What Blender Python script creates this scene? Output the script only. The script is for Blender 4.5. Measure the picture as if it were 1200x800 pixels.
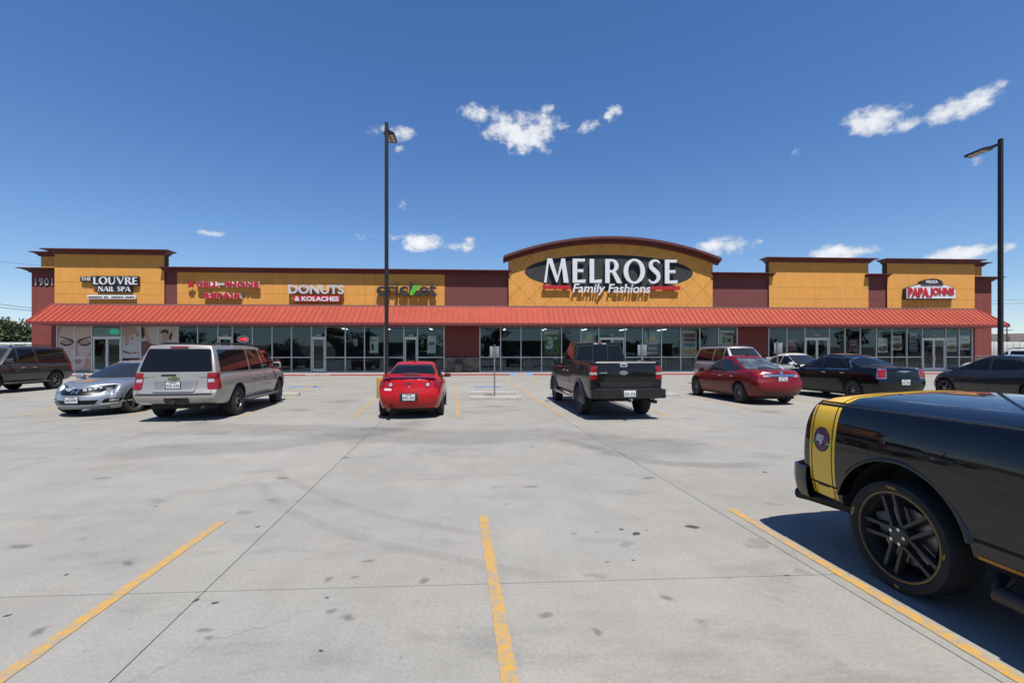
import bpy, bmesh, math, random
from mathutils import Vector, Matrix
from mathutils.bvhtree import BVHTree
R = math.radians
for o in list(bpy.data.objects):
    bpy.data.objects.remove(o, do_unlink=True)
SC = bpy.context.scene
COL = SC.collection

# ---------------------------------------------------------------- camera
F_PX, CX, HOR, CAM_H = 533.33, 600.0, 413.0, 1.70      # photograph is 1200 x 800
YAW = math.atan(29 / F_PX)
cam_d = bpy.data.cameras.new('camera')
cam = bpy.data.objects.new('camera', cam_d)
COL.objects.link(cam)
cam_d.sensor_width = 36.0
cam_d.lens = 16.0
cam_d.shift_y = 13.0 / 1200.0
cam_d.clip_start = 0.05
cam_d.clip_end = 9000
cam.location = (0, 0, CAM_H)
cam.rotation_euler = (R(90), 0, -YAW)
SC.camera = cam

# ---------------------------------------------------------------- light
SUN_EL, SUN_AZ = 64.5, 16.0      # azimuth: degrees to the right of straight behind the camera's facade normal
w = bpy.data.worlds.new('World')
SC.world = w
w.use_nodes = True
sun_d = bpy.data.lights.new('sun', 'SUN')
sun_d.energy = 5.0
sun_d.angle = R(0.5)
sun_d.color = (1.0, 0.955, 0.88)
sun = bpy.data.objects.new('sun', sun_d)
COL.objects.link(sun)
sdir = Vector((math.sin(R(SUN_AZ)) * math.cos(R(SUN_EL)), -math.cos(R(SUN_AZ)) * math.cos(R(SUN_EL)), math.sin(R(SUN_EL))))
sun.rotation_euler = sdir.to_track_quat('Z', 'Y').to_euler()
sun.location = (0, -20, 60)

SC.render.engine = 'CYCLES'
SC.cycles.use_denoising = True
SC.cycles.max_bounces = 8
SC.cycles.transparent_max_bounces = 16
SC.view_settings.view_transform = 'Standard'
SC.view_settings.look = 'None'
SC.view_settings.gamma = 1
SC.view_settings.exposure = 0.54
SC.view_settings.use_curve_mapping = False


def px_dir(px, py):
    """unit-depth direction of a photograph pixel in the world"""
    xc = (px - CX) / F_PX
    zc = (HOR - py) / F_PX
    return Vector((xc * math.cos(YAW) + math.sin(YAW), -xc * math.sin(YAW) + math.cos(YAW), zc))


def build_world():
    nt = w.node_tree
    N, L = nt.nodes, nt.links
    N.clear()
    out = N.new('ShaderNodeOutputWorld')
    bg = N.new('ShaderNodeBackground')
    bg.inputs['Strength'].default_value = 0.126
    sky = N.new('ShaderNodeTexSky')
    sky.sky_type = 'NISHITA'
    sky.sun_disc = False
    sky.sun_elevation = R(SUN_EL)
    sky.sun_rotation = R(180 - SUN_AZ)
    sky.altitude = 900
    sky.air_density = 1.0
    sky.dust_density = 0.1
    sky.ozone_density = 4.2
    tc = N.new('ShaderNodeTexCoord')

    def math_node(op, a, b=None, c=None):
        m = N.new('ShaderNodeMath')
        m.operation = op
        for i, v in enumerate((a, b, c)):
            if v is None:
                continue
            if isinstance(v, (int, float)):
                m.inputs[i].default_value = v
            else:
                L.new(v, m.inputs[i])
        return m.outputs[0]
    sep = N.new('ShaderNodeSeparateXYZ')
    L.new(tc.outputs['Generated'], sep.inputs[0])
    X, Y, Z = sep.outputs
    az = math_node('ARCTAN2', X, Y)
    el = math_node('ARCSINE', Z)
    comb = N.new('ShaderNodeCombineXYZ')
    L.new(az, comb.inputs[0]); L.new(el, comb.inputs[1])

    def noise(scale, detail, rough, off, sx=1.0, sy=1.6):
        mp = N.new('ShaderNodeMapping')
        mp.inputs['Location'].default_value = (off, off * .7, off * .3)
        mp.inputs['Scale'].default_value = (sx, sy, 1)
        L.new(comb.outputs[0], mp.inputs[0])
        n = N.new('ShaderNodeTexNoise')
        n.inputs['Scale'].default_value = scale
        n.inputs['Detail'].default_value = detail
        n.inputs['Roughness'].default_value = rough
        L.new(mp.outputs[0], n.inputs['Vector'])
        return n.outputs['Fac']
    n1 = noise(21, 7, .58, 3.1, 1.0, 1.25)
    n2 = noise(60, 4, .6, 8.4)
    # (pixel x, pixel y, half width px, half height px, slope, strength)
    blobs = [(612, 155, 42, 24, .12, 1.05), (556, 132, 20, 13, .25, .85), (580, 133, 10, 8, 0, .6), (660, 152, 17, 14, -.2, .7), (690, 146, 20, 8, -.25, .72),
             (718, 133, 13, 9, -.1, .85), (642, 128, 9, 6, 0, .42), (1134, 121, 54, 16, -.16, 1.1), (1024, 140, 38, 20, .1, .9),
             (1052, 150, 30, 10, -.1, .85), (1145, 186, 14, 9, -.3, .75), (440, 152, 15, 8, -.3, .7), (472, 158, 16, 9, 0, .62),
             (436, 278, 16, 6, 0, .68), (497, 283, 27, 12, -.1, 1.0), (541, 286, 22, 8, -.15, .85), (458, 279, 12, 5, 0, .62),
             (850, 288, 36, 11, 0, 1.05), (985, 295, 42, 9, 0, 1.0), (1130, 297, 46, 9, -.05, 1.05), (932, 178, 7, 9, 0, .45),
             (1186, 354, 15, 6, 0, .85), (470, 175, 8, 5, 0, .5), (471, 240, 7, 6, 0, .45), (180, 188, 12, 5, 0, .32), (247, 272, 14, 5, 0, .42),
             (64, 320, 30, 7, 0, .4)]
    rnd = random.Random(5)
    dirs = []
    for (px, py, hw, hh, sl, st) in blobs:
        d = px_dir(px, py)
        a0 = math.atan2(d.x, d.y); e0 = math.asin(d.normalized().z)
        d1 = px_dir(px + hw, py); d2 = px_dir(px, py - hh)
        ra = abs(math.atan2(d1.x, d1.y) - a0); re = abs(math.asin(d2.normalized().z) - e0)
        dirs.append((a0, e0, ra, re, sl, st))
    for i in range(16):                      # the same scattered fair-weather clouds in the rest of the sky
        a0 = rnd.choice((-1, 1)) * rnd.uniform(1.1, 3.0)
        dirs.append((a0, rnd.uniform(.18, .75), rnd.uniform(.03, .09), rnd.uniform(.015, .035), rnd.uniform(-.2, .2), rnd.uniform(.7, 1.0)))
    acc = None
    for (a0, e0, ra, re, sl, st) in dirs:
        mp = N.new('ShaderNodeMapping'); mp.vector_type = 'TEXTURE'
        mp.inputs['Location'].default_value = (a0, e0, 0); mp.inputs['Rotation'].default_value = (0, 0, -math.atan(sl)); mp.inputs['Scale'].default_value = (ra, re, 1)
        L.new(comb.outputs[0], mp.inputs[0])
        dp = N.new('ShaderNodeVectorMath'); dp.operation = 'DOT_PRODUCT'
        L.new(mp.outputs[0], dp.inputs[0]); L.new(mp.outputs[0], dp.inputs[1])
        m = math_node('MULTIPLY_ADD', dp.outputs['Value'], -.55 * st, st)
        acc = m if acc is None else math_node('MAXIMUM', acc, m)
    acc = math_node('MAXIMUM', acc, -1.0)
    dens = math_node('ADD', acc, math_node('MULTIPLY', math_node('SUBTRACT', n1, .55), 2.7))
    dens = math_node('ADD', dens, math_node('MULTIPLY', math_node('SUBTRACT', n2, .5), .9))
    mr = N.new('ShaderNodeMapRange')
    mr.interpolation_type = 'SMOOTHSTEP'
    mr.inputs['From Min'].default_value = .14
    mr.inputs['From Max'].default_value = .95
    L.new(dens, mr.inputs['Value'])
    gate = N.new('ShaderNodeMapRange')
    gate.inputs['From Min'].default_value = -.25; gate.inputs['From Max'].default_value = .2
    L.new(acc, gate.inputs['Value'])
    fac = math_node('MULTIPLY', math_node('MULTIPLY', mr.outputs[0], gate.outputs[0]), .93)
    shade = N.new('ShaderNodeMapRange')
    shade.inputs['From Min'].default_value = .3; shade.inputs['From Max'].default_value = 1.6
    shade.inputs['To Min'].default_value = 3.9; shade.inputs['To Max'].default_value = 5.9
    L.new(dens, shade.inputs['Value'])
    ccol = N.new('ShaderNodeVectorMath'); ccol.operation = 'SCALE'
    ccol.inputs[0].default_value = (.95, .985, 1.04)
    L.new(shade.outputs[0], ccol.inputs['Scale'])
    mix = N.new('ShaderNodeMix'); mix.data_type = 'RGBA'
    L.new(fac, mix.inputs['Factor'])
    hs = N.new('ShaderNodeHueSaturation'); hs.inputs['Saturation'].default_value = 1.2; hs.inputs['Hue'].default_value = .510
    L.new(sky.outputs[0], hs.inputs['Color'])
    k1 = N.new('ShaderNodeVectorMath'); k1.operation = 'MULTIPLY_ADD'; L.new(hs.outputs[0], k1.inputs[0]); k1.inputs[1].default_value = (.085, .075, .065); k1.inputs[2].default_value = (1, 1, 1)
    k2 = N.new('ShaderNodeVectorMath'); k2.operation = 'DIVIDE'; L.new(hs.outputs[0], k2.inputs[0]); L.new(k1.outputs[0], k2.inputs[1])
    L.new(k2.outputs[0], mix.inputs['A'])
    L.new(ccol.outputs[0], mix.inputs['B'])
    L.new(mix.outputs['Result'], bg.inputs['Color'])
    L.new(bg.outputs[0], out.inputs['Surface'])


build_world()
w.cycles.sampling_method = 'MANUAL'
w.cycles.sample_map_resolution = 256

# ---------------------------------------------------------------- helpers: pixels to places


def gpt(px, py, z=0.0):
    d = px_dir(px, py)
    t = (CAM_H - z) / -d.z
    return Vector((d.x * t, d.y * t, z))


def cam2w(xc, zc):
    return Vector((xc * math.cos(YAW) + zc * math.sin(YAW), -xc * math.sin(YAW) + zc * math.cos(YAW), 0))


D = 35.8                                  # distance of the shop fronts' plane


def fx(px, y=D):
    d = px_dir(px, HOR)
    return d.x * y / d.y


def fz(px, py, y=D):
    d = px_dir(px, py)
    return CAM_H + d.z * y / d.y


# ---------------------------------------------------------------- materials
MATS = {}


def mat(name, col, rough=.6, metal=0.0, coat=0.0, var=.06, vscale=6.0, bump=0.0, bscale=60.0, spec=.5, world=False, emit=None, coat_rough=.03, rvar=0.0, gain=.66, streak=0.0):
    if name in MATS:
        return MATS[name]
    col = tuple(k * gain for k in col)
    m = bpy.data.materials.new(name)
    m.use_nodes = True
    nt = m.node_tree; N, L = nt.nodes, nt.links
    b = N['Principled BSDF']
    b.inputs['Roughness'].default_value = rough
    b.inputs['Metallic'].default_value = metal
    b.inputs['Coat Weight'].default_value = coat
    b.inputs['Coat Roughness'].default_value = coat_rough
    b.inputs['Specular IOR Level'].default_value = spec
    b.inputs['Base Color'].default_value = (*col, 1)
    src = N.new('ShaderNodeNewGeometry').outputs['Position'] if world else N.new('ShaderNodeTexCoord').outputs['Object']
    if var > 0:
        n = N.new('ShaderNodeTexNoise'); n.inputs['Scale'].default_value = vscale; n.inputs['Detail'].default_value = 6
        L.new(src, n.inputs['Vector'])
        mr = N.new('ShaderNodeMapRange'); mr.inputs['From Min'].default_value = .25; mr.inputs['From Max'].default_value = .75
        mr.inputs['To Min'].default_value = 1 - var; mr.inputs['To Max'].default_value = 1 + var
        L.new(n.outputs['Fac'], mr.inputs['Value'])
        vm = N.new('ShaderNodeVectorMath'); vm.operation = 'SCALE'; vm.inputs[0].default_value = col
        fac = mr.outputs[0]
        if streak > 0:                          # rain streaks and fading that run down the surface
            mp = N.new('ShaderNodeMapping'); mp.inputs['Scale'].default_value = (2.4, .35, .22); L.new(src, mp.inputs[0])
            n3 = N.new('ShaderNodeTexNoise'); n3.inputs['Scale'].default_value = 1.6; n3.inputs['Detail'].default_value = 7; n3.inputs['Roughness'].default_value = .65
            L.new(mp.outputs[0], n3.inputs['Vector'])
            m3 = N.new('ShaderNodeMapRange'); m3.inputs['From Min'].default_value = .3; m3.inputs['From Max'].default_value = .7
            m3.inputs['To Min'].default_value = 1 - streak; m3.inputs['To Max'].default_value = 1 + streak * .6; L.new(n3.outputs['Fac'], m3.inputs['Value'])
            mm_ = N.new('ShaderNodeMath'); mm_.operation = 'MULTIPLY'; L.new(fac, mm_.inputs[0]); L.new(m3.outputs[0], mm_.inputs[1]); fac = mm_.outputs[0]
        L.new(fac, vm.inputs['Scale'])
        L.new(vm.outputs[0], b.inputs['Base Color'])
        if rvar > 0:
            m2 = N.new('ShaderNodeMapRange'); m2.inputs['From Min'].default_value = .3; m2.inputs['From Max'].default_value = .7
            m2.inputs['To Min'].default_value = max(0.0, rough - rvar); m2.inputs['To Max'].default_value = rough + rvar
            L.new(n.outputs['Fac'], m2.inputs['Value']); L.new(m2.outputs[0], b.inputs['Roughness'])
    if bump > 0:
        n2 = N.new('ShaderNodeTexNoise'); n2.inputs['Scale'].default_value = bscale; n2.inputs['Detail'].default_value = 4
        L.new(src, n2.inputs['Vector'])
        bp = N.new('ShaderNodeBump'); bp.inputs['Strength'].default_value = bump; bp.inputs['Distance'].default_value = .01
        L.new(n2.outputs['Fac'], bp.inputs['Height']); L.new(bp.outputs[0], b.inputs['Normal'])
    if emit:
        b.inputs['Emission Color'].default_value = (*emit[0], 1); b.inputs['Emission Strength'].default_value = emit[1]
    MATS[name] = m
    return m


# ---------------------------------------------------------------- helpers: meshes
def tag(o, label=None, cat=None, group=None, kind=None):
    if label: o['label'] = label
    if cat: o['category'] = cat
    if group: o['group'] = group
    if kind: o['kind'] = kind
    return o


def link(name, me, parent=None, loc=None, rz=0):
    o = bpy.data.objects.new(name, me)
    COL.objects.link(o)
    if parent is not None: o.parent = parent
    if loc is not None: o.location = loc
    o.rotation_euler.z = rz
    return o


def empty(name, loc=(0, 0, 0), rz=0):
    o = link(name, None, None, loc, rz)
    o.empty_display_size = .3
    return o


def bm_obj(name, bm, m, parent=None, loc=None, smooth=None, rz=0):
    me = bpy.data.meshes.new(name)
    bmesh.ops.recalc_face_normals(bm, faces=bm.faces)
    bm.to_mesh(me); bm.free()
    for mm in (m if isinstance(m, (list, tuple)) else [m]): me.materials.append(mm)
    if smooth is not None:
        me.shade_smooth()
        me.set_sharp_from_angle(angle=R(smooth))
    return link(name, me, parent, loc, rz)


def bm_box(bm, c, s, bev=0.0, rot=None, seg=2, mi=0):
    """axis box, centre c, full size s, into bm"""
    r = bmesh.ops.create_cube(bm, size=1.0)
    vs = r['verts']
    for v in vs:
        v.co = Vector((v.co.x * s[0], v.co.y * s[1], v.co.z * s[2]))
    if bev > 0:
        es = list({e for v in vs for e in v.link_edges})
        rb = bmesh.ops.bevel(bm, geom=es, offset=bev, segments=seg, affect='EDGES', profile=.5)
        vs = list({v for f in rb['faces'] for v in f.verts} | {v for v in vs if v.is_valid})
    for v in vs:
        p = v.co
        if rot is not None: p = rot @ p
        v.co = p + Vector(c)
    if mi:
        for f in {f for v in vs for f in v.link_faces}: f.material_index = mi
    return vs


def box(name, c, s, m, parent=None, bev=0.0, rot=None, smooth=None):
    bm = bmesh.new(); bm_box(bm, c, s, bev, rot)
    return bm_obj(name, bm, m, parent, smooth=(smooth if smooth is not None else (40 if bev else None)))


def boxr(name, x0, x1, y0, y1, z0, z1, m, parent=None, bev=0.0):
    return box(name, ((x0 + x1) / 2, (y0 + y1) / 2, (z0 + z1) / 2), (abs(x1 - x0), abs(y1 - y0), abs(z1 - z0)), m, parent, bev)


def bm_prism(bm, poly, a, b, axis='y', mi=0):
    """extrude polygon; axis y: poly in (x,z) from y=a to b; axis x: poly in (y,z); axis z: poly in (x,y)"""
    def P(p, d):
        return {'y': (p[0], d, p[1]), 'x': (d, p[0], p[1]), 'z': (p[0], p[1], d)}[axis]
    v0 = [bm.verts.new(P(p, a)) for p in poly]
    v1 = [bm.verts.new(P(p, b)) for p in poly]
    n = len(poly)
    fs = [bm.faces.new(v0), bm.faces.new(v1[::-1])]
    for i in range(n):
        j = (i + 1) % n
        fs.append(bm.faces.new((v0[i], v1[i], v1[j], v0[j])))
    for f in fs: f.material_index = mi
    return fs


def prism(name, poly, a, b, m, parent=None, axis='y', smooth=None):
    bm = bmesh.new(); bm_prism(bm, poly, a, b, axis)
    return bm_obj(name, bm, m, parent, smooth=smooth)


def bm_tube(bm, pts, rad, n=10, cap=True):
    pts = [Vector(p) for p in pts]
    rings = []
    for i, p in enumerate(pts):
        t = (pts[min(i + 1, len(pts) - 1)] - pts[max(i - 1, 0)]).normalized()
        up = Vector((0, 0, 1)) if abs(t.z) < .95 else Vector((1, 0, 0))
        a = t.cross(up).normalized(); b = t.cross(a)
        r = rad[i] if isinstance(rad, (list, tuple)) else rad
        rings.append([bm.verts.new(p + (a * math.cos(2 * math.pi * k / n) + b * math.sin(2 * math.pi * k / n)) * r) for k in range(n)])
    for q, s in zip(rings, rings[1:]):
        for k in range(n):
            bm.faces.new((q[k], q[(k + 1) % n], s[(k + 1) % n], s[k]))
    if cap:
        bm.faces.new(rings[0][::-1]); bm.faces.new(rings[-1])


def tube(name, pts, rad, m, parent=None, n=10):
    bm = bmesh.new(); bm_tube(bm, pts, rad, n)
    return bm_obj(name, bm, m, parent, smooth=45)


def bm_lathe(bm, prof, n=40, axis='y', c=(0, 0, 0), mi=0):
    """profile list of (radius, along); closed ring strips, revolve round axis"""
    rings = []
    for (r, h) in prof:
        ring = []
        for k in range(n):
            a = 2 * math.pi * k / n
            u, v = r * math.cos(a), r * math.sin(a)
            co = {'y': (u, h, v), 'z': (u, v, h), 'x': (h, u, v)}[axis]
            ring.append(bm.verts.new(Vector(co) + Vector(c)))
        rings.append(ring)
    for q, s in zip(rings, rings[1:]):
        for k in range(n):
            f = bm.faces.new((q[k], q[(k + 1) % n], s[(k + 1) % n], s[k])); f.material_index = mi
    return rings


def lerp_tab(tab, x):
    if x <= tab[0][0]: return tab[0][1]
    for (a, b), (c, d) in zip(tab, tab[1:]):
        if x <= c:
            return b + (d - b) * (x - a) / (c - a) if c > a else d
    return tab[-1][1]


def fillet(pts, r, n=4):
    """round the corners of a polygon"""
    out = []
    N = len(pts)
    rr = r if isinstance(r, (list, tuple)) else [r] * N
    for i in range(N):
        p0, p, p1 = Vector(pts[i - 1]), Vector(pts[i]), Vector(pts[(i + 1) % N])
        a, b = (p0 - p), (p1 - p)
        q = min(rr[i], a.length * .45, b.length * .45)
        if q <= 1e-4:
            out.append(tuple(p)); continue
        s, e = p + a.normalized() * q, p + b.normalized() * q
        for k in range(n + 1):
            t = k / n
            out.append(tuple(s * (1 - t) ** 2 + p * 2 * t * (1 - t) + e * t * t))
    return out


def text_mesh(s, width=None, height=None, depth=.02, bold=0.0, shear=0.0, align='CENTER', space=1.0):
    """a word as a mesh standing in the x-z plane, facing -y, centred, fitted to width/height"""
    cu = bpy.data.curves.new('text', 'FONT')
    cu.body = s; cu.align_x = align; cu.size = 1; cu.offset = bold; cu.shear = shear; cu.resolution_u = 3
    cu.space_character = space
    cu.extrude = .5
    ob = bpy.data.objects.new('text', cu); COL.objects.link(ob)
    dg = bpy.context.evaluated_depsgraph_get(); dg.update()
    me = bpy.data.meshes.new_from_object(ob.evaluated_get(dg))
    bpy.data.objects.remove(ob); bpy.data.curves.remove(cu)
    xs = [v.co.x for v in me.vertices]; ys = [v.co.y for v in me.vertices]
    x0, x1, y0, y1 = min(xs), max(xs), min(ys), max(ys)
    sx = width / (x1 - x0) if width else None
    sy = height / (y1 - y0) if height else None
    sx = sx or sy; sy = sy or sx
    for v in me.vertices:
        v.co = Vector(((v.co.x - (x0 + x1) / 2) * sx, -v.co.z * depth, (v.co.y - (y0 + y1) / 2) * sy))
    return me


def text_obj(name, s, c, m, parent=None, width=None, height=None, depth=.02, bold=0.0, shear=0.0, space=1.0, rz=0):
    me = text_mesh(s, width, height, depth, bold, shear, space=space)
    me.materials.append(m)
    return link(name, me, parent, c, rz)
# ================================================================ ground
def concrete_mat():
    m = bpy.data.materials.new('concrete_paving'); m.use_nodes = True
    nt = m.node_tree; N, L = nt.nodes, nt.links
    b = N['Principled BSDF']
    pos = N.new('ShaderNodeNewGeometry').outputs['Position']

    def noise(scale, detail=6, rough=.6, sx=1, sy=1, rot=0, off=0):
        mp = N.new('ShaderNodeMapping'); mp.inputs['Scale'].default_value = (sx, sy, 1)
        mp.inputs['Rotation'].default_value = (0, 0, rot); mp.inputs['Location'].default_value = (off, off * .37, 0)
        L.new(pos, mp.inputs[0])
        n = N.new('ShaderNodeTexNoise'); n.inputs['Scale'].default_value = scale
        n.inputs['Detail'].default_value = detail; n.inputs['Roughness'].default_value = rough
        L.new(mp.outputs[0], n.inputs['Vector']); return n.outputs['Fac']

    def rng(v, a, b_, c, d, smooth=False):
        r = N.new('ShaderNodeMapRange')
        if smooth: r.interpolation_type = 'SMOOTHSTEP'
        for k, q in zip(('From Min', 'From Max', 'To Min', 'To Max'), (a, b_, c, d)): r.inputs[k].default_value = q
        L.new(v, r.inputs['Value']); return r.outputs[0]

    def mul(a, b_):
        x = N.new('ShaderNodeMath'); x.operation = 'MULTIPLY'
        for i, v in enumerate((a, b_)):
            if isinstance(v, (int, float)): x.inputs[i].default_value = v
            else: L.new(v, x.inputs[i])
        return x.outputs[0]
    oi = N.new('ShaderNodeObjectInfo')
    f = rng(noise(.32, 5, .55), .3, .7, .91, 1.07)                     # large cloudy tone
    f = mul(f, rng(noise(1.7, 7, .65, off=4), .3, .7, .91, 1.06))      # blotches
    f = mul(f, rng(noise(.55, 6, .68, 1.0, 2.6, .1, off=9), .53, .70, 1.0, .80, True))   # traffic grime, streaked
    f = mul(f, rng(noise(2.6, 4, .5, off=17), .66, .73, 1.0, .78, True))               # oil stains
    f = mul(f, rng(noise(9, 3, .5, off=31), .70, .76, 1.0, .80, True))                # small drips
    f = mul(f, rng(noise(42, 3, .5), .25, .75, .88, 1.10))                               # grain
    f = mul(f, rng(noise(6, 5, .7, 1, .06, .02, off=2), .25, .75, .965, 1.035))                  # broom finish
    f = mul(f, rng(oi.outputs['Random'], 0, 1, .965, 1.03))
    # wandering hairline cracks
    vo = N.new('ShaderNodeTexVoronoi'); vo.feature = 'DISTANCE_TO_EDGE'; vo.inputs['Scale'].default_value = .16
    wob = N.new('ShaderNodeTexNoise'); wob.inputs['Scale'].default_value = 1.3; wob.inputs['Detail'].default_value = 6; L.new(pos, wob.inputs['Vector'])
    vm = N.new('ShaderNodeVectorMath'); vm.operation = 'MULTIPLY_ADD'; L.new(wob.outputs['Color'], vm.inputs[0]); vm.inputs[1].default_value = (.9, .9, 0); L.new(pos, vm.inputs[2])
    L.new(vm.outputs[0], vo.inputs['Vector'])
    crack = rng(vo.outputs['Distance'], 0, .0012, .80, 1.0)
    gate = rng(noise(.22, 2, .5, off=55), .54, .58, 0.0, 1.0)
    cm = N.new('ShaderNodeMix'); cm.data_type = 'FLOAT'; L.new(gate, cm.inputs['Factor']); cm.inputs['A'].default_value = 1.0; L.new(crack, cm.inputs['B'])
    f = mul(f, cm.outputs['Result'])
    hue = N.new('ShaderNodeMix'); hue.data_type = 'RGBA'
    L.new(rng(noise(.5, 4, .6, off=70), .35, .65, 0, 1), hue.inputs['Factor'])
    hue.inputs['A'].default_value = (.247, .235, .209, 1); hue.inputs['B'].default_value = (.237, .230, .212, 1)
    sc = N.new('ShaderNodeVectorMath'); sc.operation = 'SCALE'
    L.new(hue.outputs['Result'], sc.inputs[0]); L.new(f, sc.inputs['Scale'])
    L.new(sc.outputs[0], b.inputs['Base Color'])
    b.inputs['Roughness'].default_value = .82
    b.inputs['Specular IOR Level'].default_value = .3
    bp = N.new('ShaderNodeBump'); bp.inputs['Strength'].default_value = .25; bp.inputs['Distance'].default_value = .006
    L.new(noise(95, 4, .6), bp.inputs['Height']); L.new(bp.outputs[0], b.inputs['Normal'])
    return m


M_CONC = concrete_mat()
M_JOINT = mat('joint_grit', (.07, .065, .06), .95, world=True)
M_EARTH = mat('dry_grass_earth', (.21, .175, .11), .95, var=.35, vscale=.05, world=True)
M_YEL = None


def paint_mat(name, col, wear=.5):
    """traffic paint with worn, flaking edges showing concrete"""
    m = bpy.data.materials.new(name); m.use_nodes = True
    nt = m.node_tree; N, L = nt.nodes, nt.links
    b = N['Principled BSDF']
    pos = N.new('ShaderNodeNewGeometry').outputs['Position']
    n = N.new('ShaderNodeTexNoise'); n.inputs['Scale'].default_value = 14; n.inputs['Detail'].default_value = 8; n.inputs['Roughness'].default_value = .7
    L.new(pos, n.inputs['Vector'])
    n2 = N.new('ShaderNodeTexNoise'); n2.inputs['Scale'].default_value = 1.1; n2.inputs['Detail'].default_value = 3
    L.new(pos, n2.inputs['Vector'])
    ad = N.new('ShaderNodeMath'); ad.operation = 'MULTIPLY_ADD'; L.new(n2.outputs['Fac'], ad.inputs[0]); ad.inputs[1].default_value = .45; L.new(n.outputs['Fac'], ad.inputs[2])
    r = N.new('ShaderNodeMapRange'); r.inputs['From Min'].default_value = .98 - wear * .5; r.inputs['From Max'].default_value = 1.12 - wear * .42
    r.inputs['To Max'].default_value = .85
    L.new(ad.outputs[0], r.inputs['Value'])
    mx = N.new('ShaderNodeMix'); mx.data_type = 'RGBA'; L.new(r.outputs[0], mx.inputs['Factor'])
    mx.inputs['A'].default_value = (*[k * .68 for k in col], 1); mx.inputs['B'].default_value = (.22, .205, .18, 1)
    L.new(mx.outputs['Result'], b.inputs['Base Color'])
    b.inputs['Roughness'].default_value = .7
    return m


M_YEL = paint_mat('yellow_line_paint', (.62, .35, .06), .70)
M_YELF = paint_mat('faded_yellow_paint', (.56, .38, .13), .62)
M_BLUE = paint_mat('blue_line_paint', (.10, .27, .50), .55)
M_REDK = paint_mat('red_kerb_paint', (.42, .075, .075), .3)

# earth to the horizon
bm = bmesh.new()
rings = []
for rr in (0, 80, 300, 1200, 6000):
    if rr == 0:
        rings.append([bm.verts.new((0, 10, -.06))]); continue
    rings.append([bm.verts.new((math.cos(2 * math.pi * k / 48) * rr, 10 + math.sin(2 * math.pi * k / 48) * rr, -.06)) for k in range(48)])
for k in range(48): bm.faces.new((rings[0][0], rings[1][k], rings[1][(k + 1) % 48]))
for q, s in zip(rings[1:], rings[2:]):
    for k in range(48): bm.faces.new((q[k], s[k], s[(k + 1) % 48], q[(k + 1) % 48]))
tag(bm_obj('ground', bm, M_EARTH), kind='structure')

# parking lot: a bed with cast slabs on it
KERB_Y = 34.15
lot = tag(boxr('parking_lot', -75, 75, -34, KERB_Y + .02, -.055, -.012, M_JOINT), kind='structure')
VDIR = Vector((-math.tan(R(4.3)), 1, 0))
jy = gpt(575, 683.5).y
jp = gpt(440, 500)
jx0 = jp.x + (0 - jp.y) * VDIR.x
ys = [jy - 6.85 * 5 + 6.85 * i for i in range(0, 10)]
ys = [y for y in ys if y < KERB_Y - .8 and y > -33] + [KERB_Y]
xs = [jx0 + 4.58 * i for i in range(-15, 17)]
g = .0038
for yi in range(len(ys) - 1):
    for xi in range(len(xs) - 1):
        a, b_ = ys[yi] + g, ys[yi + 1] - g
        P = [(xs[xi] + g + a * VDIR.x, a), (xs[xi + 1] - g + a * VDIR.x, a), (xs[xi + 1] - g + b_ * VDIR.x, b_), (xs[xi] + g + b_ * VDIR.x, b_)]
        if P[1][0] < -72 or P[0][0] > 72: continue
        prism('slab', P, -.0119, 0, M_CONC, lot, 'z')


def strip(name, p, q, wd, m, z=.004):
    p, q = Vector((p[0], p[1], 0)), Vector((q[0], q[1], 0))
    n = (q - p).normalized(); s = Vector((-n.y, n.x, 0)) * wd / 2
    k = max(1, int((q - p).length / .12))
    bm = bmesh.new()
    rnd = random.Random(int(p.x * 100))
    L_, R_ = [], []
    for i in range(k + 1):
        c = p.lerp(q, i / k)
        L_.append(bm.verts.new(c + s * rnd.uniform(.90, 1.07) + Vector((0, 0, z)))); R_.append(bm.verts.new(c - s * rnd.uniform(.90, 1.07) + Vector((0, 0, z))))
    for i in range(k): bm.faces.new((R_[i], R_[i + 1], L_[i + 1], L_[i]))
    o = bm_obj(name, bm, m); o.parent = lot
    return o


def pstrip(x0, y0, x1, y1, wd=.088, m=None):
    strip('stall_line', gpt(x0, y0), gpt(x1, y1), wd, m or M_YEL)


pstrip(260, 611, -330, 1030); pstrip(566, 605, 640, 1060); pstrip(856, 596, 1500, 975)
for k in range(1, 5):                      # same row, further along
    a, b_ = gpt(260, 611), gpt(-330, 1030)
    strip('stall_line', a - Vector((2.79 * k, 0, 0)), b_ - Vector((2.79 * k, 0, 0)), .088, M_YEL)
    a, b_ = gpt(856, 596), gpt(1500, 975)
    strip('stall_line', a + Vector((2.79 * k, -.06 * k, 0)), b_ + Vector((2.79 * k, -.06 * k, 0)), .088, M_YEL)
for (x0, y0, x1, y1, mm) in [(412, 490, 446, 463, M_YEL), (537, 490, 534, 452, M_YEL), (660, 488, 601, 450, M_YEL), (783, 487, 722, 463, M_YEL),
                             (892, 482, 800, 461, M_YEL), (280, 489, 384, 447, M_YELF), (150, 487, 262, 456, M_YELF), (25, 487, 150, 456, M_YELF),
                             (1030, 487, 900, 461, M_YEL), (1160, 487, 1010, 461, M_YEL), (1300, 487, 1110, 459, M_YEL)]:
    pstrip(x0, y0, x1, y1, .095, mm)
for (x0, y0, x1, y1) in [(598, 448, 590, 441), (634, 452, 622, 441), (470, 452, 474, 441), (330, 462, 400, 441), (300, 447, 345, 441), (660, 460, 640, 449),
                         (0, 462, 60, 449), (120, 445, 165, 440)]:
    pstrip(x0, y0, x1, y1, .1, M_YELF)
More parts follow.
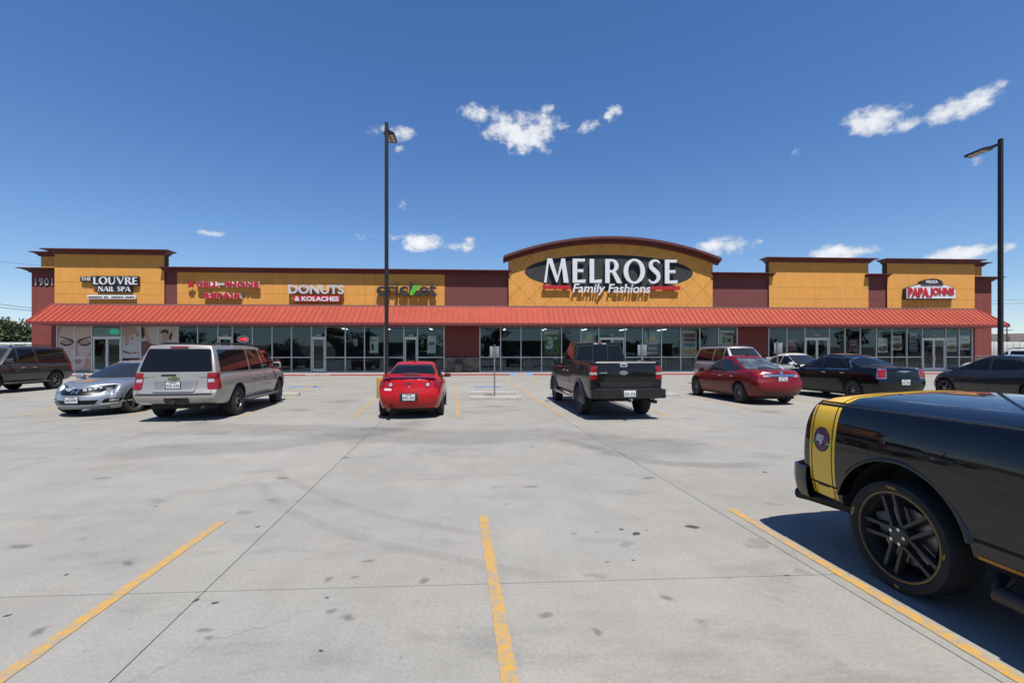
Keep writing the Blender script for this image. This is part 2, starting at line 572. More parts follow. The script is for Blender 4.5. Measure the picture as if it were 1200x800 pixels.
for (x0, x1, y) in [(341, 357, 453), (363, 377, 453), (555, 588, 453), (690, 720, 453)]:
    c0, c1 = gpt(x0, y), gpt(x1, y)
    strip('accessible_bay_marking', c0, c1, .75, M_BLUE)

# stains lying on the slabs: soft-edged, each with a shape of its own
def stain_mat(name, col, strength, ns=5.0, hard=.35):
    m = bpy.data.materials.new(name); m.use_nodes = True
    nt = m.node_tree; N, L = nt.nodes, nt.links
    b = N['Principled BSDF']; b.inputs['Base Color'].default_value = (*col, 1); b.inputs['Roughness'].default_value = .75; b.inputs['Specular IOR Level'].default_value = .3
    at = N.new('ShaderNodeAttribute'); at.attribute_name = 'fade'
    n = N.new('ShaderNodeTexNoise'); n.inputs['Scale'].default_value = ns; n.inputs['Detail'].default_value = 7; n.inputs['Roughness'].default_value = .68
    L.new(N.new('ShaderNodeNewGeometry').outputs['Position'], n.inputs['Vector'])
    ad = N.new('ShaderNodeMath'); ad.operation = 'ADD'; L.new(at.outputs['Fac'], ad.inputs[0]); L.new(n.outputs['Fac'], ad.inputs[1])
    r = N.new('ShaderNodeMapRange'); r.interpolation_type = 'SMOOTHSTEP'; r.inputs['From Min'].default_value = .75; r.inputs['From Max'].default_value = .75 + hard; r.inputs['To Max'].default_value = strength
    L.new(ad.outputs[0], r.inputs['Value']); L.new(r.outputs[0], b.inputs['Alpha'])
    return m


M_SPOT = stain_mat('old_oil_spot', (.055, .05, .045), .8, 18, .2)
M_SPOT2 = stain_mat('faint_drip_stain', (.11, .102, .09), .34, 9, .6)
M_SKID = stain_mat('tyre_rubber_mark', (.11, .105, .098), .10, 3.0, .8)
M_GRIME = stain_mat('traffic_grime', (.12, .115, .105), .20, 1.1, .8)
rnd = random.Random(11)


def spot(px, py, rx, ry, m, name='oil_spot'):
    c = gpt(px, py); a0 = rnd.uniform(0, 6)
    bm = bmesh.new(); lay = bm.verts.layers.float.new('fade')
    mid_ = bm.verts.new((c.x, c.y, .002)); mid_[lay] = 1.0
    vs = []
    for k in range(16):
        a = 2 * math.pi * k / 16
        q = 1.6 + .35 * math.sin(2 * a + a0) + rnd.uniform(-.2, .2)
        v = bm.verts.new((c.x + math.cos(a) * rx * q, c.y + math.sin(a) * ry * q, .002)); v[lay] = 0.0; vs.append(v)
    for k in range(16): bm.faces.new((mid_, vs[k], vs[(k + 1) % 16]))
    o = bm_obj(name, bm, m); o.parent = lot


def smear(pts, wd, m, name='tyre_mark', z=.0028):
    P_ = [gpt(*p) for p in pts]; S_ = []
    for i in range(len(P_) - 1):
        p0, p1, p2, p3 = P_[max(i - 1, 0)], P_[i], P_[i + 1], P_[min(i + 2, len(P_) - 1)]
        for k in range(8):
            t = k / 8; S_.append(.5 * ((2 * p1) + (p2 - p0) * t + (2 * p0 - 5 * p1 + 4 * p2 - p3) * t * t + (3 * p1 - p0 - 3 * p2 + p3) * t ** 3))
    S_.append(P_[-1])
    bm = bmesh.new(); lay = bm.verts.layers.float.new('fade'); pr = None
    for i, p in enumerate(S_):
        t = (S_[min(i + 1, len(S_) - 1)] - S_[max(i - 1, 0)]).normalized(); n = Vector((-t.y, t.x, 0))
        e = min(1, i / 6, (len(S_) - 1 - i) / 6)
        row = []
        for (q, f) in ((-1, 0), (-.45, .75), (.45, .75), (1, 0)):
            v = bm.verts.new(Vector((p.x, p.y, z)) + n * q * wd / 2); v[lay] = f * e; row.append(v)
        if pr:
            for k in range(3): bm.faces.new((pr[k], row[k], row[k + 1], pr[k + 1]))
        pr = row
    o = bm_obj(name, bm, m); o.parent = lot


for (px, py, rx, ry) in [(811, 617, .05, .045), (745, 625, .045, .03), (728, 620, .02, .02), (252, 706, .02, .018), (230, 703, .022, .015), (383, 700, .013, .01),
                         (302, 617, .02, .014), (405, 536, .045, .03), (182, 593, .02, .012), (8, 721, .018, .014), (78, 673, .018, .01), (896, 553, .04, .02),
                         (922, 674, .02, .01), (376, 762, .012, .01), (742, 656, .012, .01), (712, 658, .014, .008)]:
    spot(px, py, rx, ry, M_SPOT)
for (px, py, rx, ry) in [(22, 640, .10, .07), (407, 723, .05, .045), (240, 738, .05, .035), (388, 716, .04, .045), (245, 747, .03, .03), (385, 678, .05, .04),
                         (416, 676, .03, .03), (432, 657, .05, .04), (497, 680, .05, .05), (45, 740, .05, .05), (673, 625, .04, .02), (700, 623, .03, .02), (758, 621, .03, .02),
                         (640, 720, .05, .04), (700, 740, .04, .04), (780, 700, .05, .04), (150, 660, .06, .05), (120, 560, .1, .06), (330, 560, .12, .07), (620, 570, .1, .06), (760, 560, .12, .06)]:
    spot(px, py, rx, ry, M_SPOT2)
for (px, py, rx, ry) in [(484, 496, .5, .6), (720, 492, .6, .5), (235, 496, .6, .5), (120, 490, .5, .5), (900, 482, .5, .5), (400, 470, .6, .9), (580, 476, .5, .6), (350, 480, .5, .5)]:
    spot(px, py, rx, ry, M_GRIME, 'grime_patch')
smear([(283, 545), (318, 582), (360, 608), (430, 632), (520, 652), (600, 668), (720, 690)], .22, M_SKID)
smear([(300, 535), (345, 565), (420, 596), (520, 618), (640, 640)], .20, M_SKID)
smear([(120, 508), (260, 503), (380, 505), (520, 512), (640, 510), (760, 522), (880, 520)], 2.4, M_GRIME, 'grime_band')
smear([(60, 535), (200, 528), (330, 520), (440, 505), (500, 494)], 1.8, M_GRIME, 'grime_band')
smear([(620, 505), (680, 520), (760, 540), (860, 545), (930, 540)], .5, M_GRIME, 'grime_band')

# ================================================================ kerb and pavement
M_KTOP = mat('kerb_concrete', (.50, .43, .39), .85, var=.1, vscale=3, world=True)
M_WALK = mat('pavement_concrete', (.42, .40, .37), .85, var=.1, vscale=1.2, world=True)
XL, XR = fx(40) - 3.5, fx(1160) + 6
pav = boxr('pavement', XL, XR, KERB_Y + .32, D + 1.5, -.05, .155, M_WALK); tag(pav, kind='structure')
x = XL
kerb = tag(empty('kerb', (0, KERB_Y, 0)), kind='structure')
ramps = [(fx(598, KERB_Y), fx(625, KERB_Y)), (fx(1140, KERB_Y), fx(1156, KERB_Y))]
while x < XR - .1:
    x2 = min(x + 3.05, XR)
    hit = [r for r in ramps if x < r[1] - .01 and x2 > r[0] + .01]
    if hit:
        r = hit[0]
        if x < r[0] - .02: x2 = r[0]
        else:
            bm = bmesh.new()
            bm_prism(bm, [(0, -.04), (0, .006), (.30, .15), (.31, .15), (.31, -.04)], x + .005, r[1] - .005, 'x')
            o = bm_obj('kerb_ramp', bm, mat('ramp_paint', (.34, .22, .21), .8, world=True)); o.parent = kerb
            for sx in (x, r[1] - .5):
                bm = bmesh.new(); bm_prism(bm, [(0, .008), (.30, .153), (.30, .158), (0, .012)], sx, sx + .5, 'x')
                o = bm_obj('ramp_flare', bm, M_BLUE); o.parent = kerb
            x = r[1]; continue
    bm = bmesh.new()
    bm_prism(bm, fillet([(0, -.05), (.012, .15), (.31, .157), (.31, -.05)], [0, .03, .01, 0], 3), x + .004, x2 - .004, 'x')
    k = bm_obj('kerb_stone', bm, M_KTOP, kerb, smooth=40)
    bm = bmesh.new(); bm_prism(bm, [(-.006, .004), (.003, .112), (.010, .112), (.002, .004)], x + .006, x2 - .006, 'x')
    bm_obj('red_paint', bm, M_REDK, kerb)
    x = x2
M_WHITE = mat('white_lettering', (.72, .72, .70), .6)
o = text_obj('kerb_lettering', 'FIRE LANE', (fx(373, KERB_Y), -.012, .062), M_WHITE, kerb, width=1.75, height=.085, depth=.002, bold=.02)

# ================================================================ the shopping centre
M_YW = mat('ochre_stucco', (.78, .362, .072), .85, streak=.10, var=.05, vscale=1.1, bump=.12, bscale=45, world=True)
M_RW = mat('maroon_stucco', (.185, .050, .046), .85, streak=.12, var=.06, vscale=1.1, bump=.12, bscale=45, world=True)
M_RL = mat('red_stucco', (.235, .048, .040), .85, streak=.12, var=.07, vscale=1.1, bump=.12, bscale=45, world=True)
M_COR = mat('maroon_cornice', (.105, .018, .022), .6, var=.08, vscale=2, world=True)
M_CAN = mat('coral_metal_roof', (.43, .076, .046), .6, spec=.25, streak=.13, var=.07, vscale=.9, world=True)
M_SEAM = mat('coral_roof_seam', (.37, .064, .04), .6, spec=.25, var=.08, vscale=2, world=True)
M_GROOVE = mat('stucco_groove', (.10, .05, .02), .9, world=True)
M_FRAME = mat('anodised_aluminium', (.80, .80, .79), .4, metal=.25, var=.05)
M_FASC = mat('maroon_fascia', (.20, .03, .03), .55, var=.06, vscale=2, world=True)
M_STONEW = [mat('wainscot_stone_%d' % i, c, .85, var=.2, vscale=9, bump=.4, bscale=14, world=True) for i, c in enumerate([(.20, .16, .12), (.27, .21, .15), (.15, .12, .10), (.23, .20, .17), (.30, .24, .19)])]
bld = tag(empty('shopping_centre', (0, D, 0)), 'long single-storey shopping centre with ochre towers, maroon parapets and a coral metal canopy', 'building')


def bpart(name, me_fn, *a, **k):
    o = me_fn(name, *a, **k); o.parent = bld; o.matrix_parent_inverse = Matrix.Translation((0, -D, 0)); return o


def bsub(o, part):
    o.parent = part
    o.matrix_parent_inverse = part.matrix_world.inverted() if False else Matrix.Identity(4)
    return o


EAVE = 3.90; CTOP = 5.24; CDEP = 2.0
Z_LOW, Z_TOW = 8.10, 9.34
COR_H = .32


def cornice(x0, x1, ztop, y_face, proj=.52, h=COR_H, lret=True, rret=True, ret_d=.5):
    """swept crown moulding across the front with returns at both ends"""
    prof = [(0, -h), (.10, -h), (.14, -h * .72), (proj * .62, -h * .30), (proj * .92, -h * .22), (proj, -h * .18), (proj, 0), (0, 0)]   # (outward, z)
    bm = bmesh.new()
    for i in range(len(prof)): pass
    ring = []
    for (x, s) in ((x0, -1), (x1, 1)):
        ring.append([bm.verts.new((x + (s * p[0] * (1 if (lret if s < 0 else rret) else 0)), y_face - p[0], ztop + p[1])) for p in prof])
    n = len(prof)
    for i in range(n):
        j = (i + 1) % n
        bm.faces.new((ring[0][i], ring[1][i], ring[1][j], ring[0][j]))
    # returns along the sides
    for q, (x, s) in zip(ring, ((x0, -1), (x1, 1))):
        ret = lret if s < 0 else rret
        if ret:
            back = [bm.verts.new((x + s * p[0], y_face + ret_d, ztop + p[1])) for p in prof]
            for i in range(n):
                j = (i + 1) % n
                bm.faces.new((q[i], back[i], back[j], q[j]))
            bm.faces.new(back)
        else:
            bm.faces.new(q)
    return bpart('cornice', lambda nm: bm_obj(nm, bm, M_COR))


def panel_wall(x0, x1, z0, z1, yf, m, hlines, vlines, thick=.35, wallname='wall', gap=.014):
    """a stucco wall whose reveals are real gaps between panels"""
    wl = bpart(wallname, boxr, x0 + .002, x1 - .002, yf + .02, yf + thick, z0, z1 - .002, M_GROOVE if hlines or vlines else m)
    hz = [z0] + sorted(hlines) + [z1]; vx = [x0] + sorted(vlines) + [x1]
    for a, b_ in zip(hz, hz[1:]):
        for c, d in zip(vx, vx[1:]):
            o = boxr('panel', c + (gap / 2 if c != x0 else 0), d - (gap / 2 if d != x1 else 0), yf, yf + .019, a + (gap / 2 if a != z0 else 0), b_ - (gap / 2 if b_ != z1 else 0), m)
            o.parent = wl; o.matrix_parent_inverse = Matrix.Translation((0, 0, 0))
            o.matrix_parent_inverse = wl.matrix_parent_inverse.inverted() @ Matrix.Translation((0, -D, 0)) if False else Matrix.Identity(4)
    return wl


Z0 = CTOP - .25
T_Y = D - .14                                # tower faces stand a little proud of the low parapets
X = {k: fx(k) for k in (37, 66, 194, 208, 521, 562, 596, 833, 863, 900, 1016, 1038, 1140, 1150, 1162)}
# main low parapets
zmid = fz(400, 345)
zg1, zg2 = fz(130, 331), fz(130, 345)
panel_wall(X[194], X[208], Z0, Z_LOW - COR_H + .05, D, M_RW, [], [])
panel_wall(X[208], X[521], Z0, Z_LOW - COR_H + .05, D - .03, M_YW, [zmid], [fx(319), fx(332), fx(428), fx(440)])
panel_wall(X[521], X[596] + .3, Z0, Z_LOW - COR_H + .05, D, M_RW, [], [fx(535)])
cornice(X[194] - .15, X[596] + .2, Z_LOW, D, lret=False, rret=False, proj=.56)
panel_wall(X[833] - .3, X[900] + .3, Z0, Z_LOW - COR_H + .05, D, M_RW, [], [])
cornice(X[833] - .1, X[900] + .35, Z_LOW, D, lret=False, rret=False, proj=.56)
panel_wall(X[1016] - .2, X[1038] + .2, Z0, Z_LOW - COR_H + .05, D, M_RW, [zg1, zg2], [])
cornice(X[1016] - .3, X[1038] + .1, Z_LOW, D, lret=False, rret=False, proj=.56)
# towers
panel_wall(X[66], X[194], Z0, Z_TOW - COR_H + .05, T_Y, M_YW, [zg2, zg1], [], thick=.5)
cornice(X[66], X[194], Z_TOW, T_Y, .58)
panel_wall(X[900], X[1016], Z0, Z_TOW - COR_H + .05, T_Y, M_YW, [zg2, zg1], [fx(990)], thick=.5)
cornice(X[900], X[1016], Z_TOW, T_Y, .50)
panel_wall(X[1038], X[1140], Z0, Z_TOW - COR_H + .05, T_Y, M_YW, [zg2, zg1], [fx(1063)], thick=.5)
cornice(X[1038], X[1140], Z_TOW, T_Y, .52)
# set-back wings behind both end towers
SB = 2.3
for (xa, xb, ya, s) in ((fx(48, D + SB + 1.2), X[66] + 1.0, D + SB + 1.2, -1), (X[1140] - 1.0, fx(1150.5, D + SB + 1.2), D + SB + 1.2, 1)):
    panel_wall(xa, xb, 6.5, Z_TOW - COR_H + .05 + .55, ya, M_YW, [], [], thick=5)
    cornice(xa, xb, Z_TOW + .55, ya, .5, lret=(s < 0), rret=(s > 0))
for (xa, xb, s) in ((fx(37, D + SB), X[66] + 1.4, -1), (X[1140] - 1.4, fx(1162, D + SB), 1)):
    zz = [zg2 + .1, zg1 + .1] if s > 0 else []
    vv = [fx(1152, D + SB)] if s > 0 else []
    panel_wall(xa, xb, (.9 if s > 0 else 0.0), Z_LOW - COR_H + .05 + .25, D + SB, M_RL, zz, vv, thick=9, wallname='end_wing')
    cornice(xa, xb, Z_LOW + .25, D + SB, .62, lret=(s < 0), rret=(s > 0))

# the arched centre with its diamond panels
AY = D - .30
ax0, ax1 = X[596], X[833]
zend = fz(596, 299, AY) - .12; zpk = fz(715, 279, AY) - .12
acx, ahw = (ax0 + ax1) / 2, (ax1 - ax0) / 2
sag = zpk - zend
arR = (ahw ** 2 + sag ** 2) / (2 * sag)


def arc_z(x, off=0.0):
    return zpk - arR + math.sqrt(max(0, arR ** 2 - (x - acx) ** 2)) + off


def ochre_oval():
    m = M_YW.copy(); m.name = 'ochre_stucco_with_black_oval'
    nt = m.node_tree; N, L = nt.nodes, nt.links
    b = N['Principled BSDF']
    old = b.inputs['Base Color'].links[0].from_socket
    pos = N.new('ShaderNodeNewGeometry').outputs['Position']
    oc = (fx(714.5, AY), fz(714.5, 319.5, AY)); orx = (fx(813, AY) - fx(616, AY)) / 2; orz = fz(714, 298.5, AY) - oc[1]
    vm = N.new('ShaderNodeVectorMath'); vm.operation = 'MULTIPLY_ADD'
    L.new(pos, vm.inputs[0]); vm.inputs[1].default_value = (1 / orx, 0, 1 / orz); vm.inputs[2].default_value = (-oc[0] / orx, 0, -oc[1] / orz)
    ln = N.new('ShaderNodeVectorMath'); ln.operation = 'LENGTH'; L.new(vm.outputs[0], ln.inputs[0])
    cp = N.new('ShaderNodeMath'); cp.operation = 'LESS_THAN'; L.new(ln.outputs['Value'], cp.inputs[0]); cp.inputs[1].default_value = 1.0
    mx = N.new('ShaderNodeMix'); mx.data_type = 'RGBA'; L.new(cp.outputs[0], mx.inputs['Factor'])
    L.new(old, mx.inputs['A']); mx.inputs['B'].default_value = (.020, .021, .023, 1)
    L.new(mx.outputs['Result'], b.inputs['Base Color'])
    return m


M_OVAL = ochre_oval()
arch_poly = [(ax0, Z0), (ax1, Z0)] + [(ax1 - (ax1 - ax0) * k / 28, arc_z(ax1 - (ax1 - ax0) * k / 28)) for k in range(29)]
arch = bpart('arch_wall', lambda nm: prism(nm, arch_poly, AY + .02, AY + .8, M_GROOVE))


def clip(poly, a, b_):
    """keep the part of poly left of the line a->b"""
    out = []
    d = (b_[0] - a[0], b_[1] - a[1])
    side = lambda p: d[0] * (p[1] - a[1]) - d[1] * (p[0] - a[0])
    for i in range(len(poly)):
        p, q = poly[i - 1], poly[i]
        sp, sq = side(p), side(q)
        if (sp >= 0) != (sq >= 0):
            t = sp / (sp - sq); out.append((p[0] + (q[0] - p[0]) * t, p[1] + (q[1] - p[1]) * t))
        if sq >= 0: out.append(q)
    return out


dw = (ax1 - ax0) / 10.0; dh = dw * 1.0
for i in range(-1, 22):
    for j in range(-1, 12):
        if (i + j) % 2: continue
        cx_, cz_ = ax0 + dw / 2 * i, Z0 + .12 + dh / 2 * j
        gp = 1 - .016
        dm = [(cx_ - dw / 2 * gp, cz_), (cx_, cz_ - dh / 2 * gp), (cx_ + dw / 2 * gp, cz_), (cx_, cz_ + dh / 2 * gp)]
        for a, b_ in zip(arch_poly, arch_poly[1:] + arch_poly[:1]):
            if not dm: break
            dm = clip(dm, a, b_)
        # drop tiny slivers and merge doubles
        q = []
        for p in dm:
            if not q or (abs(p[0] - q[-1][0]) + abs(p[1] - q[-1][1])) > .004: q.append(p)
        if len(q) > 2 and (abs(q[0][0] - q[-1][0]) + abs(q[0][1] - q[-1][1])) < .004: q.pop()
        if len(q) < 3: continue
        ar = abs(sum(q[k - 1][0] * q[k][1] - q[k][0] * q[k - 1][1] for k in range(len(q)))) / 2
        if ar < .01: continue
        o = prism('panel', q, AY, AY + .019, M_OVAL); o.parent = arch
# arched cornice
prof = [(0, -.34), (.12, -.34), (.16, -.24), (.5, -.10), (.66, -.07), (.66, .12), (0, .12)]
bm = bmesh.new(); prev = None
NS = 40; e = .42
for k in range(NS + 1):
    x = ax0 - e + (ax1 - ax0 + 2 * e) * k / NS
    z = arc_z(min(max(x, ax0 - e), ax1 + e))
    ring = [bm.verts.new((x, AY - p[0], z + p[1])) for p in prof] + [bm.verts.new((x, AY + .9, z + .12)), bm.verts.new((x, AY + .9, z - .1)), bm.verts.new((x, AY + .1, z - .34))]
    if prev:
        for i in range(len(ring)):
            j = (i + 1) % len(ring); bm.faces.new((prev[i], ring[i], ring[j], prev[j]))
    else: bm.faces.new(ring)
    prev = ring
bm.faces.new(prev[::-1])
bpart('arched_cornice', lambda nm: bm_obj(nm, bm, M_COR, smooth=35))

# canopy: standing-seam metal, hipped at both ends
cxa, cxb = fx(30.5, D - CDEP), fx(1183.5, D - CDEP)      # eave ends
txa, txb = X[66] - .05, X[1140] + .05                     # where it meets the wall
bm = bmesh.new()
e0, e1 = (cxa, D - CDEP, EAVE), (cxb, D - CDEP, EAVE)
yt = D - .33
ybk = D + .25
th = .07
top = [bm.verts.new(p) for p in (e0, e1, (txb, yt, CTOP), (txa, yt, CTOP), (cxa, ybk, EAVE), (cxb, ybk, EAVE), (txa, ybk, CTOP), (txb, ybk, CTOP))]
bm.faces.new((top[0], top[1], top[2], top[3])); bm.faces.new((top[0], top[3], top[6], top[4])); bm.faces.new((top[1], top[5], top[7], top[2]))
bm.faces.new((top[3], top[2], top[7], top[6]))
can = bpart('canopy', lambda nm: bm_obj(nm, bm, M_CAN))
bm = bmesh.new()
sl = Vector((0, yt - (D - CDEP), CTOP - EAVE)); nrm = Vector((0, -sl.z, sl.y)).normalized()
x = cxa + .2
while x < cxb:
    # clip at the hips
    tmax = 1.0
    if x < txa: tmax = (x - cxa) / (txa - cxa)
    if x > txb: tmax = (cxb - x) / (cxb - txb)
    if tmax > .04:
        a = Vector((x, D - CDEP - .01, EAVE)); b_ = a + sl * tmax
        for s0, s1 in ((-.011, .011),):
            q = [a + Vector((s0, 0, 0)), a + Vector((s1, 0, 0)), b_ + Vector((s1, 0, 0)), b_ + Vector((s0, 0, 0))]
            lo = [bm.verts.new(p - nrm * .004) for p in q]; hi = [bm.verts.new(p + nrm * .036) for p in q]
            bm.faces.new(hi)
            for i in range(4): bm.faces.new((lo[i], lo[(i + 1) % 4], hi[(i + 1) % 4], hi[i]))
    x += .405
sm = bm_obj('canopy_seams', bm, M_SEAM); sm.parent = can; sm['kind'] = 'stuff'
for (p, q) in (((cxa, D - CDEP, EAVE + .02), (txa, yt, CTOP + .02)), ((cxb, D - CDEP, EAVE + .02), (txb, yt, CTOP + .02))):
    o = tube('hip_cap', [p, q], .045, M_SEAM, None, 6); o.parent = can
o = boxr('wall_flashing', txa, txb, yt - .03, yt + .05, CTOP - .03, CTOP + .10, mat('flashing_metal', (.30, .13, .115), .5, world=True)); o.parent = can
bpart('fascia', boxr, cxa, cxb, D - CDEP - .02, D - CDEP + .05, EAVE - .19, EAVE - .004, M_FASC)
bpart('soffit', boxr, cxa, cxb, D - CDEP + .055, ybk, EAVE - .19, EAVE - .16, M_FASC)
bpart('soffit_return', boxr, cxa, cxa + .05, D - CDEP + .055, ybk, EAVE - .155, EAVE - .004, M_FASC)
bpart('soffit_return', boxr, cxb - .05, cxb, D - CDEP + .055, ybk, EAVE - .155, EAVE - .004, M_FASC)
bpart('roof_deck', boxr, X[66], X[1140], D + .45, D + 24, 6.6, 6.8, mat('roof_membrane', (.4, .4, .38), .8))

# ---- shop fronts
ZB, ZM, ZH = .20, 1.33, 3.72                 # sill, transom, head
DOORH = 2.86


def shop_glass():
    m = bpy.data.materials.new('tinted_shop_glass'); m.use_nodes = True
    nt = m.node_tree; N, L = nt.nodes, nt.links
    N.remove(N['Principled BSDF'])
    out = N['Material Output']
    tr = N.new('ShaderNodeBsdfTransparent'); tr.inputs[0].default_value = (.86, .90, .90, 1)
    gl = N.new('ShaderNodeBsdfGlossy'); gl.inputs['Roughness'].default_value = .015; gl.inputs['Color'].default_value = (.64, .82, .96, 1)
    lw = N.new('ShaderNodeFresnel')
    gm = N.new('ShaderNodeNewGeometry'); io = N.new('ShaderNodeMapRange'); io.inputs['To Min'].default_value = 1.52; io.inputs['To Max'].default_value = 1 / 1.52
    L.new(gm.outputs['Backfacing'], io.inputs['Value']); L.new(io.outputs[0], lw.inputs['IOR'])      # the same mirror strength on both faces of a pane
    nz = N.new('ShaderNodeTexNoise'); nz.inputs['Scale'].default_value = .6; tc = N.new('ShaderNodeTexCoord'); L.new(tc.outputs['Object'], nz.inputs['Vector'])
    bp = N.new('ShaderNodeBump'); bp.inputs['Strength'].default_value = .02; bp.inputs['Distance'].default_value = .01
    L.new(nz.outputs['Fac'], bp.inputs['Height']); L.new(bp.outputs[0], gl.inputs['Normal'])
    mx = N.new('ShaderNodeMixShader'); L.new(lw.outputs[0], mx.inputs[0]); L.new(tr.outputs[0], mx.inputs[1]); L.new(gl.outputs[0], mx.inputs[2])
    L.new(mx.outputs[0], out.inputs['Surface'])
    return m


M_GLASS = shop_glass()
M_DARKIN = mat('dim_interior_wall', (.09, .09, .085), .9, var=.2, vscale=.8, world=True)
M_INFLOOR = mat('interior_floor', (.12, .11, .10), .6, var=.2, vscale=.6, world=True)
M_LAMP = mat('fluorescent_tube', (.9, .9, .9), .5, emit=((.95, 1, 1), 1.3))
left = [67, 87.7, 108, ('d2', 142.7), 165, 186.7, 208.7, 231.8, 255.5, ('d1', 272.5), 296, 319, 341.7, 365, ('d1', 381.7), 404.7, 427.2, 450.5, 473.3, ('d1', 489.5), 520.5]
mid = [562.4, 586.7, 610.5, 634.6, 658, 680.8, 701.7, ('d2', 732.5), 753, 775, 797.7, 820, 842, 863.7]
right = [900.7, 922, 943, ('d2', 971.7), 990, 1008, 1026.7, 1045, 1062.5, 1080.5, ('d2', 1108), 1123.7, 1139]
GY = D + .02
FW = .065


def add_door(xa, xb, leaves):
    wd = xb - xa
    z1 = DOORH
    if leaves == 1: spans = [(xa + .04, xb - .04, 1)]
    else: spans = [(xa + .04, (xa + xb) / 2 - .008, 1), ((xa + xb) / 2 + .008, xb - .04, -1)]
    for (a, b_, hs) in spans:
        bm = bmesh.new()
        y0, y1 = GY - .03, GY + .03
        st = .085
        for (p, q, r_, s) in ((a, a + st, ZB - .01, z1 - .05), (b_ - st, b_, ZB - .01, z1 - .05), (a + st, b_ - st, ZB - .01, ZB + .24), (a + st, b_ - st, z1 - .15, z1 - .05)):
            bm_box(bm, ((p + q) / 2, (y0 + y1) / 2, (r_ + s) / 2), (q - p, y1 - y0, s - r_))
        d = bpart('door', lambda nm: bm_obj(nm, bm, M_FRAME))
        gl = boxr('door_glass', a + st, b_ - st, GY - .004, GY + .004, ZB + .24, z1 - .15, M_GLASS); gl.parent = d
        hx = b_ - .04 if hs > 0 else a + .04
        bm = bmesh.new(); bm_tube(bm, [(hx, GY - .03, 1.05), (hx, GY - .10, 1.08), (hx, GY - .10, 1.42), (hx, GY - .03, 1.45)], .016, 8)
        h = bm_obj('door_handle', bm, M_FRAME, smooth=45); h.parent = d


panes = {}
for sec in (left, mid, right):
    pts = [(p if not isinstance(p, tuple) else p[1]) for p in sec]
    doors = {i for i, p in enumerate(sec) if isinstance(p, tuple)}
    xs_ = [fx(p) for p in pts]
    bm = bmesh.new()
    for i, x in enumerate(xs_): bm_box(bm, (x, GY, (ZB + ZH) / 2 - .02), (FW, .12, ZH - ZB + .1))
    for i in range(1, len(xs_)):
        a, b_ = xs_[i - 1] + FW / 2, xs_[i] - FW / 2
        c, wd = (a + b_) / 2, b_ - a
        bm_box(bm, (c, GY, ZH), (wd, .119, FW))
        if i in doors:
            bm_box(bm, (c, GY, DOORH), (wd, .118, .10))
        else:
            bm_box(bm, (c, GY, ZM), (wd, .118, FW)); bm_box(bm, (c, GY, ZB), (wd, .118, FW * 1.4))
    bpart('storefront_frame', lambda nm: bm_obj(nm, bm, M_FRAME))
    for i in range(1, len(xs_)):
        a, b_ = xs_[i - 1] + FW / 2, xs_[i] - FW / 2
        rows = [(DOORH + .05, ZH - FW / 2)] if i in doors else [(ZB + FW * .7, ZM - FW / 2), (ZM + FW / 2, ZH - FW / 2)]
        for (z0, z1) in rows:
            bpart('window_pane', boxr, a, b_, GY - .004, GY + .004, z0, z1, M_GLASS)
        if i in doors: add_door(a, b_, 1 if sec[i][0] == 'd1' else 2)
        panes[round(pts[i])] = (a, b_)
    # room behind
    xa, xb = xs_[0] - .03, xs_[-1] + .03
    zc_ = 3.72
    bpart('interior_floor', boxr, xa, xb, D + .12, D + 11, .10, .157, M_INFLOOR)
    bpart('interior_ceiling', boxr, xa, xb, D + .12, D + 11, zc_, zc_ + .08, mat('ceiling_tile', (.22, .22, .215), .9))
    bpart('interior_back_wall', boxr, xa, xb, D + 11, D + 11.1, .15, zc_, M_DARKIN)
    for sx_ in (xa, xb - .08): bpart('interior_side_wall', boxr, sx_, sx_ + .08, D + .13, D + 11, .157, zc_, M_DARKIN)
    nl = int((xb - xa) / 3.2)
    for k in range(nl):
        lx = xa + (k + .6) * (xb - xa) / nl
        for yy in (D + 2.6,):
            if sec is right or (sec is mid and k % 2 and k > 3): continue
            if sec is left and k < nl - 3: continue
            bpart('ceiling_light', boxr, lx - .07, lx + .07, yy, yy + (1.9 if sec is mid else 1.2), zc_ - .06, zc_ - .003, M_LAMP)
    if sec is mid:                            # clothes racks inside
        rr = random.Random(3)
        cols = [(.30, .28, .26), (.12, .13, .2), (.3, .1, .1), (.35, .33, .28), (.1, .2, .18), (.05, .05, .05)]
        for k in range(9):
            bx = xa + 1.3 + k * (xb - xa - 2.4) / 8
            by = D + rr.uniform(1.6, 4.5)
            rk = bpart('clothes_rack', lambda nm: bm_obj(nm, (lambda b: (bm_tube(b, [(bx - .6, by, .157), (bx - .6, by, 1.45), (bx + .6, by, 1.45), (bx + .6, by, .157)], .02, 6), b)[1])(bmesh.new()), M_FRAME))
            for q in range(8):
                cx_ = bx - .5 + q * .14
                o = box('garment', (cx_, by, 1.05 - rr.uniform(0, .1)), (.06, .45, .75), mat('garment_%d' % rr.randrange(6), cols[rr.randrange(6)], .9)); o.parent = rk
# walls between the shop fronts, with stone wainscot
for (a, b_) in ((520.5, 562.4), (863.7, 900.7)):
    bpart('wall', boxr, fx(a) + .033, fx(b_) - .033, D - .02, D + .3, 1.2, EAVE - .2, mat('shaded_bay_stucco', (.205, .043, .037), .85, var=.07, vscale=1.1, bump=.12, bscale=45, world=True))
bpart('wall', boxr, X[66] - .35, fx(67) - .033, D - .02, D + SB, 0.1, EAVE - .2, M_RL)
bpart('wall', boxr, fx(1139) + .033, X[1140] + .18, D - .02, D + SB, 0.1, EAVE - .2, M_RL)
bpart('bulkhead', boxr, X[66], X[1140], D - .05, D + .25, ZH + FW / 2, CTOP - .3, M_FASC)


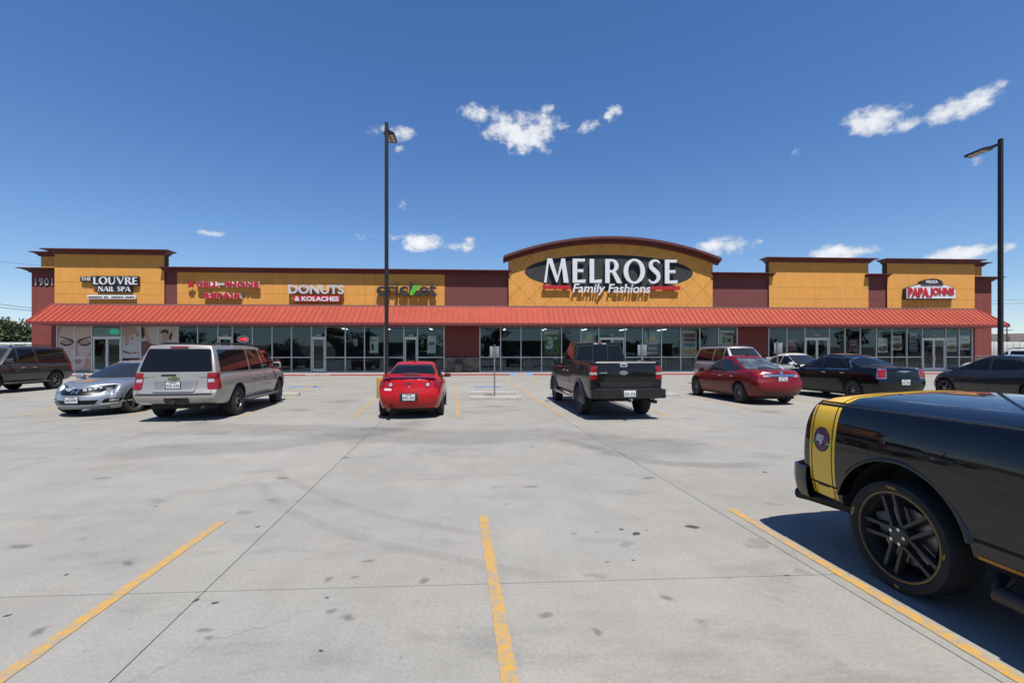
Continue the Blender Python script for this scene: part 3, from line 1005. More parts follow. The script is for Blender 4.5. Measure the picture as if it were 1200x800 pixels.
def stone_face(x0, x1, y, z0, z1, seed):
    rr = random.Random(seed)
    bk = bpart('wainscot', boxr, x0, x1, y + .03, y + .12, z0, z1, M_JOINT)
    bm = bmesh.new(); z = z0
    while z < z1 - .04:
        h = min(rr.choice((.09, .13, .17)), z1 - z); x = x0
        while x < x1 - .03:
            wd = min(rr.uniform(.16, .42), x1 - x)
            dp = rr.uniform(0, .03)
            bm_box(bm, (x + wd / 2, y + .02 - dp / 2, z + h / 2), (wd - .012, .03 + dp, h - .012), mi=rr.randrange(5))
            x += wd
        z += h
    o = bm_obj('stones', bm, M_STONEW); o.parent = bk; o['kind'] = 'stuff'
    c = boxr('stone_cap', x0 - .02, x1 + .02, y - .05, y + .12, z1, z1 + .07, M_STONEW[3]); c.parent = bk


stone_face(fx(520.5) + .04, fx(562.4) - .04, D - .10, .16, 1.25, 4)
stone_face(fx(863.7) + .04, fx(900.7) - .04, D - .10, .16, 1.25, 5)
stone_face(fx(1139.5, D + SB - .1), fx(1162, D + SB - .1) + .02, D + SB - .12, 0.0, 1.35, 6)
bm = bmesh.new()
for px_ in (538,):
    xx = fx(px_)
    bm_box(bm, (xx, D - .42, .155 + .42), (.55, .5, .84), .03); bm_box(bm, (xx, D - .42, 1.03), (.6, .55, .06), .015)
lb = bm_obj('litter_bin', bm, mat('dark_bin_plastic', (.03, .03, .028), .5))
tag(lb, 'dark litter bin standing on the pavement against the stone-based wall', 'bin')
# ================================================================ signs
def ring_pts(cx, cy, rx, ry, a0, a1, n=14):
    return [(cx + rx * math.cos(R(a0 + (a1 - a0) * k / n)), cy + ry * math.sin(R(a0 + (a1 - a0) * k / n))) for k in range(n + 1)]


def arc_strip(cx, cy, ro, ri, a0, a1, n=14, icx=None):
    """list of quads between two elliptical arcs"""
    o = ring_pts(cx, cy, ro[0], ro[1], a0, a1, n); i = ring_pts(cx if icx is None else icx, cy, ri[0], ri[1], a0, a1, n)
    return [[o[k], o[k + 1], i[k + 1], i[k]] for k in range(n)]


def spine_strip(pts, wd, sub=4):
    """quads along a smoothed spine with varying width"""
    P = [Vector(p) for p in pts]; S = []
    W_ = []
    for i in range(len(P) - 1):
        p0, p1, p2, p3 = P[max(i - 1, 0)], P[i], P[i + 1], P[min(i + 2, len(P) - 1)]
        for k in range(sub):
            t = k / sub
            S.append(.5 * ((2 * p1) + (p2 - p0) * t + (2 * p0 - 5 * p1 + 4 * p2 - p3) * t * t + (3 * p1 - p0 - 3 * p2 + p3) * t ** 3)); W_.append(wd[i] + (wd[i + 1] - wd[i]) * t)
    S.append(P[-1]); W_.append(wd[-1])
    L_, R_ = [], []
    for i, p in enumerate(S):
        t = (S[min(i + 1, len(S) - 1)] - S[max(i - 1, 0)]).normalized(); n = Vector((-t.y, t.x))
        L_.append(tuple(p + n * W_[i] / 2)); R_.append(tuple(p - n * W_[i] / 2))
    return [[R_[i], R_[i + 1], L_[i + 1], L_[i]] for i in range(len(S) - 1)]


def rect(x0, y0, x1, y1): return [[(x0, y0), (x1, y0), (x1, y1), (x0, y1)]]


def serif(x0, x1, y, up):      # small bracketed foot
    return [[(x0, y), (x1, y), (x1 - .05, y + .05 * up), (x0 + .05, y + .05 * up)]] if up > 0 else [[(x0, y), (x0 + .05, y + .05 * up), (x1 - .05, y + .05 * up), (x1, y)]]


TK = .19; TN = .085
GLYPH = {
    'M': (1.16, [[(.0, 0), (.115, 0), (.245, 1), (.16, 1)], [(.16, 1), (.37, 1), (.655, .13), (.56, 0)], [(.56, 0), (.615, .02), (.93, 1), (.80, 1)], [(.78, 1), (.96, 1), (1.13, 0), (.90, 0)]]),
    'E': (.68, rect(.05, 0, .05 + TK + .02, 1) + [[(.2, .885), (.60, .885), (.62, 1), (.2, 1)], [(.2, .455), (.54, .44), (.54, .57), (.2, .555)], [(.2, 0), (.63, 0), (.65, .14), (.2, .115)]]),
    'L': (.62, rect(.05, 0, .05 + TK + .02, 1) + [[(.2, 0), (.59, 0), (.62, .15), (.2, .115)]]),
    'R': (.80, rect(.05, 0, .05 + TK + .02, 1) + [[(.2, .90), (.36, .90), (.36, 1), (.2, 1)], [(.2, .44), (.36, .44), (.36, .54), (.2, .54)]] + arc_strip(.36, .72, (.31, .28), (.12, .18), -90, 90) + [[(.34, .48), (.52, .5), (.83, 0), (.60, 0)]]),
    'P': (.72, rect(.05, 0, .05 + TK + .02, 1) + [[(.2, .90), (.36, .90), (.36, 1), (.2, 1)], [(.2, .42), (.36, .42), (.36, .52), (.2, .52)]] + arc_strip(.36, .71, (.31, .29), (.12, .19), -90, 90)),
    'O': (1.02, arc_strip(.5, .5, (.5, .525), (.285, .435), 0, 360, 32)),
    'S': (.66, spine_strip([(.57, .85), (.46, .945), (.30, .955), (.16, .86), (.17, .68), (.33, .54), (.48, .40), (.50, .20), (.36, .05), (.18, .045), (.055, .16)], [.05, .085, .10, .16, .19, .20, .19, .16, .10, .085, .05])),
    'U': (.92, rect(.06, .33, .06 + TK, 1) + rect(.72, .33, .72 + TN, 1) + arc_strip(.4325, .34, (.3725, .36), (.2, .26), 180, 360) ),
    'V': (.92, [[(.0, 1), (.21, 1), (.53, .12), (.43, 0)], [(.43, 0), (.51, 0), (.90, 1), (.79, 1)]]),
    'N': (.96, rect(.08, 0, .08 + TN, 1) + rect(.80, 0, .80 + TN, 1) + [[(.08, 1), (.28, 1), (.885, .0), (.75, 0)]]),
    'A': (.94, [[(.0, 0), (.1, 0), (.45, .95), (.42, 1)], [(.40, 1), (.52, 1), (.93, 0), (.70, 0)], [(.18, .28), (.66, .28), (.63, .36), (.21, .36)]]),
    'I': (.34, rect(.07, 0, .07 + TK, 1)),
    'T': (.80, rect(.31, 0, .31 + TK, 1) + [[(.0, .88), (.8, .88), (.78, 1), (.02, 1)]]),
    'H': (.96, rect(.07, 0, .07 + TK, 1) + rect(.70, 0, .70 + TK, 1) + rect(.2, .46, .75, .55)),
    ' ': (.40, []),
}
SERIFS = {'L': [(-.02, .32, 0), (-.02, .32, 1)], 'E': [(-.02, .2, 0), (-.02, .2, 1)], 'R': [(-.02, .32, 0), (-.02, .2, 1)], 'P': [(-.02, .32, 0), (-.02, .2, 1)], 'U': [(-.02, .32, 1), (.6, .9, 1)], 'V': [(-.06, .28, 1), (.68, .98, 1)],
          'N': [(-.02, .26, 0), (-.02, .2, 1), (.68, .98, 1)], 'A': [(-.08, .18, 0), (.6, 1.0, 0)], 'I': [(-.02, .34, 0), (-.02, .34, 1)], 'T': [(.2, .6, 0)], 'H': [(-.02, .33, 0), (-.02, .33, 1), (.62, .98, 0), (.62, .98, 1)]}


def serif_word(name, word, x0, x1, z0, z1, y, depth, m, parent, serifs=False, space=.06, each=True, stroke=1.0):
    tot = sum(GLYPH[c][0] + space for c in word) - space
    sx = (x1 - x0) / tot; sz = z1 - z0; x = 0; outs = []
    bm = bmesh.new()
    for c in word:
        wd, polys = GLYPH[c]
        ps = list(polys)
        if serifs:
            for (a, b_, t) in SERIFS.get(c, []): ps += serif(a, b_, 1.0 if t else 0.0, -1 if t else 1)
        for i, p in enumerate(ps):
            dz_ = .0012 * (i if i < 4 else 4 + (i == len(ps) - 1))
            q = [(x0 + (x + u) * sx, z0 + v * sz) for u, v in p]
            bm_prism(bm, q, y - dz_, y + depth + dz_)
        x += wd + space
        if each and c != ' ':
            outs.append(bm_obj(name, bm, m, parent)); bm = bmesh.new()
    if not each: outs.append(bm_obj(name, bm, m, parent))
    else: bm.free()
    return outs


def sign_root(name, px, py, label, group=None):
    r = tag(empty(name, (fx(px), D, fz(px, py))), label, 'sign', group)
    return r


def sx(px, y=D - .3): return fx(px, y)
def sz(px, py, y=D - .3): return fz(px, py, y)


def attach(o, root):
    """keep world-built geometry but parent to the sign's root"""
    o.parent = root
    o.matrix_parent_inverse = Matrix.Translation(-root.location)
    return o


M_LW = mat('white_acrylic_face', (.78, .80, .84), .35, var=.02)
M_LG = mat('pale_grey_letter_face', (.60, .61, .63), .4, var=.02)
M_LB = mat('black_sign_backer', (.012, .012, .013), .45)
M_LR = mat('red_acrylic_face', (.52, .014, .026), .35, var=.04)
M_LK = mat('charcoal_letter', (.025, .027, .03), .5)
M_GREEN = mat('green_acrylic_face', (.10, .50, .05), .35)
M_RET = mat('letter_return_white', (.62, .62, .60), .5)


def word(root, name, s, pxa, pxb, pya, pyb, m, y=D - .36, depth=.12, bold=.03, shear=0, space=1.0):
    xa, xb = sx(pxa, y), sx(pxb, y); zt, zb = sz((pxa + pxb) / 2, pya, y), sz((pxa + pxb) / 2, pyb, y)
    o = text_obj(name, s, ((xa + xb) / 2, y + depth / 2, (zt + zb) / 2), m, None, width=xb - xa, height=zt - zb, depth=depth, bold=bold, shear=shear, space=space)
    return attach(o, root)


def sbox(root, name, pxa, pxb, pya, pyb, y0, y1, m, bev=0):
    pc = (pxa + pxb) / 2
    o = boxr(name, sx(pxa, y0), sx(pxb, y0), y0, y1, sz(pc, pyb, y0), sz(pc, pya, y0), m, None, bev)
    return attach(o, root)


# --- big central sign
r = sign_root('channel_letter_sign', 715, 326, 'large white flared-serif fashion store letters over the black oval on the arch')
Y = AY - .30
for o in serif_word('letter', 'MELROSE', sx(637.5, Y), sx(795, Y), sz(715, 331.5, Y), sz(715, 303.5, Y), Y, .14, M_LW, None, space=.10): attach(o, r)
o = word(r, 'script_line', 'Family Fashions', 671, 762.5, 332.6, 346.2, M_LW, y=Y, depth=.14, bold=.016, shear=.22)
for (a, b_, yy) in ((636, 669.5, 336.3), (763.5, 797, 337.3)):
    sbox(r, 'red_bar', a, b_, yy - 2.0, yy + 2.2, Y, Y + .14, M_LR)
# --- nail spa
r = sign_root('channel_letter_sign', 130, 333, 'white serif nail spa letters on black backers with a small tagline board')
Y = T_Y - .26
zt = lambda py: sz(130, py, Y)
for o in serif_word('letter', 'LOUVRE', sx(108.8, Y), sx(161.3, Y), zt(333.2), zt(324.5), Y, .06, M_LW, None, True): attach(o, r)
for o in serif_word('letter', 'NAIL SPA', sx(114.5, Y), sx(152.5, Y), zt(341.3), zt(335.7), Y, .06, M_LW, None, True): attach(o, r)
for o in serif_word('letter', 'THE', sx(94.8, Y), sx(106.7, Y), zt(328.9), zt(324.8), Y, .06, M_LW, None, True): attach(o, r)
sbox(r, 'backer', 107.6, 162.4, 323.4, 334.6, Y + .07, Y + .20, M_LB); sbox(r, 'backer', 113.2, 154, 334.6, 342.6, Y + .07, Y + .20, M_LB); sbox(r, 'backer', 94, 107.5, 323.9, 329.8, Y + .07, Y + .20, M_LB)
sbox(r, 'tagline_board', 102.2, 158.6, 345.6, 350.4, Y + .04, Y + .16, M_LW, .01)
for k in range(30):
    if k in (9, 13, 14, 23): continue
    sbox(r, 'tagline_print', 103.6 + k * 1.8, 104.9 + k * 1.8, 347.0, 349.2, Y + .034, Y + .038, M_LB)
# --- street number
r = sign_root('street_number', 50, 331, 'grey street number high on the maroon end wing')
yy = D + SB - .10
word(r, 'number', '1901', 41, 61.5, 325.6, 334.4, M_LG, y=yy, depth=.05, bold=.005, space=1.15)
# --- phone repair
r = sign_root('channel_letter_sign', 262, 341, 'red block phone repair letters with a star and pale edges')
Y = D - .40
for (s, a, b_, t, u) in (('CELL', 230, 255.5, 329.8, 336.8), ('PHONE', 263, 303, 329.8, 336.8), ('REPAIR', 238.3, 283.2, 343.2, 350)):
    o = word(r, 'letters', s, a, b_, t, u, M_LR, y=Y, depth=.02, bold=.055, space=1.08)
    o = word(r, 'letter_returns', s, a + .5, b_ + .9, t - .1, u + .1, M_RET, y=Y + .024, depth=.12, bold=.075, space=1.08)
sbox(r, 'raceway', 230, 303, 331.8, 334.0, Y + .15, D - .06, M_RET); sbox(r, 'raceway', 239, 283, 345.6, 347.8, Y + .15, D - .06, M_RET)
sc_ = (sx(223, Y), sz(223, 333.4, Y)); st = [(sc_[0] + (.27 if k % 2 == 0 else .12) * math.sin(k * math.pi / 5), sc_[1] + (.27 if k % 2 == 0 else .12) * math.cos(k * math.pi / 5)) for k in range(10)]
attach(prism('star', st, Y, Y + .14, M_LR), r)
# --- donuts
r = sign_root('channel_letter_sign', 370, 345, 'white block donut shop letters over a red strip with a second line')
word(r, 'letters', 'DONUTS', 337.8, 403, 333.6, 344.3, M_LG, y=D - .40, depth=.14, bold=.03)
sbox(r, 'raceway', 340, 401, 337.6, 340.4, D - .255, D - .06, M_YW)
sbox(r, 'red_strip', 343.5, 398.5, 346.3, 354, D - .34, D - .06, M_LR, .02)
word(r, 'second_line', '& KOLACHES', 345.2, 396.8, 347.4, 352.8, M_LW, y=D - .37, depth=.025, bold=.035)
# --- phone shop
r = sign_root('channel_letter_sign', 475, 340, 'charcoal lower-case phone shop letters with a green slash')
word(r, 'letters', 'cricket', 441, 511.5, 330.4, 346.6, M_LK, y=D - .40, depth=.16, bold=.024)
sbox(r, 'raceway', 443, 509, 340.0, 343.0, D - .23, D - .06, M_YW)
Y = D - .405
q = [(480.2, 345.9), (483.8, 345.9), (492.8, 334.2), (485.4, 334.2), (480.2, 342.0)]
attach(prism('green_slash', [(sx(a, Y), sz(a, b_, Y)) for a, b_ in q], Y - .02, Y + .004, M_GREEN), r)
# --- pizza
r = sign_root('cabinet_sign', 1090, 341, 'red and white pizza shop cabinet sign with a rounded top and dark cap')
Y = T_Y - .34
P = lambda pts, yv=Y: [(sx(a, yv), sz(a, b_, yv)) for a, b_ in pts]
outer = [(1062.6, 349.6), (1062.6, 338.4), (1066.0, 336.5), (1078.5, 333.2), (1091, 332.2), (1105, 333.2), (1117, 337.2), (1119.8, 339.2), (1119.8, 349.6)]
inner = [(1064.6, 347.8), (1064.6, 339.4), (1079, 335.6), (1091, 334.8), (1104, 335.6), (1118.2, 340), (1118.2, 347.8)]
attach(prism('cabinet', P([(1062.0, 350.2)] + [(1062, 338), (1066, 336.0), (1078.5, 332.6), (1091, 331.6), (1105, 332.6), (1117.4, 336.8), (1120.4, 339), (1120.4, 350.2)]), Y + .03, D - .15, mat('dark_green_return', (.015, .06, .035), .5)), r)
attach(prism('white_face', P(outer), Y, Y + .026, M_LW), r)
word(r, 'letters', 'PAPA', 1064.4, 1089.2, 336.9, 348.4, M_LR, y=Y - .05, depth=.05, bold=.055, space=1.0)
word(r, 'letters', 'JOHNS', 1090.0, 1118.6, 336.9, 348.4, M_LR, y=Y - .05, depth=.05, bold=.055, space=1.0)
cap = [(1078.6, 334.2), (1080.4, 329.4), (1086, 327.2), (1092.5, 326.4), (1099, 327.2), (1103, 329.4), (1105, 334.2)]
attach(prism('cap', P(cap), Y - .06, D - .15, mat('dark_brown_sign_cap', (.035, .018, .012), .5)), r)
word(r, 'cap_lettering', 'PIZZA', 1085.5, 1099.5, 328.6, 331.8, M_LW, y=Y - .075, depth=.012, bold=.04)

# --- neon open sign
r = tag(empty('neon_sign', (fx(284.5), D + .12, fz(284.5, 397.5))), 'small oval red neon open sign hanging inside a phone shop window', 'sign')
M_NEON = mat('red_neon_tube', (.6, .02, .03), .4, emit=((1, .03, .05), 1.6))
M_NEOB = mat('blue_white_neon_tube', (.5, .5, .6), .4, emit=((.45, .4, .6), .6))
yy = D + .10
cc = (fx(284.5, yy), fz(284.5, 397.5, yy))
pts = [(cc[0] + .42 * math.cos(2 * math.pi * k / 24), yy, cc[1] + .23 * math.sin(2 * math.pi * k / 24)) for k in range(25)]
attach(tube('neon_border', pts, .018, M_NEOB, n=6), r)
attach(text_obj('neon_letters', 'OPEN', (cc[0], yy, cc[1]), M_NEON, None, width=.58, height=.21, depth=.02, bold=.03), r)
attach(prism('backing_plate', ring_pts(cc[0], cc[1], .40, .21, 0, 360, 20)[:-1], yy + .03, yy + .04, M_LB), r)

# ================================================================ prints in the windows
PY = D + .055                                # just inside the glass


def wpt(px, py, y=PY): return (fx(px, y), fz(px, py, y))


def wrect(name, pxa, pxb, pya, pyb, y, m, root=None, th=.008):
    if th == .008: th = .004
    pc = (pxa + pxb) / 2
    o = boxr(name, fx(pxa, y), fx(pxb, y), y, y + th, fz(pc, pyb, y), fz(pc, pya, y), m)
    return attach(o, root) if root else o


def wpoly(name, pts, y, m, root, th=.004):
    P_ = [wpt(a, b_, y) for a, b_ in pts]
    return attach(prism(name, P_, y, y + th, m), root)


def wtext(root, s, pxa, pxb, pya, pyb, y, m, bold=.02):
    xa, xb = fx(pxa, y), fx(pxb, y); pc = (pxa + pxb) / 2; za, zb = fz(pc, pyb, y), fz(pc, pya, y)
    o = text_obj('print', s, ((xa + xb) / 2, y, (za + zb) / 2), m, None, width=xb - xa, height=zb - za, depth=.003, bold=bold)
    return attach(o, root)


def poster(px, py, label):
    p = wpt(px, py)
    return tag(empty('window_poster', (p[0], PY, p[1])), label, 'poster')


C = lambda n, c: mat('print_' + n, c, .6, var=.08, vscale=3)
SKIN, SKIN2, HAIR, BROW, LIP = C('skin', (.68, .54, .47)), C('skin_tone', (.52, .35, .28)), C('dark_hair', (.045, .03, .03)), C('brow', (.09, .05, .05)), C('lip', (.45, .22, .20))
PALE, ROSE = C('pale_cloth', (.62, .60, .60)), C('rose', (.42, .12, .14))
PY = D - .028                                # vinyl on the outside of the spa windows
# face print across two windows beside the double doors
r = poster(88, 408, 'window print of a face with closed eyes and dark brows beside the spa doors')
wrect('sheet', 67.8, 107.2, 382.6, 434, PY + .012, SKIN, r)
for side, bx in ((-1, 78.5), (1, 98.5)):
    f = lambda u: bx + side * u
    wpoly('brow', [(f(-9), 400.4), (f(-6), 397.6), (f(2), 395.0), (f(8.4), 394.0), (f(8.6), 394.9), (f(2), 396.6), (f(-4), 399.4), (f(-7), 402.6)], PY, BROW, r)
    wpoly('eyelid_shade', [(f(-7.5), 400.8), (f(-2), 398.2), (f(4), 398.0), (f(8), 399.6), (f(5), 402.6), (f(-4), 403.2)], PY + .005, SKIN2, r)
    wpoly('lashes', [(f(-6.5), 401.8), (f(-1), 403.2), (f(4), 402.9), (f(8.2), 400.2), (f(7.6), 403.0), (f(3), 405.4), (f(-2), 405.2), (f(-5.5), 403.4)], PY, HAIR, r)
wpoly('nose_shade', [(88.6, 403), (92, 401), (91.2, 410), (92.6, 415.2), (89.4, 416.8), (86.2, 415.4), (87.6, 410)], PY + .004, SKIN2, r)
wpoly('lips', [(84.5, 422.0), (88, 420.6), (90.5, 421.4), (93, 420.6), (97, 422.4), (93, 426), (89, 426.4)], PY, LIP, r)
wpoly('jaw_shade', [(100.5, 418), (107, 408), (107, 433.6), (92, 433.6), (99, 428)], PY + .003, SKIN2, r)
wpoly('dark_edge', [(68, 382.8), (72, 382.8), (69.5, 392), (68, 397)], PY + .003, SKIN2, r)
# three treatment prints
r = poster(154, 400, 'window print of red-nailed hands on pale cloth right of the spa doors')
wrect('sheet', 143.6, 164.2, 382.6, 418, PY + .012, PALE, r)
wpoly('hand', [(144, 383), (156, 383), (163.6, 390), (162, 394.5), (158, 391), (153, 391.6), (152.6, 396), (149, 403), (146.5, 403.6), (145.5, 396), (144, 392)], PY, SKIN2, r)
wpoly('fingers', [(152, 392), (156, 393.6), (155, 398), (152, 402), (150.6, 400)], PY - .006, SKIN, r)
for a, b_ in ((148, 404), (154.8, 396.6), (161.4, 393.4)): wpoly('nail', [(a - 1.6, b_), (a, b_ - 1.6), (a + 1.4, b_ - .2), (a + .2, b_ + 1.4)], PY - .012, ROSE, r)
wpoly('blossom_branch', [(144.2, 411), (148, 411.6), (153, 413.8), (153, 414.8), (148, 413.6), (144.2, 412.4)], PY, HAIR, r)
for a in (155.6, 158.4, 161.6): wpoly('petal', [(a - 1.4, 413.4), (a, 411.8), (a + 1.4, 413), (a, 415)], PY, ROSE, r)
r = poster(176, 400, 'window print of bare legs and dark petals beside the red-nailed hand print')
wrect('sheet', 165.8, 186, 382.6, 418, PY + .012, PALE, r)
wpoly('leg', [(168, 383), (176, 383), (178, 393), (185.6, 402), (185.6, 407), (178, 405), (171, 398), (168.6, 390)], PY, SKIN2, r)
wpoly('leg', [(172, 383), (177, 383), (180.6, 397), (185.6, 398), (185.6, 403), (179, 402), (174, 394)], PY - .006, SKIN, r)
wpoly('petals', [(166, 400), (172, 399), (177, 403), (184, 404), (180, 410), (172, 417), (166, 417)], PY - .003, C('dark_rose', (.20, .07, .07)), r)
wpoly('bowl', [(165.8, 383), (168, 383), (170, 391), (168, 397), (165.8, 394)], PY, HAIR, r)
r = poster(197, 395, 'window print of a reclining dark-haired person at the end of the spa windows')
wrect('sheet', 187.6, 207.8, 382.6, 418, PY + .012, PALE, r)
wpoly('hair', [(188, 389.5), (190, 386.4), (194, 385.8), (197, 387.4), (198, 391), (196, 391), (193, 388.6), (189.6, 390.6)], PY - .006, HAIR, r)
wpoly('face', [(189.4, 390), (193, 388), (196.8, 390), (197, 397), (194, 402.6), (190, 402.6)], PY, SKIN2, r)
wpoly('hands', [(197, 383), (203, 383), (207.6, 392), (207.6, 401), (200, 402), (199, 394)], PY, SKIN, r)
wpoly('ribbon', [(197.4, 395), (200, 390), (201.6, 389), (202, 392), (200, 398), (198.4, 399)], PY - .01, HAIR, r)
wrect('towel', 187.8, 207.6, 400.6, 404, PY - .004, C('grey_towel', (.40, .38, .40)), r, .003)
# two small glowing ovals above the spa doors
M_TEAL = C('teal_film', (.16, .30, .30)); M_TEALG = mat('green_backlit_print', (.05, .35, .22), .5, emit=((.02, .45, .25), .25))
r = poster(125, 390, 'teal transom film with two ovals above the spa doors')
wrect('film', 109.4, 141.6, 383.4, 395, PY + .012, C('teal_film_light', (.22, .36, .36)), r)
for a, mm in ((117.6, M_TEAL), (134, M_TEALG)):
    wpoly('oval', [(a + 6 * math.cos(k * math.pi / 10), 388.4 + 3.2 * math.sin(k * math.pi / 10)) for k in range(20)], PY, mm, r)
PY = D + .055
# phone-shop notices
WHT, BLK, LIME = C('white_paper', (.75, .75, .73)), C('black_ink', (.02, .02, .022)), C('lime_border', (.22, .42, .08))
r = poster(438, 404, 'white lime-edged notice with a phone picture in the phone shop window')
wrect('sheet', 433.2, 443.8, 393.8, 413.8, PY + .012, LIME, r); wrect('paper', 434, 443, 394.6, 413, PY + .006, WHT, r, .004)
wrect('phone_picture', 435.4, 438, 403, 410.4, PY, BLK, r, .004); wtext(r, 'FREE', 435, 442.4, 397.4, 399.8, PY, BLK)
r = poster(505.6, 403.6, 'white price notice with a lime edge beside the phone shop door')
wrect('sheet', 500.6, 511.2, 393.2, 414, PY + .012, LIME, r); wrect('paper', 501.4, 510.4, 394, 413.2, PY + .006, WHT, r, .004)
wtext(r, '$80', 502.2, 509.8, 400, 404.6, PY, BLK, .05); wtext(r, 'GET', 503.6, 508, 395.4, 397, PY, BLK)
r = poster(416.4, 402, 'pale mark on the dark window between donut shop door and phone notice')
wpoly('decal', [(414.4, 397), (418, 396.6), (419.6, 399), (419.2, 404), (416.6, 406), (414, 403)], PY, C('grey_mark', (.4, .4, .4)), r)
# fashion store posters
GRN, TEAL, GOLD, CRM, PLUM, ORG = C('green_foliage', (.10, .22, .06)), C('teal_sky', (.08, .32, .36)), C('gold', (.62, .46, .08)), C('cream', (.66, .62, .45)), C('plum', (.25, .06, .10)), C('orange', (.6, .28, .05))
r = poster(646.6, 401, 'green sale poster with a big white three in the fashion store window')
wrect('sheet', 637.4, 656, 386, 417, PY + .014, GRN, r); wrect('header', 638, 655, 387.6, 392.4, PY + .008, C('tan', (.42, .30, .2)), r, .004)
wtext(r, 'SUMMER', 638.8, 654.4, 388.6, 391.6, PY, WHT, .03); wtext(r, '3', 639.6, 648.4, 394, 409, PY, WHT, .06); wtext(r, '99', 649.2, 653.4, 394.4, 398, PY, WHT, .04)
wrect('flower_row', 638, 655.4, 410.6, 416.4, PY + .006, C('dark_flowers', (.06, .09, .05)), r, .004)
for k in range(7): wpoly('flower', [(639 + k * 2.3, 412 + (k % 3) * 1.2), (640 + k * 2.3, 411 + (k % 3) * 1.2), (640.9 + k * 2.3, 412.2 + (k % 3) * 1.2), (640 + k * 2.3, 413.4 + (k % 3) * 1.2)], PY, (PALE, ROSE, GOLD)[k % 3], r)
r = poster(690.6, 396, 'teal and gold pyramid poster left of the fashion store doors')
wrect('sheet', 682.4, 699.4, 388, 410, PY + .014, TEAL, r); wpoly('gold_triangle', [(683.4, 399.6), (690.6, 388.8), (698.4, 399.6)], PY + .006, GOLD, r); wtext(r, 'FRESH', 684, 698, 400, 403.4, PY, WHT, .05)
r = poster(764, 402, 'teal and gold poster with stacked white words right of the fashion store doors')
wrect('sheet', 755, 773.4, 388, 416.6, PY + .014, TEAL, r); wpoly('gold_triangle', [(757, 400), (764, 389), (771.6, 400)], PY + .006, GOLD, r)
wrect('grey_half', 756.6, 771.8, 400, 416, PY + .01, C('taupe', (.28, .22, .22)), r, .003)
wtext(r, 'FRESH', 758, 770.6, 400.8, 404, PY, WHT, .05); wtext(r, 'YEAR', 758, 770.6, 406, 410, PY, WHT, .05); wrect('print', 758, 770.6, 412, 414.6, PY, PALE, r, .003)
r = poster(808, 402, 'cream sale poster with plum bands in the fashion store window')
wrect('sheet', 799.4, 816.4, 387.6, 416.8, PY + .014, CRM, r)
for (a, b_) in ((390.6, 395), (396.4, 400)): wrect('plum_band', 800.6, 815, a, b_, PY + .008, PLUM, r, .003)
wrect('teal_band', 800.6, 815, 402, 406, PY + .008, TEAL, r, .003); wtext(r, 'SALE', 800.8, 815.2, 409, 415, PY, ORG, .06)
r = poster(852, 396, 'cream price poster with a big dark five beside the empty red bay')
wrect('sheet', 844.2, 859.4, 387.4, 407, PY + .014, CRM, r); wrect('plum_band', 845.2, 858.4, 389.4, 392.4, PY + .008, PLUM, r, .003)
wtext(r, '5', 846.4, 850.4, 395, 402.4, PY, TEAL, .06); wpoly('arrow', [(851.4, 397), (857.6, 397), (854.6, 402)], PY, BLK, r)
# leasing sheets
for (a, b_, t, u, lb) in ((923.8, 934.4, 397, 411, 'dark red lease notice left of the vacant shop doors'), (994.8, 1005.6, 396.8, 411.6, 'dark red lease notice right of the vacant shop doors')):
    r = poster((a + b_) / 2, (t + u) / 2, lb)
    wrect('sheet', a, b_, t, u, PY + .014, PLUM, r); wtext(r, 'FOR', a + 2, b_ - 2, t + 2, t + 4.4, PY, PALE, .03); wtext(r, 'LEASE', a + 1.4, b_ - 1.4, t + 5.4, t + 8, PY, PALE, .03)
# pizza posters
for (a, b_, t, u, lb) in ((1028.6, 1040, 396, 413, 'white pizza poster nearest the vacant shop'), (1046, 1057, 393, 410, 'white pizza poster with a whole pizza, second from the vacant shop'),
                          (1109.6, 1120.6, 395, 411.6, 'white pizza poster just right of the pizza shop doors'), (1125.4, 1136.2, 393.2, 409.8, 'white pizza poster at the end of the building by the red wing')):
    r = poster((a + b_) / 2, (t + u) / 2, lb)
    wrect('sheet', a, b_, t, u, PY + .014, WHT, r)
    wpoly('pizza', [(a + .5, u - 6.4), (a + 3, u - 7.6), (b_ - 3, u - 8.2), (b_ - .5, u - 7), (b_ - .5, u - 3), (b_ - 3, u - 1.2), (a + 3, u - 1.4), (a + .5, u - 3)], PY + .006, C('crust', (.36, .16, .05)), r)
    for k in range(5): wpoly('topping', [(a + 1.6 + k * 1.7, u - 5.2 + (k % 2)), (a + 2.5 + k * 1.7, u - 6 + (k % 2)), (a + 3.2 + k * 1.7, u - 4.8 + (k % 2)), (a + 2.3 + k * 1.7, u - 4 + (k % 2))], PY, C('sauce', (.30, .05, .03)) if k % 2 else BLK, r)
    wtext(r, 'PIZZA', a + 1.6, b_ - 1.6, t + 4, t + 6.2, PY, LIP, .04)
r = poster(1069.6, 400, 'faint blue list of opening hours on the pane left of the pizza shop doors')
wrect('sheet', 1065.4, 1075.4, 389.6, 412, PY + .014, C('dim_film', (.10, .13, .16)), r)
for k in range(5): wrect('line', 1066.4, 1074.4, 391 + k * 4, 392.6 + k * 4, PY, C('dim_print', (.30, .33, .36)), r, .003)
# shop numbers over the doors
for (s, px) in (('103', 264), ('104', 373.4), ('105', 481.6), ('107', 717), ('108', 957.4), ('110', 1094)):
    p = wpt(px, 392.6, D - .008)
    t = text_obj('unit_number', s, (p[0], D - .008, p[1]), WHT, None, width=.36, height=.15, depth=.003, bold=.02)
    tag(t, {'103': 'white unit number on the phone repair door glass', '104': 'white unit number over the donut shop door', '105': 'white unit number over the phone shop door', '107': 'white unit number over the fashion store doors', '108': 'white unit number over the vacant shop doors', '110': 'white unit number over the pizza shop doors'}[s], 'number')
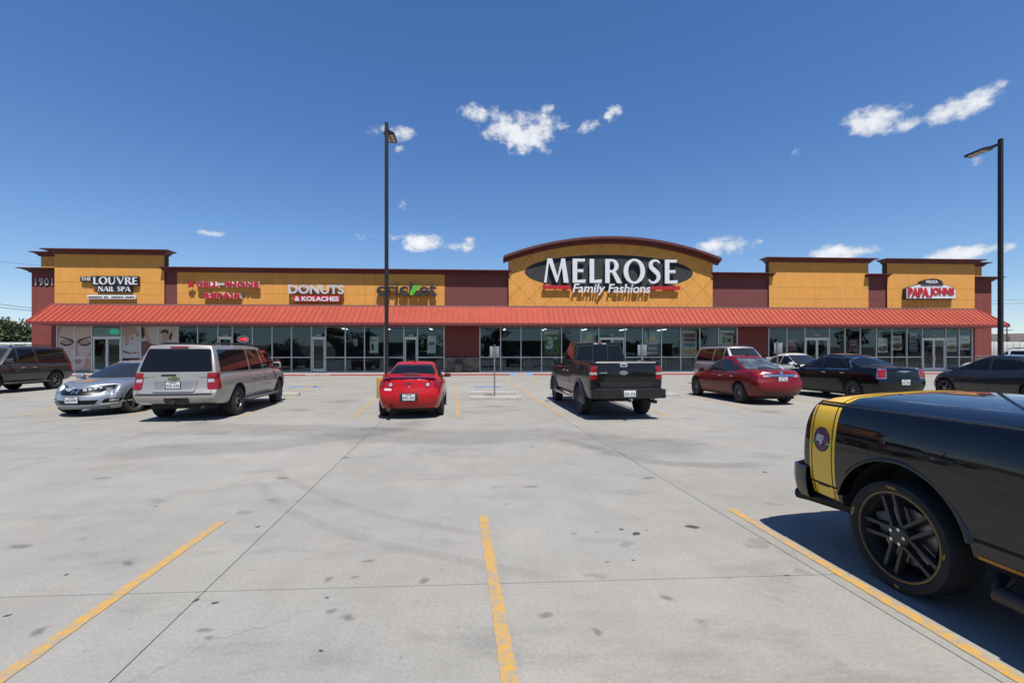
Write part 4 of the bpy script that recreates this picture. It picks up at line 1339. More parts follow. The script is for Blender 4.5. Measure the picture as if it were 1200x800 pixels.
# ================================================================ vehicles
def paint(name, col, metal=.0, rough=.35, flake=0):
    return mat('paint_' + name, col, rough, metal, coat=1.0, var=.05, vscale=1.4, coat_rough=.04)


M_TINT = mat('tinted_car_glass', (.008, .009, .010), .03, spec=.35, var=.0)
M_CLEAR = mat('car_glass', (.022, .028, .032), .03, spec=.5, var=0)
M_TRIM = mat('black_trim', (.018, .018, .018), .55, var=.1)
M_GAP = mat('panel_gap', (.006, .006, .006), .9, var=0)
M_TYRE = mat('tyre_rubber', (.022, .022, .022), .85, var=.2, vscale=12, bump=.2, bscale=40)
M_CHROME = mat('chrome', (.95, .94, .92), .22, 1.0, var=.04)
M_ALLOY = mat('alloy_wheel', (.42, .42, .42), .32, .85, var=.08, vscale=10)
M_ALLOYD = mat('dark_alloy_wheel', (.07, .07, .072), .4, .5, var=.1, vscale=10)
M_HUB = mat('brake_dust_dark', (.03, .03, .03), .7, .3)
M_TAIL = mat('red_lamp_lens', (.30, .006, .010), .15, coat=.35, var=.12, vscale=14)
M_LENS = mat('clear_lamp_lens', (.50, .52, .55), .12, .2, coat=1.0, var=.15, vscale=14)
M_GLOSSK = mat('gloss_black_grille', (.006, .006, .007), .35, spec=.2)
M_AMBER = mat('amber_lamp_lens', (.55, .16, .02), .15, coat=1.0)
M_PLATE = mat('licence_plate', (.66, .67, .68), .45, var=.03)
M_INK = mat('plate_ink', (.03, .035, .07), .5)
M_UNDER = mat('underbody', (.02, .02, .02), .9)
M_BOARD = mat('side_step', (.10, .10, .10), .6, var=.1)


def hull_cage(us, ts, ss, P):
    bm = bmesh.new()
    V = {}
    nu, nt_, ns = len(us) - 1, len(ts) - 1, len(ss) - 1

    def v(i, j, k):
        if (i, j, k) not in V: V[(i, j, k)] = bm.verts.new(P(us[i], ts[j], ss[k]))
        return V[(i, j, k)]
    for i in range(nu):
        for k in range(ns):
            bm.faces.new((v(i, 0, k), v(i, 0, k + 1), v(i + 1, 0, k + 1), v(i + 1, 0, k)))
            bm.faces.new((v(i, nt_, k), v(i + 1, nt_, k), v(i + 1, nt_, k + 1), v(i, nt_, k + 1)))
        for j in range(nt_):
            bm.faces.new((v(i, j, 0), v(i + 1, j, 0), v(i + 1, j + 1, 0), v(i, j + 1, 0)))
            bm.faces.new((v(i, j, ns), v(i, j + 1, ns), v(i + 1, j + 1, ns), v(i + 1, j, ns)))
    for j in range(nt_):
        for k in range(ns):
            bm.faces.new((v(0, j, k), v(0, j + 1, k), v(0, j + 1, k + 1), v(0, j, k + 1)))
            bm.faces.new((v(nu, j, k), v(nu, j, k + 1), v(nu, j + 1, k + 1), v(nu, j + 1, k)))
    bmesh.ops.recalc_face_normals(bm, faces=bm.faces)
    me = bpy.data.meshes.new('cage'); bm.to_mesh(me); bm.free()
    return me


def bake(me, level, cutters=None, mats=(), sharp=35):
    o = bpy.data.objects.new('tmp', me); COL.objects.link(o)
    for m in mats: me.materials.append(m)
    s = o.modifiers.new('s', 'SUBSURF'); s.levels = level; s.render_levels = level
    if cutters is not None:
        b = o.modifiers.new('b', 'BOOLEAN'); b.operation = 'DIFFERENCE'; b.object = cutters; b.solver = 'EXACT'
    dg = bpy.context.evaluated_depsgraph_get(); dg.update()
    r = bpy.data.meshes.new_from_object(o.evaluated_get(dg))
    bpy.data.objects.remove(o); bpy.data.meshes.remove(me)
    r.shade_smooth(); r.set_sharp_from_angle(angle=R(sharp))
    return r


class Car:
    def __init__(s, name, label, cat, S, pm, level=2):
        s.S = S; s.pm = pm; s.label = label
        s.root = tag(empty(name), label, cat)
        wb = S['wb']; s.ax = (-wb / 2, wb / 2)
        x0, x1 = S['x']
        us = S.get('us') or [0, .012, .05, .12, .2, .3, .4, .5, .6, .7, .8, .88, .95, .988, 1]
        ts = S.get('ts') or [0, .07, .3, .5, .7, .88, .96, 1]
        ss = [-1, -.95, -.8, -.4, 0, .4, .8, .95, 1]

        def P(u, t, q):
            xn = x0 + (x1 - x0) * u
            zt, zb = lerp_tab(S['top'], xn), lerp_tab(S['bot'], xn)
            wr = max(0, 1 - u / .16) ** 1.5; wf = max(0, (u - .84) / .16) ** 1.5
            x = xn + wr * (lerp_tab(S['rin'], t) + S['bow'][0] * abs(q) ** 2.4) - wf * (lerp_tab(S['fin'], t) + S['bow'][1] * abs(q) ** 2.4)
            y = q * lerp_tab(S['plan'], xn) * lerp_tab(S['sect'], t)
            z = zb + (zt - zb) * t + (S['crown'] * (1 - q * q) * (t ** 6))
            return (x, y, z)
        cut = bmesh.new()
        for a in s.ax:
            for sd in (-1, 1):
                ya = sd * (S['hw'] - .40); yb = sd * (S['hw'] + .3)
                rr = S['arch']
                n = 36
                ring = [[], []]
                for k in range(n):
                    an = 2 * math.pi * k / n
                    for q, yy in enumerate((ya, yb)):
                        ring[q].append(cut.verts.new((a + rr * math.cos(an), yy, S.get('archz', S['r'] + .01) + rr * math.sin(an))))
                for k in range(n): cut.faces.new((ring[0][k], ring[0][(k + 1) % n], ring[1][(k + 1) % n], ring[1][k]))
                cut.faces.new(ring[0]); cut.faces.new(ring[1][::-1])
        if S.get('bed'):
            b = S['bed']; bm_box(cut, ((b[0] + b[1]) / 2, 0, b[3] / 2 + 1.5), (b[1] - b[0], 2 * b[2], 3.0 - b[3] + 0.0))
        bmesh.ops.recalc_face_normals(cut, faces=cut.faces)
        for f in cut.faces: f.material_index = 1
        cme = bpy.data.meshes.new('cut'); cut.to_mesh(cme); cut.free()
        cme.materials.append(pm); cme.materials.append(M_UNDER)
        co = bpy.data.objects.new('cut', cme); COL.objects.link(co)
        me = bake(hull_cage(us, ts, ss, P), level, co, (pm, M_UNDER))
        bpy.data.objects.remove(co); bpy.data.meshes.remove(cme)
        s.body = link('body', me, s.root)
        geo = [me]
        if S.get('cab'):
            c = S['cab']
            cu = c.get('us') or [0, .03, .12, .28, .5, .72, .88, .97, 1]
            ct = [0, .35, .7, .9, .97, 1]

            def Q(u, t, q):
                xa, xb = lerp_tab(c['xr'], t), lerp_tab(c['xf'], t)
                ra, rb = c['xr'][-1][1], c['xf'][-1][1]
                zr = lerp_tab(c['roof'], ra + (rb - ra) * u)
                bow = c['bow'][0] * abs(q) ** 2 * max(0, 1 - u / .3) - c['bow'][1] * abs(q) ** 2 * max(0, (u - .7) / .3)
                tp = 1 - c.get('taper', (.05, .05))[0] * max(0, 1 - u / .35) ** 2 - c.get('taper', (.05, .05))[1] * max(0, (u - .65) / .35) ** 2
                return (xa + (xb - xa) * u + bow, q * lerp_tab(c['w'], t) * tp, c['zb'] + (zr - c['zb']) * t + c['crown'] * (1 - q * q) * t ** 6)
            me2 = bake(hull_cage(cu, ct, ss, Q), level, None, (pm,))
            s.cab = link('cabin', me2, s.root); geo.append(me2)
        vs, fs = [], []
        for g in geo:
            off = len(vs); vs += [v.co.copy() for v in g.vertices]; fs += [[i + off for i in p.vertices] for p in g.polygons]
        s.bvh = BVHTree.FromPolygons(vs, fs)
        s.wheels()

    # ---- wheels
    def wheels(s):
        S = s.S
        r, wd, rim = S['r'], S['tw'], S['rim']
        st = S.get('style', 5); rm = S.get('rimmat', M_ALLOY)
        bm = bmesh.new()
        h = wd / 2
        prof = [(rim * .97, h * .72), (rim * 1.03, h * .94), (rim + (r - rim) * .45, h * 1.06), (rim + (r - rim) * .82, h * .98), (r * .985, h * .84), (r, h * .62), (r, h * .2), (r * .992, h * .17), (r * .992, h * .10), (r, h * .07),
                (r, -h * .07), (r * .992, -h * .10), (r * .992, -h * .17), (r, -h * .2), (r, -h * .62), (r * .985, -h * .84), (rim + (r - rim) * .5, -h * 1.03), (rim, -h * .8), (rim * .97, -h * .72)]
        rg = bm_lathe(bm, prof, 72)
        for ri, (rr_, hh_) in enumerate(prof):                     # tread blocks at the shoulders
            if rr_ >= r * .984 and abs(hh_) > h * .5:
                for k_, v_ in enumerate(rg[ri]):
                    if (k_ + (ri > 9)) % 3 == 0: v_.co.x *= .972; v_.co.z *= .972
        tyre = bpy.data.meshes.new('tyre'); bmesh.ops.recalc_face_normals(bm, faces=bm.faces); bm.to_mesh(tyre); bm.free(); tyre.materials.append(M_TYRE); tyre.shade_smooth(); tyre.set_sharp_from_angle(angle=R(30))
        # barrel + disc (outer face is +y)
        bm = bmesh.new()
        bm_lathe(bm, [(rim * .975, h * .75), (rim * .9, h * .5), (rim * .86, -h * .6), (.02, -h * .6)], 36)
        bm_lathe(bm, [(rim * .62, -h * .05), (rim * .62, .01 + h * .05), (.03, .012 + h * .05)], 28)
        hub = bpy.data.meshes.new('wheel'); bm.to_mesh(hub); bm.free(); hub.materials.append(M_HUB); hub.shade_smooth(); hub.set_sharp_from_angle(angle=R(40))
        bm = bmesh.new()
        yo = h * S.get('dish', .55)
        bm_lathe(bm, [(rim * 1.0, h * .72), (rim * 1.0, h * .86), (rim * .955, h * .86), (rim * .925, h * .62), (rim * .925, h * .45)], 44)
        bm_lathe(bm, [(rim * .245, yo * .45), (rim * .235, yo), (rim * .20, yo + .012), (.0, yo + .016)], 24)
        n = st
        tw = S.get('spoke', (.16, .12))

        def spoke(a0, a1, w0, w1, r0=.16, r1=.955):
            p0 = Vector((math.cos(a0) * r0 * rim, 0, math.sin(a0) * r0 * rim)); p1 = Vector((math.cos(a1) * r1 * rim, 0, math.sin(a1) * r1 * rim))
            d = (p1 - p0).normalized(); nn = Vector((-d.z, 0, d.x))
            q = []
            for (p, wv, yv) in ((p0, w0, yo), (p1, w1, h * .66)):
                for sg in (-1, 1): q.append((p + nn * sg * wv * rim / 2, yv))
            lo = [bm.verts.new((p.x, yv - .045, p.z)) for p, yv in q]
            hi = [bm.verts.new((p.x + nn.x * (.006 if i % 2 == 0 else -.006), yv, p.z + nn.z * (.006 if i % 2 == 0 else -.006))) for i, (p, yv) in enumerate(q)]
            bm.faces.new((hi[0], hi[1], hi[3], hi[2])); bm.faces.new((lo[0], lo[2], lo[3], lo[1]))
            for a, b_ in ((0, 1), (1, 3), (3, 2), (2, 0)): bm.faces.new((lo[a], lo[b_], hi[b_], hi[a]))
        for k in range(n):
            a = 2 * math.pi * k / n + math.pi / 2
            if S.get('twin'):
                e = S['twin']
                q_ = S.get('inner', e * .45)
                spoke(a - q_, a - e, tw[0], tw[1], .2); spoke(a + q_, a + e, tw[0], tw[1], .2)
            else: spoke(a, a, tw[0], tw[1])
        for k in range(5):
            a = 2 * math.pi * k / 5 + .6 + math.pi / 2
            bm_lathe(bm, [(.012, yo - .01), (.012, yo + .024), (.0, yo + .026)], 8, c=(math.cos(a) * rim * .17, 0, math.sin(a) * rim * .17), mi=1)
        bmesh.ops.recalc_face_normals(bm, faces=bm.faces)
        rme = bpy.data.meshes.new('rim'); bm.to_mesh(rme); bm.free(); rme.materials.append(rm); rme.materials.append(M_CHROME); rme.shade_smooth(); rme.set_sharp_from_angle(angle=R(30))
        rnd = random.Random(len(s.label))
        for a in s.ax:
            for sd in (-1, 1):
                o = link('wheel', hub, s.root, (a, sd * S['track'], r - .004))
                o.rotation_euler = (0, rnd.uniform(0, 6), 0 if sd > 0 else math.pi)
                if a > 0 and S.get('steer'): o.rotation_euler.z += R(S['steer'])
                link('tyre', tyre, o); link('rim', rme, o)

    # ---- projected panels
    def ray(s, p, axis, sd):
        if axis == 'side': o, d = Vector((p[0], sd * 3, p[1])), Vector((0, -sd, 0))
        elif axis == 'rear': o, d = Vector((-7, p[0], p[1])), Vector((1, 0, 0))
        elif axis == 'front': o, d = Vector((7, p[0], p[1])), Vector((-1, 0, 0))
        elif axis in ('corner', 'fcorner'):
            f = -1 if axis == 'corner' else 1
            xe = s.S['x'][0] if f < 0 else s.S['x'][1]
            d = Vector((-f, -sd, 0)).normalized()
            o = Vector((xe, sd * s.S['hw'], p[1])) + Vector((-f, sd, 0)).normalized() * p[0] - d * 2
        else: o, d = Vector((p[0], p[1], 4)), Vector((0, 0, -1))
        h, n, _, _ = s.bvh.ray_cast(o, d)
        if h is None: return None, None, d
        if n.dot(d) > 0: n = -n
        return h, n, d

    def patch(s, name, pts, m, axis='side', sd=1, off=.004, r=0, step=.07, parent=None, depth=.012, ymin=0):
        if r: pts = fillet(pts, r)
        bm = bmesh.new()
        bm.faces.new([bm.verts.new((p[0], p[1], 0)) for p in pts])
        xs_ = [p[0] for p in pts]; ys_ = [p[1] for p in pts]
        for ax, lo, hi in ((0, min(xs_), max(xs_)), (1, min(ys_), max(ys_))):
            k = int((hi - lo) / step)
            for i in range(1, k + 1):
                co = [0, 0, 0]; no = [0, 0, 0]; co[ax] = lo + (hi - lo) * i / (k + 1); no[ax] = 1
                bmesh.ops.bisect_plane(bm, geom=bm.verts[:] + bm.edges[:] + bm.faces[:], plane_co=co, plane_no=no, dist=1e-5)
        bad = []
        for v in bm.verts:
            h, n, d = s.ray((v.co.x, v.co.y), axis, sd)
            if h is None or abs(h.y) < ymin: bad.append(v); continue
            v.co = h + n * off
        for v in bad: bm.verts.remove(v)
        if not bm.faces: bm.free(); return None
        # thickness towards the body
        be = [e for e in bm.edges if len(e.link_faces) == 1]
        ex = bmesh.ops.extrude_edge_only(bm, edges=be)
        for v in [g for g in ex['geom'] if isinstance(g, bmesh.types.BMVert)]: v.co += d * (depth + off)
        return bm_obj(name, bm, m, parent or s.root, smooth=35)

    def window(s, name, pts, m=None, axis='side', both=True, seal=.022, r=.04, step=.07, off=.006):
        cx_ = sum(p[0] for p in pts) / len(pts); cy_ = sum(p[1] for p in pts) / len(pts)
        for sd in ((1, -1) if both and axis == 'side' else (1,)):
            o = s.patch(name, pts, m or M_TINT, axis, sd, off, r, step)
            if o is None: continue
            if seal:
                big = []
                N_ = len(pts)
                for i, p in enumerate(pts):
                    a, b_ = Vector(pts[i - 1]), Vector(pts[(i + 1) % N_]); p = Vector(p)
                    n1 = (p - a).normalized(); n2 = (b_ - p).normalized()
                    nn = Vector((n1.y + n2.y, -(n1.x + n2.x)))
                    if nn.length < 1e-5: nn = Vector((n1.y, -n1.x))
                    nn.normalize()
                    if nn.dot(p - Vector((cx_, cy_))) < 0: nn = -nn
                    big.append(tuple(p + nn * seal))
                s.patch('window_seal', big, M_TRIM, axis, sd, off * .4, r, step, parent=o)

    def panel(s, name, pts, m, axis='side', both=True, **k):
        out = []
        if axis in ('side', 'corner', 'fcorner'):
            for sd in ((1, -1) if both else (1,)): out.append(s.patch(name, pts, m, axis, sd, **k))
        else:
            out.append(s.patch(name, pts, m, axis, 1, **k))
            if both:
                ax = 1 if axis == 'top' else 0
                q = [((-p[0], p[1]) if ax == 0 else (p[0], -p[1])) for p in pts][::-1]
                out.append(s.patch(name, q, m, axis, 1, **k))
        return out

    def seam(s, pts, axis='side', both=True, wd=.009, m=None, name='panel_gap', off=.0015):
        """a narrow dark gap following a polyline on the bodywork"""
        for sd in ((1, -1) if (both and axis == 'side') else (1,)):
            S_ = []
            for a, b_ in zip(pts, pts[1:]):
                a, b_ = Vector(a), Vector(b_); k = max(1, int((b_ - a).length / .05))
                S_ += [a.lerp(b_, i / k) for i in range(k)]
            S_.append(Vector(pts[-1]))
            bm = bmesh.new(); prev = None
            for i, p in enumerate(S_):
                t = (S_[min(i + 1, len(S_) - 1)] - S_[max(i - 1, 0)]).normalized(); n = Vector((-t.y, t.x)) * wd / 2
                row = []
                for q in (p - n, p + n):
                    h, nn, d = s.ray((q.x, q.y), axis, sd)
                    row.append(None if h is None else bm.verts.new(h + nn * off))
                if prev and None not in prev and None not in row: bm.faces.new((prev[0], row[0], row[1], prev[1]))
                prev = row
            bm_obj(name, bm, m or M_GAP, s.root)

    def box(s, name, c, size, m, bev=.01, rot=None, parent=None):
        return box(name, c, size, m, parent or s.root, bev, rot)

    def on(s, name, p, size, m, axis='side', both=True, bev=.008, off=0.0):
        """a small solid fitting seated on the bodywork"""
        for sd in ((1, -1) if (both and axis == 'side') else (1,)):
            h, n, d = s.ray(p, axis, sd)
            if h is None: continue
            sz_ = {'side': (size[0], size[2], size[1]), 'rear': (size[2], size[0], size[1]), 'front': (size[2], size[0], size[1]), 'top': size}[axis]
            box(name, h + n * off, sz_, m, s.root, bev)

    def mirrors(s, x, y, z, m, size=(.13, .22, .15)):
        for sd in (-1, 1):
            bm = bmesh.new(); bm_box(bm, (x, sd * (y + size[1] / 2), z), size, min(size) * .3, seg=3)
            o = bm_obj('wing_mirror', bm, m, s.root, smooth=50)
            bm = bmesh.new(); bm_box(bm, (x + .03, sd * (y - .01), z - size[2] * .35), (.06, .16, .04), .01)
            bm_obj('mirror_arm', bm, M_TRIM, o)
            bm = bmesh.new(); bm_box(bm, (x - size[0] / 2 - .001, sd * (y + size[1] / 2), z), (.006, size[1] * .8, size[2] * .75), .002)
            bm_obj('mirror_glass', bm, M_CLEAR, o)

    def plate(s, axis, y, z, txt=None, dark=False, off=.012):
        h, n, d = s.ray((y, z), axis, 1)
        if h is None: return
        fr = -1 if axis == 'rear' else 1
        x = h.x + fr * off
        o = box('licence_plate', (x, y, z), (.012, .31, .16), M_PLATE, s.root, .004)
        box('plate_frame', (x - fr * .003, y, z), (.012, .345, .19), M_TRIM, o, .004)
        rz = math.pi / 2 if fr > 0 else -math.pi / 2
        if txt:
            text_obj('plate_number', txt, (x + fr * .008, y, z - .005), M_INK, o, width=.25, height=.065, depth=.002, bold=.02, rz=rz)
        else:
            for k in range(7):
                if k == 3: continue
                box('plate_mark', (x + fr * .007, y - .12 + k * .04, z - .005), (.002, .017, .055), M_INK, o)
        box('plate_header', (x + fr * .007, y, z + .058), (.002, .16, .016), M_INK, o)

    def seat_heads(s, x, y, z, m):
        pass

    def place(s, p, th, ref='rear', scale=(1, 1, 1), z=0.0):
        """ground point p (world) under the rear/front axle's centre; th = heading, degrees left of the camera's axis"""
        a = R(th)
        d = cam2w(-math.sin(a), math.cos(a)); rz = math.atan2(d.y, d.x)
        off = s.ax[1] * scale[0] * (1 if ref == 'rear' else -1)
        s.root.location = Vector((p.x, p.y, z)) + d * off
        s.root.rotation_euler = (0, 0, rz)
        s.root.scale = scale


# ---------------------------------------------------------------- specs
def sedan(wb=2.78, ro=1.06, fo=.99, hw=.915, roof=1.46, belt=.93, hood=.93, deck=1.04, r=.325, tw=.215, rim=.218, cab=None, **k):
    x0, x1 = -wb / 2 - ro, wb / 2 + fo
    S = dict(wb=wb, x=(x0, x1), hw=hw, r=r, tw=tw, rim=rim, track=hw - tw / 2 - .025, arch=r + .05, crown=.035,
             top=[(x0, deck - .06), (x0 + .25, deck), (-wb / 2 + .1, deck - .01), (-.4, belt + .02), (.5, belt - .01), (wb / 2 - .35, hood), (wb / 2 + .2, hood - .09), (x1 - .25, hood - .20), (x1, hood - .30)],
             bot=[(x0, .30), (x0 + .3, .24), (-wb / 2, .2), (wb / 2, .19), (x1 - .2, .19), (x1, .21)],
             plan=[(x0, hw * .84), (x0 + .35, hw * .95), (-wb / 2 + .1, hw), (wb / 2 - .2, hw), (wb / 2 + .35, hw * .955), (x1 - .25, hw * .87), (x1, hw * .74)],
             sect=[(0, .86), (.1, .93), (.35, .985), (.55, 1.0), (.75, .985), (.9, .945), (1, .86)],
             rin=[(0, .14), (.12, .05), (.35, 0), (.5, .0), (.58, .06), (.9, .13), (1, .17)], fin=[(0, .10), (.15, .02), (.45, 0), (.7, .05), (.9, .14), (1, .26)], bow=(.16, .36))
    S['cab'] = dict(zb=belt - .12, xr=[(0, x0 + .42), (.2, x0 + .55), (1, -wb / 2 + .62)], xf=[(0, wb / 2 - .05), (.2, wb / 2 - .22), (1, .22)],
                    roof=[(-wb / 2 + .5, roof - .06), (-.4, roof), (-.1, roof), (.25, roof - .05)], w=[(0, hw * .93), (.3, hw * .885), (.7, hw * .745), (1, hw * .60)], bow=(.10, -.0), crown=.035, taper=(.10, .05))
    S['cab']['bow'] = (.12, .16)
    for a, b_ in k.items(): S[a] = b_
    if cab: S['cab'].update(cab)
    return S


def suv(wb=3.30, ro=1.31, fo=1.03, hw=1.0, roof=1.90, belt=1.17, hood=1.17, r=.40, tw=.275, rim=.235, **k):
    x0, x1 = -wb / 2 - ro, wb / 2 + fo
    S = dict(wb=wb, x=(x0, x1), hw=hw, r=r, tw=tw, rim=rim, track=hw - tw / 2 - .03, arch=r + .075, crown=.03,
             top=[(x0, belt - .01), (x0 + .3, belt + .01), (0, belt), (wb / 2 - .5, belt - .01), (wb / 2 - .3, hood), (wb / 2 + .4, hood - .05), (x1 - .2, hood - .12), (x1, hood - .22)],
             bot=[(x0, .46), (x0 + .35, .40), (-wb / 2, .36), (wb / 2, .35), (x1 - .2, .32), (x1, .36)],
             plan=[(x0, hw * .93), (x0 + .3, hw * .98), (-wb / 2, hw), (wb / 2, hw), (wb / 2 + .5, hw * .97), (x1 - .15, hw * .92), (x1, hw * .84)],
             sect=[(0, .89), (.1, .95), (.35, .992), (.55, 1.0), (.78, .985), (.92, .955), (1, .90)],
             rin=[(0, .12), (.1, .02), (.26, 0), (.33, .0), (.37, .075), (.6, .09), (1, .13)], fin=[(0, .08), (.2, 0), (.5, 0), (.8, .04), (1, .14)], bow=(.09, .18))
    S['cab'] = dict(zb=belt - .12, xr=[(0, x0 + .10), (.25, x0 + .13), (1, x0 + .36)], xf=[(0, wb / 2 - .22), (.2, wb / 2 - .34), (1, wb / 2 - 1.02)],
                    roof=[(x0 + .3, roof - .03), (-.8, roof), (.1, roof - .01), (wb / 2 - 1.0, roof - .05)], w=[(0, hw * .945), (.3, hw * .905), (.75, hw * .80), (1, hw * .715)], bow=(.06, .16), crown=.03, taper=(.03, .05),
                    us=[0, .02, .06, .2, .4, .6, .8, .94, .98, 1])
    for a, b_ in k.items(): S[a] = b_
    return S


LINE_TH = 6.8       # the stalls' direction, degrees left of the camera's axis


def G(px, py): return gpt(px, py)


# ---------------------------------------------------------------- 1 silver long SUV, seen from behind
def big_suv_details(c, S, pm, rails=True):
    x0, x1 = S['x']; wb = S['wb']
    bz = S['belt_z']; rz_ = S['roof_z']
    zt = rz_ - .14
    c.window('side_window', [(x0 + .42, bz + .05), (x0 + .56, zt), (-.62 - (wb - 2.95) * .5, zt + .02), (-.66 - (wb - 2.95) * .5, bz + .05)])
    a = -.54 - (wb - 2.95) * .5
    c.window('side_window', [(a, bz + .05), (a + .03, zt + .02), (.18, zt + .02), (.26, bz + .05)])
    c.window('side_window', [(.36, bz + .05), (.29, zt + .02), (wb / 2 - 1.12, zt - .02), (wb / 2 - .58, bz + .06)], M_TINT)
    c.window('windscreen', [(-.74, bz + .06), (-.62, zt + .03), (.62, zt + .03), (.74, bz + .06)], M_CLEAR, 'front', seal=.03, r=.05)
    c.window('rear_window', [(-.80, bz + .07), (-.69, zt + .02), (.69, zt + .02), (.80, bz + .07)], M_TINT, 'rear', seal=.02, r=.06)
    zl = .50
    for xx in (a - .05, .31, wb / 2 - .52): c.seam([(xx, zt + .05 if xx < .5 else bz + .02), (xx + .01, bz + .03), (xx + .01, .6 if xx > a else .86), (xx + (.0 if xx > a else .22), zl)])
    c.seam([(a + .17, zl), (wb / 2 - .5, zl)])
    for xx in (.02, wb / 2 - 1.52 + .3): pass
    for xx in (a + .62, .31 + .14): pass
    c.on('door_handle', (.16, bz - .16), (.17, .045, .05), M_CHROME); c.on('door_handle', (a + .16, bz - .16), (.17, .045, .05), M_CHROME)
    c.panel('side_moulding', [(a + .22, .70), (a + .22, .76), (wb / 2 - .58, .76), (wb / 2 - .58, .70)], pm, off=.014)
    c.mirrors(wb / 2 - .62, S['hw'] - .05, bz + .13, pm, (.14, .25, .19))
    for sd in (-1, 1):
        c.box('running_board', (0, sd * (S['hw'] + .03), .40), (wb - 1.0, .17, .05), M_BOARD, .015)
        if rails:
            tube('roof_rail', [(x0 + .75, sd * .62, rz_ - .03), (x0 + .85, sd * .62, rz_ + .045), (.1, sd * .62, rz_ + .055), (.35, sd * .62, rz_ - .01)], .02, M_TRIM, c.root, 8)
    # rear
    hw = S['hw']
    c.panel('tail_lamp', [(-.10, bz - .37), (-.085, bz + .03), (.17, bz + .03), (.19, bz - .37)], M_TAIL, 'corner', r=.02, off=.012, step=.03)
    c.panel('reverse_lamp', [(-.08, bz - .20), (-.08, bz - .12), (.03, bz - .12), (.03, bz - .20)], M_LENS, 'corner', off=.018, r=.01, step=.03)
    c.seam([(-hw + .19, bz + .04), (-hw + .19, .70), (hw - .19, .70), (hw - .19, bz + .04)], 'rear', wd=.012)
    c.seam([(-hw + .1, .675), (hw - .1, .675)], 'rear', wd=.03)
    c.panel('high_brake_lamp', [(-.20, zt + .055), (-.20, zt + .085), (.20, zt + .085), (.20, zt + .055)], M_TAIL, 'rear', both=False, off=.02)
    # liftgate plate recess
    c.panel('plate_surround', [(-.46, bz - .43), (-.50, bz - .09), (.50, bz - .09), (.46, bz - .43)], pm, 'rear', both=False, r=.05, off=.028)
    c.panel('plate_recess', [(-.40, bz - .36), (-.45, bz - .17), (.45, bz - .17), (.40, bz - .36)], mat('recess_grey', (.22, .23, .25), .5), 'rear', both=False, r=.04, off=.032)
    c.plate('rear', 0, bz - .265, off=.052)
    c.panel('badge', [(-.12, bz - .125), (-.12, bz - .085), (-.05, bz - .085), (-.05, bz - .07), (.05, bz - .07), (.05, bz - .085), (.12, bz - .085), (.12, bz - .125), (.05, bz - .125), (.05, bz - .14), (-.05, bz - .14), (-.05, bz - .125)], mat('gold_badge', (.45, .32, .08), .3, .8), 'rear', both=False, off=.045, step=.05)
    c.panel('handle_recess', [(-.03, bz - .05), (-.03, bz + .0), (.30, bz + .0), (.30, bz - .05)], M_TRIM, 'rear', both=False, off=.006)
    c.panel('hitch_cover', [(-.34, .47), (-.34, .60), (.20, .60), (.20, .47)], M_TRIM, 'rear', both=False, off=.008)
    c.box('hitch_receiver', (x0 - .01, -.05, .5), (.1, .07, .07), M_UNDER, .01)
    tube('exhaust_pipe', [(-wb / 2 - .2, -.6, .36), (x0 + .1, -.62, .36)], .035, M_UNDER, c.root)
    # front
    c.panel('grille', [(-.55, .72), (-.55, 1.0), (.55, 1.0), (.55, .72)], M_TRIM, 'front', both=False, off=.006)
    c.panel('grille_bar', [(-.56, .84), (-.56, .895), (.56, .895), (.56, .84)], M_CHROME, 'front', both=False, off=.014)
    c.panel('headlamp', [(.58, .82), (.58, 1.02), (.86, 1.02), (.86, .80)], M_LENS, 'front', off=.01, r=.03)
    c.plate('front', 0, .55)
    bm = bmesh.new(); bm_box(bm, ((x0 + x1) / 2, 0, .38), (x1 - x0 - .9, hw * 1.35, .16)); bm_obj('chassis', bm, M_UNDER, c.root)
    for a_ in c.ax:
        for sd in (-1, 1): pass
        bm = bmesh.new(); bm_tube(bm, [(a_, -S['track'] + .1, S['r']), (a_, S['track'] - .1, S['r'])], .06, 8); bm_obj('axle', bm, M_UNDER, c.root)
    bm = bmesh.new()


S = suv(r=.405, style=6, spoke=(.26, .2), rim=.225, steer=4); S['belt_z'] = 1.17; S['roof_z'] = 1.90
P_SILV = paint('champagne_silver', (.47, .445, .41), .45, .4)
c = Car('sport_utility_vehicle', 'champagne silver long SUV with muddy tyres parked nose toward the phone repair shop', 'car', S, P_SILV)
big_suv_details(c, S, P_SILV)
c.place(G(234, 487), 9.5)

# ---------------------------------------------------------------- 2 brown SUV backed in at the left edge
S = suv(wb=2.95, ro=1.12, r=.40, style=6, spoke=(.28, .22), rim=.225); S['belt_z'] = 1.17; S['roof_z'] = 1.90
P_BRN = paint('bronze_brown', (.062, .057, .052), .45, .4)
c = Car('sport_utility_vehicle', 'dark bronze brown SUV with tinted windows backed in beside the silver coupe', 'car', S, P_BRN)
big_suv_details(c, S, P_BRN)
p = G(64.7, 455.5); d = cam2w(math.cos(R(LINE_TH)), math.sin(R(LINE_TH)))
c.place(p - d * .93, 180 + LINE_TH, scale=(1, 1, 1.04))

# ---------------------------------------------------------------- 3 pale silver SUV behind the red sedan
S = suv(wb=2.95, ro=1.12, r=.39, style=5, rim=.225); S['belt_z'] = 1.17; S['roof_z'] = 1.90
P_PALE = paint('pale_silver', (.44, .43, .44), .4, .4)
c = Car('sport_utility_vehicle', 'pale silver SUV facing the lot behind the dark red sedan', 'car', S, P_PALE)
big_suv_details(c, S, P_PALE)
q0 = cam2w(11.35, 21.2)
c.place(q0, 180 + LINE_TH, 'front', scale=(1, 1, 1.06))

